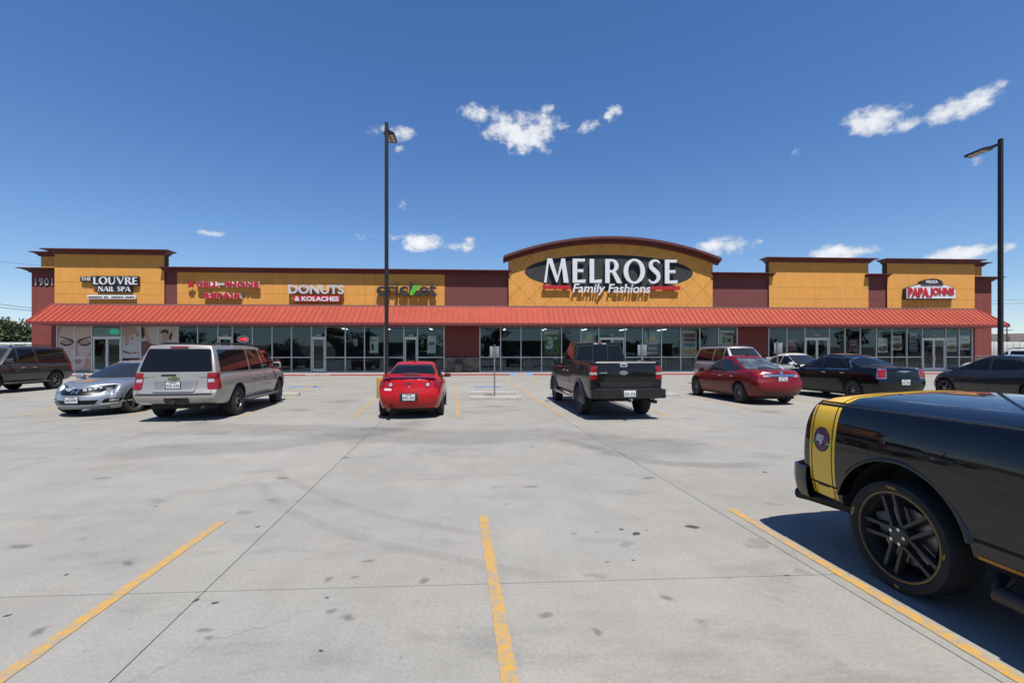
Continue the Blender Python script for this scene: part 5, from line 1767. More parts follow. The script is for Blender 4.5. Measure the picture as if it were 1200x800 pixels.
# ---------------------------------------------------------------- generic sedan fittings
def sedan_details(c, S, pm, tail=None, glass=None, doors=4, hs=M_LENS, trunk_plate=True):
    x0, x1 = S['x']; wb = S['wb']; cb = S['cab']; hw = S['hw']
    bz = S['belt']; rz_ = S['roofz']
    zt = rz_ - .105
    xr1, xf1 = cb['xr'][-1][1], cb['xf'][-1][1]
    xr0, xf0 = cb['xr'][0][1], cb['xf'][0][1]
    zb_ = bz + .045
    gl = glass or M_TINT
    if doors == 4:
        c.window('side_window', [(-.08, zb_), (-.06, zt), (xf1 - .05, zt - .02), (xf0 - .42, zb_ + .02)], gl)
        c.window('side_window', [(xr1 - .30, zb_ + .05), (xr1 + .05, zt - .05), (-.14, zt), (-.16, zb_)], gl)
        c.window('quarter_window', [(xr1 - .58, zb_ + .09), (xr1 - .04, zt - .075), (xr1 - .34, zb_ + .055)], gl, seal=.012, r=.01)
        c.seam([(-.12, zt + .03), (-.12, .30)]); c.seam([(xf0 - .40, zb_ - .02), (xf0 - .36, .5), (xf0 - .42, .30)])
        c.seam([(xr1 - .33, zb_ + .02), (xr1 - .24, .72), (-wb / 2 + .42, .45), (-wb / 2 + .46, .30)])
        c.on('door_handle', (-.27 - .02, bz - .10), (.17, .035, .045), S.get('handle', pm)); c.on('door_handle', (xr1 - .22, bz - .09), (.17, .035, .045), S.get('handle', pm))
    else:
        c.window('side_window', [(-.25, zb_), (-.30, zt), (xf1 - .05, zt - .02), (xf0 - .44, zb_ + .02)], gl)
        c.window('quarter_window', [(xr1 - .42, zb_ + .09), (xr1 + .10, zt - .045), (-.38, zt), (-.33, zb_)], gl)
        c.seam([(-.30, zb_ - .02), (-.30, .5), (-.2, .30)]); c.seam([(xf0 - .42, zb_ - .02), (xf0 - .36, .5), (xf0 - .42, .30)])
        c.on('door_handle', (-.12, bz - .10), (.17, .035, .045), S.get('handle', pm))
    c.seam([(xf0 - .4, .30), (-wb / 2 + .47, .30)])
    ws = hw * .77
    c.window('windscreen', [(-ws, bz + .05), (-hw * .60, rz_ - .075), (hw * .60, rz_ - .075), (ws, bz + .05)], S.get('wsm', M_CLEAR), 'front', seal=.025, r=.06)
    dk = S['deckz']
    c.window('rear_window', [(-hw * .72, dk + .04), (-hw * .57, rz_ - .08), (hw * .57, rz_ - .08), (hw * .72, dk + .04)], gl if not S.get('rglass') else S['rglass'], 'rear', seal=.025, r=.06)
    c.mirrors(xf0 - .52, hw - .06, bz + .07, S.get('mirm', pm), (.12, .20, .13))
    # bumper, wing and filler gaps
    c.seam([(x0 + .12, dk - .33), (x0 + .40, dk - .40), (-wb / 2 - .42, .46)], wd=.008); c.seam([(wb / 2 + .40, .46), (wb / 2 + .46, .60), (x1 - .42, .64)], wd=.008)
    c.seam([(-wb / 2 + .10 + .085 * math.cos(k * math.pi / 8), bz - .10 + .075 * math.sin(k * math.pi / 8)) for k in range(17)], wd=.006)
    c.panel('side_sill', [(-wb / 2 + .50, .225), (-wb / 2 + .50, .275), (wb / 2 - .50, .275), (wb / 2 - .50, .225)], M_TRIM, off=.006, step=.2)
    bm = bmesh.new(); bm_box(bm, (xr1 + .18, 0, rz_ + .045), (.16, .035, .05), .012); bm_obj('aerial_fin', bm, M_TRIM, c.root, smooth=40)
    # boot lid and bonnet gaps
    c.seam([(-hw * .60, dk + .02), (-hw * .56, dk - .28), (-hw * .45, dk - .34), (hw * .45, dk - .34), (hw * .56, dk - .28), (hw * .60, dk + .02)], 'rear', wd=.008)
    c.seam([(xf0 - .1, hw * .78), (x1 - .35, hw * .62)], 'top', wd=.008); c.seam([(xf0 - .1, -hw * .78), (x1 - .35, -hw * .62)], 'top', wd=.008)
    bm = bmesh.new(); bm_box(bm, ((x0 + x1) / 2, 0, .24), (x1 - x0 - .8, hw * 1.4, .12)); bm_obj('floor_pan', bm, M_UNDER, c.root)


# ---------------------------------------------------------------- 4 dark red sedan
S = sedan(style=10, spoke=(.10, .13), roof=1.47); S.update(belt=.93, roofz=1.47, deckz=1.04, handle=M_CHROME)
M_INTG = mat('light_rear_glass', (.10, .12, .13), .04, spec=.8, var=.9, vscale=3.0)
S['rglass'] = M_INTG; S['wsm'] = M_CLEAR
P_RED = mat('paint_dark_cherry_red', (.19, .004, .007), .34, 0, coat=.5, spec=.2, var=.04)
c = Car('sedan_car', 'dark cherry red four-door sedan with chrome boot strip parked right of the black pickup', 'car', S, P_RED)
sedan_details(c, S, P_RED, glass=M_CLEAR)
x0 = S['x'][0]
c.panel('tail_lamp', [(-.30, .86), (-.26, .96), (-.05, .985), (.30, 1.0), (.12, .87), (-.05, .815), (-.2, .82)], M_TAIL, 'corner', r=.02, off=.01, step=.03)
c.panel('reverse_lamp', [(-.24, .85), (-.22, .90), (-.07, .915), (-.08, .85)], M_LENS, 'corner', r=.01, off=.016, step=.03)
c.panel('chrome_strip', [(-.50, .865), (-.50, .925), (.50, .925), (.50, .865)], M_CHROME, 'rear', both=False, off=.018)
c.panel('badge', [(.055 * math.cos(k * math.pi / 6), .965 + .055 * math.sin(k * math.pi / 6)) for k in range(12)], M_CHROME, 'rear', both=False, off=.015)
for k in range(5): c.panel('model_lettering', [(.34 + k * .045, .945), (.34 + k * .045, .985), (.37 + k * .045, .985), (.37 + k * .045, .945)], M_CHROME, 'rear', both=False, off=.006)
c.plate('rear', 0, .775)
c.panel('lower_valance', [(-.62, .30), (-.60, .38), (.60, .38), (.62, .30)], M_TRIM, 'rear', both=False, off=.006)
c.panel('window_chrome', [(-1.0, .955), (-1.0, .975), (.75, .955), (.75, .935)], M_CHROME, off=.009)
c.panel('headlamp', [(.48, .62), (.52, .74), (.80, .78), (.76, .66)], M_LENS, 'front', off=.01)
c.panel('grille', [(-.4, .42), (-.45, .66), (.45, .66), (.4, .42)], M_TRIM, 'front', both=False, off=.006)
c.place(G(893.5, 471.5), LINE_TH, scale=(1.0, 1.0, 1.07))

# ---------------------------------------------------------------- 5 black full-size sedan
S = sedan(wb=3.05, ro=1.09, fo=.92, hw=.95, roof=1.50, belt=1.0, hood=1.0, deck=1.10, r=.355, tw=.235, rim=.24, style=10, spoke=(.11, .12))
S.update(belt=1.0, roofz=1.50, deckz=1.10, handle=M_CHROME); S['rglass'] = M_TINT
S['rin'] = [(0, .12), (.12, .03), (.35, 0), (.55, .0), (.6, .045), (.9, .06), (1, .08)]; S['bow'] = (.10, .30)
S['sect'] = [(0, .86), (.1, .93), (.35, .985), (.55, 1.0), (.75, .99), (.9, .965), (1, .91)]
S['plan'] = [(S['x'][0], .95 * .92), (S['x'][0] + .3, .95 * .975)] + S['plan'][2:]
P_BLK = mat('paint_gloss_black', (.005, .005, .0055), .3, 0, coat=.7, spec=.1, var=.05)
c = Car('sedan_car', 'black full-size sedan with chrome-edged upright tail lamps', 'car', S, P_BLK)
sedan_details(c, S, P_BLK)
x0 = S['x'][0]
c.panel('lamp_bezel', [(-.17, .765), (-.16, 1.075), (.07, 1.06), (.09, .765)], M_CHROME, 'corner', r=.02, off=.008, step=.03)
c.panel('tail_lamp', [(-.15, .79), (-.14, 1.05), (.05, 1.035), (.07, .79)], M_TAIL, 'corner', r=.02, off=.014, step=.03)
c.panel('badge', [(-.28, .985), (-.10, .972), (0, .955), (.10, .972), (.28, .985), (.10, 1.005), (-.10, 1.005)], M_CHROME, 'rear', both=False, off=.01)
c.panel('high_brake_lamp', [(-.12, 1.10), (-.12, 1.13), (.12, 1.13), (.12, 1.10)], M_TAIL, 'rear', both=False, off=.008)
c.plate('rear', 0, .665)
xr1 = S['cab']['xr'][-1][1]
c.panel('window_chrome', [(-1.35, 1.01), (-1.35, 1.03), (.85, 1.01), (.85, .99)], M_CHROME, off=.009)
c.panel('window_chrome', [(-1.40, 1.03), (-1.03, 1.385), (.12, 1.43), (.12, 1.445), (-1.06, 1.40), (-1.44, 1.03)], M_CHROME, off=.009, step=.1)
c.panel('grille', [(-.4, .5), (-.42, .86), (.42, .86), (.4, .5)], M_CHROME, 'front', both=False, off=.006)
c.panel('headlamp', [(.48, .68), (.50, .83), (.76, .82), (.74, .66)], M_LENS, 'front', off=.01)
h = cam2w(-math.sin(R(LINE_TH)), math.cos(R(LINE_TH)))
c.place(cam2w(12.9, 14.9) + h * 1.09, LINE_TH, scale=(1, 1, 1.09))

# ---------------------------------------------------------------- 6 white sedan facing the lot
S = sedan(style=5, roof=1.47, hw=.92, belt=.97, hood=.98, deck=1.05); S.update(belt=.97, roofz=1.47, deckz=1.05)
P_WHT = paint('white', (.74, .74, .72), 0, .35)
c = Car('sedan_car', 'white sedan facing the lot, mostly hidden behind the black full-size sedan', 'car', S, P_WHT)
sedan_details(c, S, P_WHT)
c.panel('headlamp', [(.46, .66), (.50, .78), (.80, .82), (.76, .68)], M_LENS, 'front', off=.01)
c.panel('grille', [(-.4, .42), (-.45, .70), (.45, .70), (.4, .42)], M_TRIM, 'front', both=False, off=.006)
c.place(cam2w(14.35, 21.3), 180 + LINE_TH, 'front', scale=(1, 1, 1.12))

# ---------------------------------------------------------------- 7 dark slate hatchback at the right edge
S = sedan(wb=2.70, ro=.92, fo=.90, hw=.88, roof=1.49, belt=.98, hood=.99, deck=1.10, style=5)
S.update(belt=.98, roofz=1.49, deckz=1.10)
S['cab'].update(xr=[(0, S['x'][0] + .12), (.25, S['x'][0] + .2), (1, -.95)], xf=[(0, 1.52), (.2, 1.28), (1, .30)], roof=[(-1.1, 1.44), (-.3, 1.49), (.1, 1.485), (.35, 1.44)])
P_SLT = paint('dark_slate_blue', (.022, .026, .033), .4, .42)
c = Car('hatchback_car', 'dark slate hatchback with a sloping nose parked beyond the empty stall by the black sedan', 'car', S, P_SLT)
sedan_details(c, S, P_SLT)
c.panel('headlamp', [(.46, .68), (.50, .78), (.78, .84), (.74, .70)], M_LENS, 'front', off=.01)
c.place(cam2w(17.75, 14.9), LINE_TH, scale=(1, 1, 1.07))

# ---------------------------------------------------------------- 8 silver blue coupe facing the camera
S = sedan(wb=2.72, ro=1.08, fo=1.02, hw=.925, roof=1.44, belt=.94, hood=.97, deck=1.06, r=.335, tw=.23, rim=.225, style=5, twin=.22, spoke=(.10, .10), steer=-12)
S.update(belt=.94, roofz=1.44, deckz=1.06)
S['cab'].update(xr=[(0, S['x'][0] + .35), (.2, S['x'][0] + .5), (1, -.70)], xf=[(0, 1.38), (.2, 1.18), (1, .28)])
S['fin'] = [(0, .05), (.12, .0), (.4, .02), (.55, .04), (.8, .10), (.93, .2), (1, .32)]
S['top'][-2] = (S['top'][-2][0], .835); S['top'][-1] = (S['top'][-1][0], .745)
P_CPE = paint('silver_blue', (.33, .36, .405), .5, .38)
c = Car('coupe_car', 'silver blue two-door coupe facing the lot between the brown SUV and the champagne SUV', 'car', S, P_CPE)
sedan_details(c, S, P_CPE, doors=2)
c.panel('grille', [(-.50, .625), (-.55, .705), (-.48, .725), (.48, .725), (.55, .705), (.50, .625), (.34, .575), (-.34, .575)], M_GLOSSK, 'front', both=False, off=.008)
c.panel('grille_badge', [(-.075, .60), (-.085, .70), (-.05, .70), (-.04, .66), (.04, .66), (.05, .70), (.085, .70), (.075, .60), (.04, .60), (.035, .635), (-.035, .635), (-.04, .60)], M_CHROME, 'front', both=False, off=.022, step=.05)
c.panel('headlamp_housing', [(-.45, .655), (-.43, .725), (-.15, .775), (.24, .835), (.10, .765), (-.12, .69)], M_GLOSSK, 'fcorner', r=.01, off=.006, step=.03)
for (a, b_) in ((-.37, .692), (-.27, .705), (-.17, .722), (-.06, .742)): c.panel('headlamp', [(a - .04, b_ - .026), (a - .036, b_ + .028), (a + .036, b_ + .038), (a + .032, b_ - .016)], M_LENS, 'fcorner', off=.012, step=.03)
c.panel('headlamp_strip', [(-.44, .735), (-.15, .780), (.2, .825), (.18, .812), (-.15, .766), (-.43, .724)], M_LENS, 'fcorner', off=.012, step=.03)
c.panel('lower_intake', [(-.44, .335), (-.50, .44), (.50, .44), (.44, .335)], M_GLOSSK, 'front', both=False, off=.008)
c.panel('fog_intake', [(.54, .36), (.60, .465), (.84, .475), (.80, .37)], M_GLOSSK, 'front', off=.006, r=.02)
c.panel('fog_trim', [(.52, .33), (.56, .30), (.84, .36), (.86, .40), (.80, .375), (.56, .345)], M_CHROME, 'front', off=.016, step=.04)
c.panel('fog_lamp', [(.66, .40), (.67, .44), (.80, .445), (.79, .405)], M_LENS, 'front', off=.012, step=.03)
c.panel('lip', [(-.62, .235), (-.60, .275), (.60, .275), (.62, .235)], mat('grey_lip', (.18, .19, .2), .4), 'front', both=False, off=.012)
c.plate('front', 0, .455, 'JLJ-4378', off=.025)
c.place(G(120, 483.5), 180 + LINE_TH - 2, 'front')

# ---------------------------------------------------------------- 9 bright red coupe, tail to the camera
S = sedan(wb=2.62, ro=1.00, fo=.93, hw=.865, roof=1.42, belt=.92, hood=.90, deck=1.06, r=.315, tw=.215, rim=.215, style=5)
S.update(belt=.92, roofz=1.42, deckz=1.06)
S['rin'] = [(0, .10), (.12, .02), (.35, 0), (.52, .0), (.60, .06), (.9, .10), (1, .13)]
S['cab'].update(xr=[(0, S['x'][0] + .38), (.2, S['x'][0] + .52), (1, -.74)], roof=[(-.8, 1.36), (-.35, 1.42), (-.05, 1.42), (.25, 1.37)])
P_BRED = mat('paint_bright_red', (.52, .004, .006), .32, 0, coat=.6, spec=.25, var=.04)
c = Car('coupe_car', 'bright red small coupe with a boot spoiler parked beside the yellow lamp post base', 'car', S, P_BRED)
sedan_details(c, S, P_BRED, doors=2)
x0 = S['x'][0]
M_CHR = mat('red_round_lamp', (.22, .006, .01), .12, coat=1.0)
for sd in (-1, 1):
    for (yy, rr, mm, nm) in ((.70, .095, M_CHR, 'tail_lamp'), (.70, .06, M_TAIL, 'lamp_ring'), (.46, .075, M_TAIL, 'inner_lamp'), (.46, .045, M_LENS, 'reverse_lamp')):
        c.panel(nm, [(sd * yy + rr * math.cos(k * math.pi / 9), .885 + rr * math.sin(k * math.pi / 9)) for k in range(18)], mm, 'rear', both=False, off=.006 if rr > .07 else .014, step=.05)
c.panel('badge', [(-.075, .905), (-.075, .925), (-.03, .925), (-.03, .938), (.03, .938), (.03, .925), (.075, .925), (.075, .905), (.03, .905), (.03, .892), (-.03, .892), (-.03, .905)], M_TRIM, 'rear', both=False, off=.008, step=.05)
c.panel('boot_lock', [(-.02, .81), (-.02, .85), (.02, .85), (.02, .81)], M_CHROME, 'rear', both=False, off=.008)
c.panel('sticker', [(.44, .74), (.44, .79), (.62, .79), (.62, .74)], M_PLATE, 'rear', both=False, off=.004)
c.plate('rear', 0, .575)
c.panel('plate_recess', [(-.22, .47), (-.24, .68), (.24, .68), (.22, .47)], M_TRIM, 'rear', both=False, off=.002)
c.panel('lower_valance', [(-.45, .275), (-.42, .33), (.42, .33), (.45, .275)], mat('grey_valance', (.16, .16, .16), .6), 'rear', both=False, off=.006)
tube('exhaust_pipe', [(x0 + .5, .50, .27), (x0 - .02, .50, .28)], .05, mat('rusty_exhaust', (.12, .08, .055), .6, .6), c.root)
# spoiler: a blade on two posts
bm = bmesh.new()
pr = None
for k in range(13):
    y = -.66 + 1.32 * k / 12; bowx = .10 * (y / .66) ** 2; dz = -.035 * (abs(y) / .66) ** 3
    ring = [bm.verts.new((x0 + .09 + bowx + a, y, 1.135 + dz + b_)) for a, b_ in ((0, .012), (.02, .03), (.15, .022), (.17, .008), (.15, -.004), (.01, -.004))]
    if pr:
        for i in range(6): bm.faces.new((pr[i], ring[i], ring[(i + 1) % 6], pr[(i + 1) % 6]))
    else: bm.faces.new(ring)
    pr = ring
bm.faces.new(pr[::-1])
sp = bm_obj('boot_spoiler', bm, P_BRED, c.root, smooth=40)
for sd in (-1, 1): box('spoiler_post', (x0 + .2, sd * .5, 1.085), (.13, .04, .10), P_BRED, sp, .012)
box('spoiler_brake_lamp', (x0 + .085, 0, 1.148), (.012, .44, .016), mat('dark_red_lamp', (.12, .005, .008), .2), sp)
tube('aerial', [(-.55, 0, 1.40), (-.60, 0, 1.46)], .006, M_TRIM, c.root, 6)
c.place(G(483.5, 486), LINE_TH)

# ---------------------------------------------------------------- 10 red small SUV behind the champagne one
S = suv(wb=2.62, ro=.85, fo=.85, hw=.90, roof=1.72, belt=1.03, hood=1.02, r=.345, tw=.22, rim=.22); S['belt_z'] = 1.03; S['roof_z'] = 1.72
S['bot'] = [(a, z - .12) for a, z in S['bot']]
P_RSM = paint('fire_red', (.36, .012, .012), .1, .32)
c = Car('sport_utility_vehicle', 'small fire red SUV with an aerial, mostly hidden behind the champagne SUV', 'car', S, P_RSM)
big_suv_details(c, S, P_RSM, rails=False)
tube('aerial', [(.3, -.5, 1.66), (.1, -.5, 2.02)], .012, mat('red_aerial', (.25, .03, .04), .4), c.root, 6)
c.place(cam2w(-13.5, 22.6), LINE_TH, scale=(1, 1, 1.05))

# ---------------------------------------------------------------- 11 white SUV beyond the right-hand lamp post
S = suv(wb=2.95, ro=1.12, r=.39, style=5, rim=.225); S['belt_z'] = 1.17; S['roof_z'] = 1.90
c = Car('sport_utility_vehicle', 'white SUV with dark windows beyond the slate hatchback', 'car', S, P_WHT)
big_suv_details(c, S, P_WHT)
c.place(cam2w(29.3, 24.3), 30)

# ---------------------------------------------------------------- 12 black pickup with its tail to the camera
def pickup_base(wb, ro, fo, hw, rail, roof, belt, hood, r, tw, rim, cabx, **k):
    x0, x1 = -wb / 2 - ro, wb / 2 + fo
    S = dict(wb=wb, x=(x0, x1), hw=hw, r=r, tw=tw, rim=rim, track=hw - tw / 2 - .01, arch=r + .085, crown=.0,
             top=[(x0, rail), (cabx[0], rail + .005), (cabx[0] + .1, belt), (cabx[1] - .2, belt - .01), (cabx[1] + .1, hood), (x1 - .3, hood - .06), (x1, hood - .14)],
             bot=[(x0, .52), (x0 + .3, .5), (-wb / 2, .46), (wb / 2, .45), (x1 - .1, .42), (x1, .45)],
             plan=[(x0, hw * .965), (x0 + .12, hw * .985), (-wb / 2, hw), (wb / 2, hw), (wb / 2 + .45, hw * .975), (x1 - .1, hw * .93), (x1, hw * .87)],
             sect=[(0, .93), (.1, .965), (.35, .995), (.55, 1.0), (.8, .99), (.94, .965), (1, .935)],
             rin=[(0, .05), (.15, 0), (.5, 0), (.9, .01), (1, .03)], fin=[(0, .06), (.2, 0), (.6, 0), (.85, .03), (1, .1)], bow=(.03, .16))
    S['us'] = [0, .006, .03, .1, .18, .26, .34, .42, .5, .58, .68, .78, .88, .96, .99, 1]
    S['cab'] = dict(zb=belt - .15, xr=[(0, cabx[0] + .02), (1, cabx[0] + .14)], xf=[(0, cabx[1]), (.2, cabx[1] - .12), (1, cabx[1] - .78)],
                    roof=[(cabx[0], roof - .03), (cabx[0] + .7, roof), (cabx[1] - .9, roof - .01), (cabx[1] - .6, roof - .05)], w=[(0, hw * .93), (.3, hw * .89), (.75, hw * .775), (1, hw * .69)], bow=(.03, .16), crown=.02, taper=(.03, .05),
                    us=[0, .02, .08, .25, .5, .75, .92, .98, 1])
    S['bed'] = (x0 + .075, cabx[0] - .06, hw - .17, rail - .52)
    S['belt_z'] = belt; S['roof_z'] = roof
    S.update(k)
    return S


S = pickup_base(3.68, 1.17, .98, 1.0, 1.46, 2.02, 1.28, 1.28, .415, .29, .235, (-.74, 1.52), style=6, spoke=(.24, .2), steer=0)
P_TRK = mat('paint_worn_black', (.007, .007, .0075), .36, 0, coat=.6, spec=.15, var=.1, vscale=2)
P_TAN = mat('pewter_two_tone', (.10, .088, .074), .4, .5, coat=.6)
c = Car('pickup_truck', 'black crew cab pickup with red tail lamps parked facing the fashion store', 'truck', S, P_TRK)
x0, x1 = S['x']; hw = S['hw']; bz = S['belt_z']; zt = S['roof_z'] - .13
c.window('side_window', [(-.50, bz + .05), (-.44, zt), (.22, zt + .01), (.24, bz + .05)]); c.window('side_window', [(.34, bz + .05), (.33, zt + .01), (.70, zt - .03), (1.06, bz + .06)])
c.window('windscreen', [(-.76, bz + .05), (-.62, zt + .03), (.62, zt + .03), (.76, bz + .05)], M_CLEAR, 'front', seal=.03)
c.window('rear_window', [(-.80, bz + .10), (-.665, zt + .015), (.665, zt + .015), (.80, bz + .10)], M_TINT, 'rear', seal=.025, r=.07)
for yy in (-.24, .24): c.panel('window_post', [(yy - .012, bz + .11), (yy - .012, zt + .0), (yy + .012, zt + .0), (yy + .012, bz + .11)], M_TRIM, 'rear', both=False, off=.012)
c.panel('high_brake_lamp', [(-.20, zt + .055), (-.20, zt + .095), (.20, zt + .095), (.20, zt + .055)], M_LENS, 'rear', both=False, off=.03)
c.panel('high_brake_lamp', [(-.07, zt + .06), (-.07, zt + .09), (.07, zt + .09), (.07, zt + .06)], M_TAIL, 'rear', both=False, off=.04)
c.seam([(-.79, 1.44), (-.79, .52)], wd=.03); c.seam([(.29, zt + .04), (.29, .56)]); c.seam([(1.10, bz), (1.08, .56)]); c.seam([(-.55, bz + .02), (-.56, .9), (-.50, .56)])
c.on('door_handle', (.16, bz - .12), (.17, .05, .05), M_CHROME); c.on('door_handle', (-.40, bz - .12), (.17, .05, .05), M_CHROME)
c.mirrors(1.02, hw - .05, bz + .14, P_TRK, (.15, .24, .22))
c.panel('two_tone_side', [(x0 + .06, .56), (x0 + .06, .80), (x1 - .25, .80), (x1 - .25, .56)], P_TAN, off=.003, step=.12)
for a in c.ax:                                   # flared arches
    for sd in (-1, 1):
        bm = bmesh.new(); pr = None
        for k in range(21):
            an = R(-8 + 196 * k / 20); rr = S['arch']
            ring = []
            for (dr, dy) in ((-.02, -.03), (-.01, .03), (.03, .035), (.075, .015), (.09, -.03)):
                ring.append(bm.verts.new((a + (rr + dr) * math.cos(an), sd * (hw - .005 + dy), S['r'] + .01 + (rr + dr) * math.sin(an))))
            if pr:
                for i in range(4): bm.faces.new((pr[i], ring[i], ring[i + 1], pr[i + 1]))
            pr = ring
        bm_obj('arch_flare', bm, P_TAN, c.root, smooth=50)
for sd in (-1, 1):
    tube('side_step', [(-1.1, sd * (hw - .05), .52), (-1.0, sd * (hw + .06), .44), (1.15, sd * (hw + .06), .44), (1.25, sd * (hw - .05), .52)], .045, M_CHROME, c.root, 8)
    box('bed_rail_cap', ((x0 - .74) / 2 - .0, sd * (hw - .115), 1.468), (-.80 - x0 - .04, .13, .025), M_TRIM, c.root, .008)
# tailgate
c.panel('tailgate', [(-.80, .80), (-.80, 1.452), (.80, 1.452), (.80, .80)], P_TRK, 'rear', both=False, off=.014, step=.2)
c.panel('tailgate_step', [(-.70, .83), (-.70, .96), (.70, .96), (.70, .83)], mat('dull_black', (.014, .014, .014), .5), 'rear', both=False, off=.019, step=.2)
c.panel('tailgate_top', [(-.80, 1.43), (-.80, 1.455), (.80, 1.455), (.80, 1.43)], mat('scuffed_edge', (.16, .15, .14), .5), 'rear', both=False, off=.018, step=.2)
c.panel('tailgate_handle', [(-.01, 1.335), (-.01, 1.43), (.18, 1.43), (.18, 1.335)], M_LENS, 'rear', both=False, off=.024, r=.02)
c.panel('handle_recess', [(.02, 1.36), (.02, 1.395), (.15, 1.395), (.15, 1.36)], M_TRIM, 'rear', both=False, off=.03)
c.panel('badge', [(.085 - .0 + .11 * math.cos(k * math.pi / 10), 1.19 + .052 * math.sin(k * math.pi / 10)) for k in range(20)], M_CHROME, 'rear', both=False, off=.022, step=.05)
c.panel('badge_centre', [(.085 + .09 * math.cos(k * math.pi / 10), 1.19 + .038 * math.sin(k * math.pi / 10)) for k in range(20)], mat('badge_grey', (.18, .19, .22), .3), 'rear', both=False, off=.026, step=.05)
c.panel('model_lettering', [(.52, 1.17), (.52, 1.205), (.73, 1.205), (.73, 1.17)], M_CHROME, 'rear', both=False, off=.018)
c.panel('tail_lamp', [(-.135, 1.02), (-.135, 1.36), (.055, 1.36), (.065, 1.02)], M_TAIL, 'corner', off=.012, r=.02, step=.03)
c.panel('reverse_lamp', [(-.13, 1.14), (-.13, 1.20), (.055, 1.20), (.057, 1.14)], M_LENS, 'corner', off=.018, step=.03)
# rear bumper
bm = bmesh.new()
bm_prism(bm, fillet([(x0 - .22, -.80), (x0 - .20, -.98), (x0 + .10, -1.0), (x0 + .10, 1.0), (x0 - .20, .98), (x0 - .22, .80)], .05, 3), .56, .78, 'z')
bp = bm_obj('rear_bumper', bm, mat('worn_black_chrome', (.05, .05, .05), .28, .7, var=.2), c.root, smooth=40)
box('bumper_step_pad', (x0 - .06, 0, .785), (.26, 1.7, .012), M_TRIM, bp, .003)
box('plate_pocket', (x0 - .215, 0, .68), (.02, .44, .2), M_UNDER, bp, .004)
pl = box('licence_plate', (x0 - .231, .0, .68), (.012, .31, .16), M_PLATE, c.root, .004)
for k in range(7):
    if k != 3: box('plate_mark', (x0 - .238, -.12 + k * .04, .675), (.002, .018, .055), M_INK, pl)
box('hitch_receiver', (x0 - .18, -.0, .52), (.22, .08, .08), M_UNDER, c.root, .01); box('tow_ball_mount', (x0 - .30, 0, .54), (.12, .05, .05), M_CHROME, c.root, .01)
tube('exhaust_pipe', [(-wb_ if False else x0 + .4, -.55, .46), (x0 - .1, -.75, .46)], .045, mat('rusty_exhaust', (.12, .08, .055), .6, .6), c.root)
tube('rear_axle', [(-S['wb'] / 2, -.8, S['r']), (-S['wb'] / 2, .8, S['r'])], .075, M_UNDER, c.root); tube('spare_tyre', [(x0 + .35, -.3, .55), (x0 + .35, .3, .55)], .12, M_UNDER, c.root)
bm = bmesh.new(); bm_box(bm, (0, 0, .5), (x1 - x0 - .7, 1.0, .14)); bm_obj('chassis', bm, M_UNDER, c.root)
c.panel('headlamp', [(.60, .88), (.60, 1.10), (.88, 1.08), (.88, .88)], M_LENS, 'front', off=.01); c.panel('grille', [(-.55, .82), (-.55, 1.12), (.55, 1.12), (.55, .82)], M_CHROME, 'front', both=False, off=.008)
c.place(G(717.5, 484.5), 5.4, scale=(1, .97, 1))
# ---------------------------------------------------------------- 13 black pickup with the yellow band, close to the camera
S = pickup_base(3.06, 1.02, 1.0, 1.0, 1.27, 1.86, 1.20, 1.20, .388, .285, .318, (-.55, 1.62), style=5, twin=.15, inner=.66, spoke=(.105, .125), rimmat=M_ALLOYD, dish=.70)
S['rim'] = .308; S['x'] = (-1.53 - 1.02, 1.53 + 1.0)
S['arch'] = .485; S['archz'] = .425; S['bed'] = None
S['bot'] = [(-2.55, .46), (-2.3, .44), (-1.53, .42), (-.6, .44), (1.53, .42), (2.53, .42)]
S['sect'] = [(0, .945), (.06, .965), (.14, .972), (.16, .985), (.35, 1.0), (.55, 1.0), (.75, .988), (.90, .955), (.97, .93), (1, .905)]
S['ts'] = [0, .05, .135, .165, .35, .55, .75, .88, .95, 1]
S['rin'] = [(0, .05), (.14, .0), (.5, 0), (.8, .02), (.93, .06), (1, .09)]; S['bow'] = (.12, .16)
S['us'] = [0, .012, .035, .07, .13, .2, .28, .36, .44, .52, .6, .7, .8, .9, .96, .99, 1]
P_RAM = mat('paint_deep_gloss_black', (.003, .003, .0035), .3, 0, coat=1.0, var=.04, coat_rough=.012, spec=.1)
P_BAND = mat('yellow_band_vinyl', (.72, .44, .015), .3, coat=.6, var=.03, gain=1)
c = Car('pickup_truck', 'glossy black pickup with a yellow band round its tail and large dark wheels', 'truck', S, P_RAM, level=3)
x0, x1 = S['x']; hw = S['hw']
# flat bed cover, gently domed, from tailgate to cab
bm = bmesh.new()
nx, ny = 20, 16
lx0, lx1 = x0 + .105, -.62
grid = []
for i in range(nx + 1):
    row = []
    for j in range(ny + 1):
        q = -1 + 2 * j / ny; u = i / nx
        xx = lx0 + (lx1 - lx0) * u + (.13 * abs(q) ** 2.4 * max(0, 1 - u * 4))
        e = min(1, (1 - abs(q)) * 9) ** .5 * min(1, u * 9) ** .5
        row.append(bm.verts.new((xx, q * .885, 1.272 + .028 * e + .085 * (1 - q * q) * min(1, u * 3.4) ** .6)))
    grid.append(row)
for i in range(nx):
    for j in range(ny): bm.faces.new((grid[i][j], grid[i + 1][j], grid[i + 1][j + 1], grid[i][j + 1]))
be = [e for e in bm.edges if len(e.link_faces) == 1]
ex = bmesh.ops.extrude_edge_only(bm, edges=be)
for v in [g_ for g_ in ex['geom'] if isinstance(g_, bmesh.types.BMVert)]: v.co.z -= .045
lid = bm_obj('bed_cover', bm, P_RAM, c.root, smooth=40)
lbvh = BVHTree.FromPolygons([v.co.copy() for v in lid.data.vertices], [list(p.vertices) for p in lid.data.polygons])
full = c.bvh
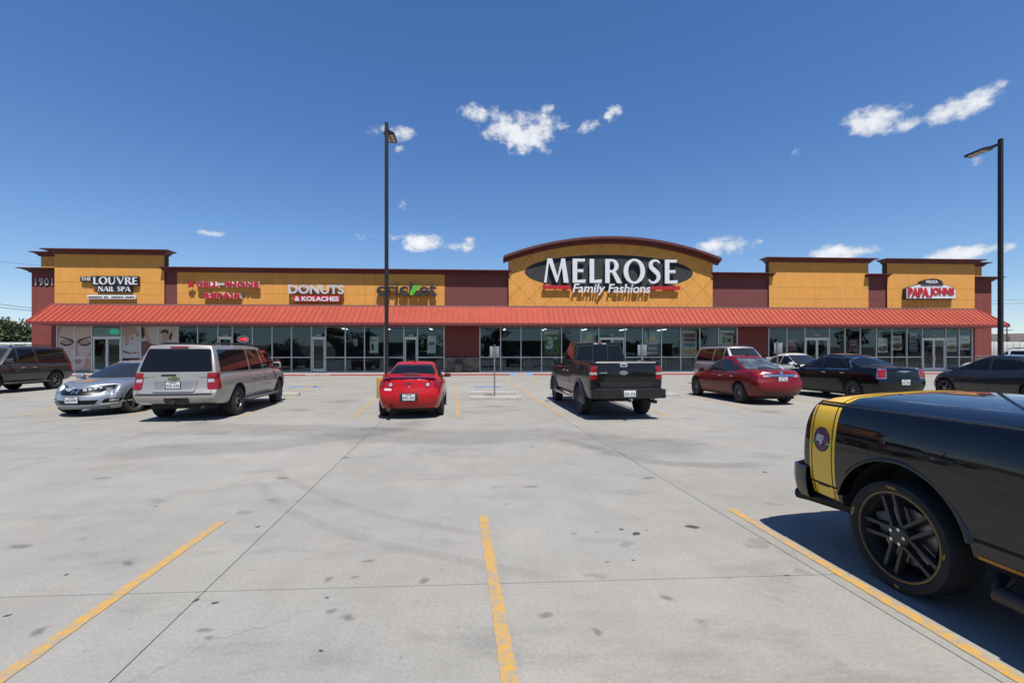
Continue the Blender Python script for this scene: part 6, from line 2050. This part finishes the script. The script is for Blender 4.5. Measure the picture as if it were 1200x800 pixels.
# raised ridges of the cover
# band on the sides
ba, bb = x0 + .22, x0 + .50
SX0, SX1 = ba, bb


def band(xa, xb, m, off, name='yellow_band', z0=.30, z1=1.262):
    return [c.patch(name, [(xa, z0), (xa, z1), (xb, z1), (xb, z0)], m, 'side', sd, off, 0, .035) for sd in (1, -1)]


band(ba, bb, P_BAND, .0022)
M_PIN = mat('black_pinstripe', (.01, .01, .01), .35)
band(ba + .025, ba + .034, M_PIN, .0040, 'pinstripe'); band(bb - .034, bb - .025, M_PIN, .0040, 'pinstripe')
# band across the cover
c.bvh = lbvh
for (xa, xb, m, off, nm) in ((ba, bb, P_BAND, .005, 'yellow_band'), (ba + .025, ba + .034, M_PIN, .0085, 'pinstripe'), (bb - .034, bb - .025, M_PIN, .0085, 'pinstripe')):
    sw = lambda x, y: x
    c.patch(nm, [(xa, -.874), (xb, -.874), (xb, .874), (xa + .0, .874)], m, 'top', 1, off, 0, .03, depth=.001)
c.bvh = full
# round emblem: plain purple disc with pale streaks
mx, mz = (ba + bb) / 2, .955
M_PUR = mat('purple_emblem', (.075, .012, .10), .35, coat=.6); M_PW = mat('emblem_white', (.7, .7, .72), .4); M_PG = mat('emblem_lime', (.35, .50, .06), .4)
for sd in (1, -1):
    o = c.patch('emblem', [(mx + .088 * math.cos(k * math.pi / 14), mz + .105 * math.sin(k * math.pi / 14)) for k in range(28)], M_TRIM, 'side', sd, .0050, 0, .04)
    c.patch('emblem_disc', [(mx + .080 * math.cos(k * math.pi / 14), mz + .097 * math.sin(k * math.pi / 14)) for k in range(28)], M_PUR, 'side', sd, .0064, 0, .04, parent=o)
    for i, (a, b_, l, m2) in enumerate(((-.055, .035, .085, M_PW), (-.06, .015, .09, M_PW), (-.06, -.005, .08, M_PW), (-.125, -.028, .06, M_PG), (.05, -.028, .07, M_PG), (-.035, -.03, .07, M_TRIM), (-.02, -.028, .035, M_PW))):
        c.patch('emblem_streak', [(mx + a, mz + b_ - .009), (mx + a + .012, mz + b_ + .007), (mx + a + l, mz + b_ - .004), (mx + a + l - .012, mz + b_ - .018)], m2, 'side', sd, .0076 + .0003 * i, 0, .03, parent=o)
    o = c.patch('small_badge', [(mx - .06, .555), (mx - .06, .578), (mx + .06, .578), (mx + .06, .555)], mat('dark_red_badge', (.16, .02, .01), .4), 'side', sd, .005, 0, .03)
# wheel-arch lips
for a in c.ax:
    for sd in (-1, 1):
        bm = bmesh.new(); pr = None
        for k in range(37):
            an = R(13 + 154 * k / 36); rr = S['arch']
            ring = [bm.verts.new((a + (rr + dr) * math.cos(an), sd * (hw + dy), S['archz'] + (rr + dr) * math.sin(an))) for (dr, dy) in ((-.004, -.10), (-.005, -.012), (-.001, .001), (.010, .003), (.028, -.004), (.040, -.02))]
            if pr:
                for i in range(5): bm.faces.new((pr[i], ring[i], ring[i + 1], pr[i + 1]))
            pr = ring
        bm_obj('arch_lip', bm, P_RAM, c.root, smooth=60)
# orange sill line and lower groove
M_SILL = mat('orange_pinstripe', (.50, .22, .02), .4)
c.seam([(-1.02, .462), (.5, .462)], wd=.022, m=M_SILL, name='sill_pinstripe', off=.004)
c.seam([(-1.03, .565), (1.0, .565)], wd=.02, off=.004); c.seam([(x0 + .06, .575), (x0 + .52, .575)], wd=.014, off=.006)
c.seam([(x0 + .055, 1.255), (-.62, 1.262)], wd=.008)
for sd in (-1, 1):
    tube('side_step', [(-.95, sd * (hw - .12), .36), (-.9, sd * (hw - .02), .30), (1.0, sd * (hw - .02), .30), (1.05, sd * (hw - .12), .36)], .05, mat('dark_step', (.02, .02, .021), .4), c.root, 10)
# rear bumper, wraps the corner
bm = bmesh.new()
out = []
for (xx, yy) in ((x0 + .20, -1.0), (x0 + .08, -1.0), (x0 + .0, -.955), (x0 - .09, -.78), (x0 - .17, -.4), (x0 - .17, .4), (x0 - .09, .78), (x0 + .0, .955), (x0 + .08, 1.0), (x0 + .20, 1.0)): out.append((xx, yy))
prof = [(-.0, .675), (.0, .64), (.004, .59), (-.004, .52), (-.03, .45), (-.06, .41)]
pr = None
for (ins, z) in [(.05, .683)] + [(-a, z) for a, z in prof] + [(.12, .41)]:
    ring = []
    for (xx, yy) in out:
        v = Vector((x0 + .3 - xx, -yy, 0)); L_ = v.length; k = ins / L_
        ring.append(bm.verts.new((xx + (x0 + .3 - xx) * k * 1.0, yy * (1 - ins / 1.0 * .5), z)))
    if pr:
        for i in range(len(ring) - 1): bm.faces.new((pr[i], pr[i + 1], ring[i + 1], ring[i]))
    pr = ring
bp = bm_obj('rear_bumper', bm, mat('satin_black_bumper', (.012, .012, .013), .33, coat=.4), c.root, smooth=55)
box('bumper_gap', (x0 + .005, 0, .55), (.03, 1.86, .22), M_UNDER, bp, .005)
for sd in (-1, 1): tube('exhaust_tip', [(x0 + .45, sd * .82, .40), (x0 + .12, sd * .90, .40), (x0 + .02, sd * .93, .395)], .05, mat('dark_exhaust', (.02, .02, .02), .4, .5), c.root, 14)
box('inner_valance', (x0 + .30, 0, .42), (.5, 1.75, .12), M_UNDER, c.root, .02)
# tail lamps and tailgate on the rear face
c.panel('tail_lamp', [(-.20, .84), (-.19, 1.16), (-.07, 1.14), (-.06, .84)], M_TAIL, 'corner', off=.006, r=.02, step=.03)
c.panel('tailgate', [(-.77, .80), (-.77, 1.225), (.77, 1.225), (.77, .80)], P_RAM, 'rear', both=False, off=.012, step=.15)
c.panel('tailgate_handle', [(-.12, 1.10), (-.12, 1.17), (.12, 1.17), (.12, 1.10)], M_TRIM, 'rear', both=False, off=.03)
# cab fittings (outside the photograph, seen only from other positions)
bz = S['belt_z']; zt = S['roof_z'] - .12
c.window('side_window', [(-.36, bz + .05), (-.30, zt), (.74, zt - .02), (1.18, bz + .06)]); c.window('windscreen', [(-.74, bz + .05), (-.62, zt + .03), (.62, zt + .03), (.74, bz + .05)], M_CLEAR, 'front')
c.window('rear_window', [(-.72, bz + .14), (-.62, zt), (.62, zt), (.72, bz + .14)], M_TINT, 'rear')
c.seam([(-.60, 1.24), (-.60, .5)], wd=.025); c.seam([(1.20, bz), (1.18, .5)]); c.seam([(-.42, bz + .02), (-.42, .5)]); c.on('door_handle', (-.22, 1.06), (.17, .05, .05), P_RAM); c.mirrors(1.12, hw - .05, bz + .14, P_RAM, (.14, .24, .2))
c.panel('headlamp', [(.58, .86), (.60, 1.06), (.88, 1.04), (.88, .86)], M_LENS, 'front', off=.01); c.panel('grille', [(-.5, .74), (-.52, 1.08), (.52, 1.08), (.5, .74)], M_TRIM, 'front', both=False, off=.008)
bm = bmesh.new(); bm_box(bm, (0, 0, .46), (x1 - x0 - .7, 1.0, .14)); bm_obj('chassis', bm, M_UNDER, c.root)
tube('rear_axle', [(-1.53, -.75, .388), (-1.53, .75, .388)], .08, M_UNDER, c.root)
# tyre markings: two short orange flashes
M_GOLD = mat('gold_pinstripe', (.42, .26, .06), .35, .5)
for wv in [o for o in c.root.children if o.name.startswith('wheel')]:
    hh = S['tw'] / 2
    bm = bmesh.new(); bm_lathe(bm, [(S['rim'] * 1.001, hh * .845), (S['rim'] * 1.003, hh * .872), (S['rim'] * .985, hh * .872)], 56); bm_obj('rim_pinstripe', bm, M_GOLD, wv, smooth=40)
    bm = bmesh.new(); bm_lathe(bm, [(.07, hh * .02), (.20, hh * .02), (.20, hh * .16), (.07, hh * .16)], 40); bm_obj('brake_disc', bm, mat('worn_steel', (.30, .29, .28), .35, .9), wv, smooth=40)
    box('brake_caliper', (.15, hh * .12, .09), (.10, .07, .17), mat('caliper_grey', (.10, .10, .10), .5), wv, .02)
    wv.rotation_euler.y = .35 if wv.location.y < 0 else -.35
    for a0 in (.42, .52, 1.75, 1.85, 3.4, 4.9):
        bm = bmesh.new(); row = []
        for k in range(6):
            an = a0 + .09 * k / 5; 
            for (rr, yy) in ((S['rim'] + (S['r'] - S['rim']) * .34, hh * 1.045), (S['rim'] + (S['r'] - S['rim']) * .56, hh * 1.062)):
                row.append(bm.verts.new((math.cos(an - .10 * (rr - .36) / .04) * rr, yy, math.sin(an - .10 * (rr - .36) / .04) * rr)))
        for k in range(5): bm.faces.new((row[2 * k], row[2 * k + 1], row[2 * k + 3], row[2 * k + 2]))
        bm_obj('sidewall_mark', bm, M_GOLD, wv)
th = 180 + 6.6
pc = gpt(1046, 691); dd = cam2w(math.cos(R(6.6)), math.sin(R(6.6)))
c.place(pc + dd * 1.0, th)
# ================================================================ lamp posts
M_POLE = mat('dark_bronze_pole', (.022, .021, .022), .45, .3, var=.08, vscale=1)
M_LED = mat('lamp_lens_unlit', (.62, .58, .50), .35)


def lamp_post(base, h, arm_dir, label, base_m):
    r = tag(empty('lamp_post', base), label, 'street lamp', 'car park lamp posts')
    bm = bmesh.new(); bm_lathe(bm, [(.0, 0), (.36, 0), (.36, .72), (.34, .76), (0, .76)], 24, 'z')
    bm_obj('concrete_base', bm, base_m, r, smooth=40)
    bm = bmesh.new()
    a, b_ = .065, .062
    vs = []
    for (z, q) in ((.76, a), (h, b_)): vs.append([bm.verts.new((x * q, y * q, z)) for x, y in ((-1, -1), (1, -1), (1, 1), (-1, 1))])
    for i in range(4): bm.faces.new((vs[0][i], vs[0][(i + 1) % 4], vs[1][(i + 1) % 4], vs[1][i]))
    bm.faces.new(vs[1]); bm.faces.new(vs[0][::-1])
    bmesh.ops.bevel(bm, geom=[e for e in bm.edges if abs(e.verts[0].co.z - e.verts[1].co.z) > 1], offset=.012, segments=2, affect='EDGES')
    p = bm_obj('pole', bm, M_POLE, r, smooth=40)
    box('base_plate', (0, 0, .775), (.26, .26, .025), M_POLE, r, .005)
    ang = math.atan2(arm_dir[1], arm_dir[0])
    rot = Matrix.Rotation(ang, 3, 'Z')
    # flat LED head tilted upward, made of a tapered slab with lenses beneath
    bm = bmesh.new()
    hd = [(.06, -.05, .0), (.26, -.06, .02), (.40, -.20, .04), (1.10, -.19, .13), (1.15, -.15, .14), (1.15, .15, .14), (1.10, .19, .13), (.40, .20, .04), (.26, .06, .02), (.06, .05, .0)]
    tilt = S_T
    up = [bm.verts.new(rot @ Vector((x, y, h - .18 + z * 0 + (x * tilt) + .035))) for x, y, z in hd]
    lo = [bm.verts.new(rot @ Vector((x, y, h - .18 + (x * tilt) - .035))) for x, y, z in hd]
    bm.faces.new(up); bm.faces.new(lo[::-1])
    for i in range(len(hd)): bm.faces.new((up[i], up[(i + 1) % len(hd)], lo[(i + 1) % len(hd)], lo[i]))
    hdo = bm_obj('lamp_head', bm, M_POLE, r)
    for i in range(3):
        for j in (-1, 1):
            bm = bmesh.new()
            xa, xb = .48 + i * .20, .65 + i * .20
            q = [bm.verts.new(rot @ Vector((x, y, h - .18 + x * tilt - .0375))) for x, y in ((xa, j * .02), (xb, j * .02), (xb, j * .15), (xa, j * .15))]
            bm.faces.new(q); bm_obj('lens', bm, M_LED, hdo)
    return r


S_T = -.02
M_BASEY = mat('yellow_painted_concrete', (.62, .36, .035), .7, var=.12, vscale=4)
b1 = gpt(453, 465.5)
h1 = 1.7 + (413 - 144) / F_PX * (906.6 / (465.5 - 413))
lamp_post((b1.x, b1.y, 0), h1, tuple(cam2w(-.06, 1.0).xy), 'tall dark lamp post on a yellow base beside the bright red coupe', M_BASEY)
zc = 17.6
b2 = cam2w((1172.5 - 600) / F_PX * zc, zc)
h2 = 1.7 + (413 - 163) / F_PX * zc
lamp_post((b2.x, b2.y, 0), h2, tuple(cam2w(-.14, 1.0).xy), 'tall dark lamp post standing in front of the red right-hand end wing', M_BASEY)

# ================================================================ sign posts and wheel stops
M_STEEL = mat('galvanised_steel', (.36, .37, .38), .45, .6, var=.1, vscale=6)
M_SBACK = mat('bare_sign_back', (.48, .50, .52), .4, .5, var=.06)
M_SFACE = mat('blue_sign_face', (.03, .14, .42), .4)


def sign_post(p, label, top=1.98):
    r = tag(empty('sign_post', p), label, 'sign post', 'accessible parking sign posts')
    tube('post', [(0, 0, 0), (0, 0, top)], .03, M_STEEL, r, 10)
    for (dx, rz) in ((-.10, .5), (.10, -.5)):
        rot = Matrix.Rotation(rz, 3, 'Z')
        o = box('sign_plate', (dx * .98, -.015, top - .26), (.19, .008, .44), M_SBACK, r, .003, rot)
        box('sign_face', (dx * .98, -.008, top - .26), (.18, .006, .42), M_SFACE, o, .002, rot)
    box('cap', (0, 0, top + .01), (.07, .07, .02), M_STEEL, r, .004)


p = gpt(579.5, 464.5); sign_post((p.x, p.y, .0), 'steel sign post with two plates behind the pair of wheel stops')
p = cam2w((752 - 600) / F_PX * 18.2, 18.2); sign_post((p.x, p.y, 0), 'steel sign post with two plates right of the black crew cab pickup', 2.05)
p = cam2w((911 - 600) / F_PX * 19.3, 19.3); sign_post((p.x, p.y, 0), 'steel sign post with two plates beside the white sedan', 2.15)
M_STOP = mat('wheel_stop_concrete', (.46, .44, .40), .9, var=.14, vscale=5, bump=.3, bscale=30)


def wheel_stop(px0, px1, py, label):
    a, b_ = gpt(px0, py), gpt(px1, py)
    c_ = (a + b_) / 2; L_ = (b_ - a).length
    bm = bmesh.new()
    pts = fillet([(-.075, 0), (-.06, .10), (-.04, .125), (.04, .125), (.06, .10), (.075, 0)], .015, 2)
    bm_prism(bm, pts, -L_ / 2, L_ / 2, 'x')
    o = bm_obj('wheel_stop', bm, M_STOP, None, (c_.x, c_.y, 0), smooth=40, rz=math.atan2(b_.y - a.y, b_.x - a.x))
    for k in (-1, 1):
        bm = bmesh.new(); bm_lathe(bm, [(.0, .128), (.018, .128), (.018, .12)], 8, 'z', (k * L_ * .35, 0, 0)); bm_obj('anchor_pin', bm, M_STEEL, o)
    tag(o, label, 'wheel stop', 'concrete wheel stops')


wheel_stop(550, 611, 468, 'concrete wheel stop in front of the lone sign post')
wheel_stop(549.5, 605, 461.6, 'concrete wheel stop behind the lone sign post')
wheel_stop(300, 351, 463.5, 'concrete wheel stop at the nose of the champagne SUV')
wheel_stop(736, 795, 464, 'concrete wheel stop between the black crew cab pickup and the red sedan')
wheel_stop(645, 700, 463, 'concrete wheel stop hidden at the nose of the black crew cab pickup')

# ================================================================ trees
def leaf_mat(name, col):
    m = mat(name, col, .75, var=.35, vscale=1.6, world=True)
    return m


M_BARK = mat('grey_bark', (.10, .075, .055), .9, var=.2, vscale=5)
M_LEAVES = [leaf_mat('leaf_dark', (.035, .060, .018)), leaf_mat('leaf_mid', (.060, .090, .026)), leaf_mat('leaf_olive', (.085, .105, .035))]


def tree(x, y, h, rx, label, seed, n=1500, group=None, leaf=.16):
    rr = random.Random(seed)
    r = tag(empty('tree', (x, y, -.06)), label, 'tree', group)
    bm = bmesh.new()
    bm_tube(bm, [(0, 0, 0), (rr.uniform(-.1, .1), 0, h * .25), (rr.uniform(-.25, .25), rr.uniform(-.2, .2), h * .6)], [.035 * h, .028 * h, .012 * h], 8)
    clumps = []
    for k in range(16):
        a = rr.uniform(0, 2 * math.pi); q = rr.uniform(.25, .85)
        cpt = Vector((math.cos(a) * rx * q, math.sin(a) * rx * q, h * rr.uniform(.34, .86)))
        clumps.append((cpt, rx * rr.uniform(.25, .45)))
        bm_tube(bm, [(0, 0, h * rr.uniform(.2, .45)), cpt * .6 + Vector((0, 0, h * .12)), cpt], [.014 * h, .009 * h, .003 * h], 5)
    bm_obj('trunk', bm, M_BARK, r, smooth=60)
    vs, fs, mi = [], [], []
    for k in range(n):
        cpt, cr = clumps[rr.randrange(len(clumps))]
        d = Vector((rr.gauss(0, 1), rr.gauss(0, 1), rr.gauss(0, .8))).normalized() * cr * rr.uniform(.35, 1.05) ** .6
        p = cpt + d
        u = Vector((rr.gauss(0, 1), rr.gauss(0, 1), rr.gauss(0, 1))).normalized(); v_ = u.cross(Vector((rr.gauss(0, 1), rr.gauss(0, 1), rr.gauss(0, 1)))).normalized()
        L_ = leaf * rr.uniform(.7, 1.5); i = len(vs)
        vs += [p - u * L_, p + v_ * L_ * .5, p + u * L_, p - v_ * L_ * .5]; fs.append((i, i + 1, i + 2, i + 3)); mi.append(rr.choice((0, 0, 1, 1, 2)))
    me = bpy.data.meshes.new('crown'); me.from_pydata(vs, [], fs)
    for m in M_LEAVES: me.materials.append(m)
    me.polygons.foreach_set('material_index', mi)
    link('crown', me, r)


k = 0
for (px, zc_, h, rx) in [(-52, 62, 6.6, 3.6), (-18, 60, 6.4, 3.4), (3, 60, 6.2, 3.0), (14, 64, 6.0, 3.2), (26, 66, 6.5, 3.4), (39, 63, 5.7, 2.8), (60, 68, 6.0, 3.2)]:
    p = cam2w((px - 600) / F_PX * zc_, zc_)
    tree(p.x, p.y, h * (.96 + .07 * (k % 2)), rx, 'leafy green tree in the row standing beyond the left end of the building', 20 + k, 2600, 'trees beyond the left end', .20); k += 1
# trees and low buildings across the street behind the camera; the shop windows mirror them
for k in range(26):
    tree(-150 + k * 12 + 4 * math.sin(k * 2.3), -46 - 5 * (k % 3), 5.0 + 4.0 * ((k * 7) % 4) / 3, 3.2 + .9 * (k % 3), 'leafy tree across the street facing the shop fronts', 60 + k, 700, 'trees across the street', .36)
M_SHED = mat('street_building_wall', (.20, .17, .14), .85, var=.1, vscale=.5)
for (x, wd, h) in ((-34, 22, 4.4), (12, 26, 5.0), (48, 18, 4.2)):
    r = tag(empty('street_building', (x, -72, -.06)), {-34: 'low brown building across the street, widest gap to its right', 12: 'longest low brown building across the street', 48: 'smallest low brown building across the street'}[x], 'building')
    boxr('wall', -wd / 2, wd / 2, -6, 6, 0, h, M_SHED, r); boxr('roof', -wd / 2 - .4, wd / 2 + .4, -6.4, 6.4, h + .003, h + .35, mat('street_roof', (.09, .08, .075), .8), r)
    for q in range(5):
        cx_ = -wd / 2 + (q + .5) * wd / 5; boxr('window', cx_ - 1, cx_ + 1, 6.0, 6.06, 1.0, 2.6, M_TINT, r)
    boxr('door', -.6, .6, 6.0, 6.08, 0, 2.2, M_TRIM, r)

# ================================================================ far things at both ends
M_TRAIL = mat('white_trailer_skin', (.66, .66, .63), .5, var=.06, vscale=1)


def trailer(px, zc_, ln, h0, h1, label, wd=2.6, rot=0.0):
    p = cam2w((px - 600) / F_PX * zc_, zc_)
    r = tag(empty('box_trailer', (p.x, p.y, -.06), rot), label, 'trailer')
    box('box', (0, 0, (h0 + h1) / 2), (ln, wd, h1 - h0), M_TRAIL, r, .06)
    n = int(ln / 1.2)
    for k in range(n + 1): box('rib', (-ln / 2 + .1 + k * (ln - .2) / n, -wd / 2 - .01, (h0 + h1) / 2), (.06, .03, h1 - h0 - .2), M_STEEL, r)
    box('rear_door', (ln / 2 + .02, 0, (h0 + h1) / 2), (.05, wd - .2, h1 - h0 - .15), M_STEEL, r, .01)
    box('chassis', (0, 0, h0 - .12), (ln * .96, 1.1, .2), M_UNDER, r)
    for k in (-1.0, 0.3):
        for sd in (-1, 1):
            bm = bmesh.new(); bm_lathe(bm, [(.02, sd * .12), (.3, sd * .14), (.48, sd * .13), (.5, 0), (.48, -sd * .13), (.02, -sd * .12)], 20, 'y', (ln * .28 + k, sd * (wd / 2 - .2), .5)); bm_obj('tyre', bm, M_TYRE, r, smooth=40)
    for sd in (-1, 1): tube('landing_leg', [(-ln * .3, sd * .8, 0), (-ln * .3, sd * .8, h0 - .1)], .07, M_UNDER, r, 6)


trailer(14, 44, 12.5, 1.0, 2.72, 'long white box trailer parked beyond the brown SUV')
trailer(1195, 78, 16, 1.25, 3.55, 'long pale box trailer parked beyond the right end of the building', rot=.05)
trailer(1182, 100, 13, 1.2, 3.5, 'smaller pale box trailer farther off beyond the red end wing', rot=-.04)
# scrub on the rise beyond
M_HILL = mat('brown_rise', (.13, .10, .075), .95, var=.3, vscale=.03, world=True)
bm = bmesh.new()
rr = random.Random(8)
prev = None
for k in range(73):
    a = 2 * math.pi * k / 72
    row = []
    for (rad, z) in ((330, -.1), (420, 8.0), (520, 15.5), (700, 16.0), (900, -.1)):
        row.append(bm.verts.new((math.cos(a) * rad, 10 + math.sin(a) * rad, z * (1 + .12 * math.sin(3 * a + 1) + .06 * math.sin(11 * a)) * (1 if math.sin(a) > -.15 else .55) if z > 0 else z)))
    if prev:
        for i in range(4): bm.faces.new((prev[i], row[i], row[i + 1], prev[i + 1]))
    prev = row
tag(bm_obj('hills', bm, M_HILL, smooth=60), kind='structure')
bushes = []
for k in range(10):
    p = cam2w((1160 + k * 9 - 600) / F_PX * 112, 112)
    tree(p.x, p.y, 3.6 + (k * 5 % 3) * .5, 2.4, 'dusty shrub in the row beyond the pale trailers at the right end', 90 + k, 420, 'shrubs beyond the right end', .3)
# utility poles and wires
M_WOOD = mat('weathered_pole_wood', (.09, .07, .055), .9)


def utility_pole(px, zc_, h, label):
    p = cam2w((px - 600) / F_PX * zc_, zc_)
    r = tag(empty('utility_pole', (p.x, p.y, -.06)), label, 'utility pole')
    tube('pole', [(0, 0, 0), (0, 0, h)], [.16, .11], M_WOOD, r, 10)
    box('crossarm', (0, -.1, h - .7), (2.4, .1, .12), M_WOOD, r); box('crossarm', (0, -.1, h - 1.9), (1.8, .1, .1), M_WOOD, r)
    for x in (-1.1, -.5, .5, 1.1): tube('insulator', [(x, -.1, h - .64), (x, -.1, h - .45)], .045, M_LENS, r, 6)
    tube('transformer', [(.25, -.35, h - 3.2), (.25, -.35, h - 2.2)], .24, M_STEEL, r, 12)
    return Vector((p.x, p.y, h))


A1 = utility_pole(1180, 105, 7.6, 'wooden utility pole beyond the right-hand lamp post')
A2 = utility_pole(-160, 60, 9.2, 'wooden utility pole beyond the left edge of the lot')
A3 = cam2w((120 - 600) / F_PX * 95, 95)
M_WIRE = mat('black_wire', (.012, .012, .012), .7)
for i, (ya, yb) in enumerate(((351.5, 360.5), (356.0, 363.2), (303, 309))):
    pa, pb = px_dir(-60, ya - 5) * 58, px_dir(70, yb + 3) * 72
    pts = []
    for k in range(9):
        t = k / 8; q = pa.lerp(pb, t) + Vector((0, 0, CAM_H)); q.z -= .25 * 4 * t * (1 - t); pts.append(q)
    o = tube('overhead_wire', pts, .032 if i < 2 else .018, M_WIRE, None, 5)
    tag(o, 'thin black overhead wire running past the left end of the building', 'wire', 'overhead wires')
for i in range(2):
    pa, pb = px_dir(1150, 352 + i * 4) * 115, px_dir(1290, 345 + i * 5) * 95
    pts = [pa.lerp(pb, k / 6) + Vector((0, 0, CAM_H - .3 * 4 * (k / 6) * (1 - k / 6))) for k in range(7)]
    tag(tube('overhead_wire', pts, .03, M_WIRE, None, 5), 'thin black overhead wire beyond the right-hand lamp post', 'wire', 'overhead wires on the right')
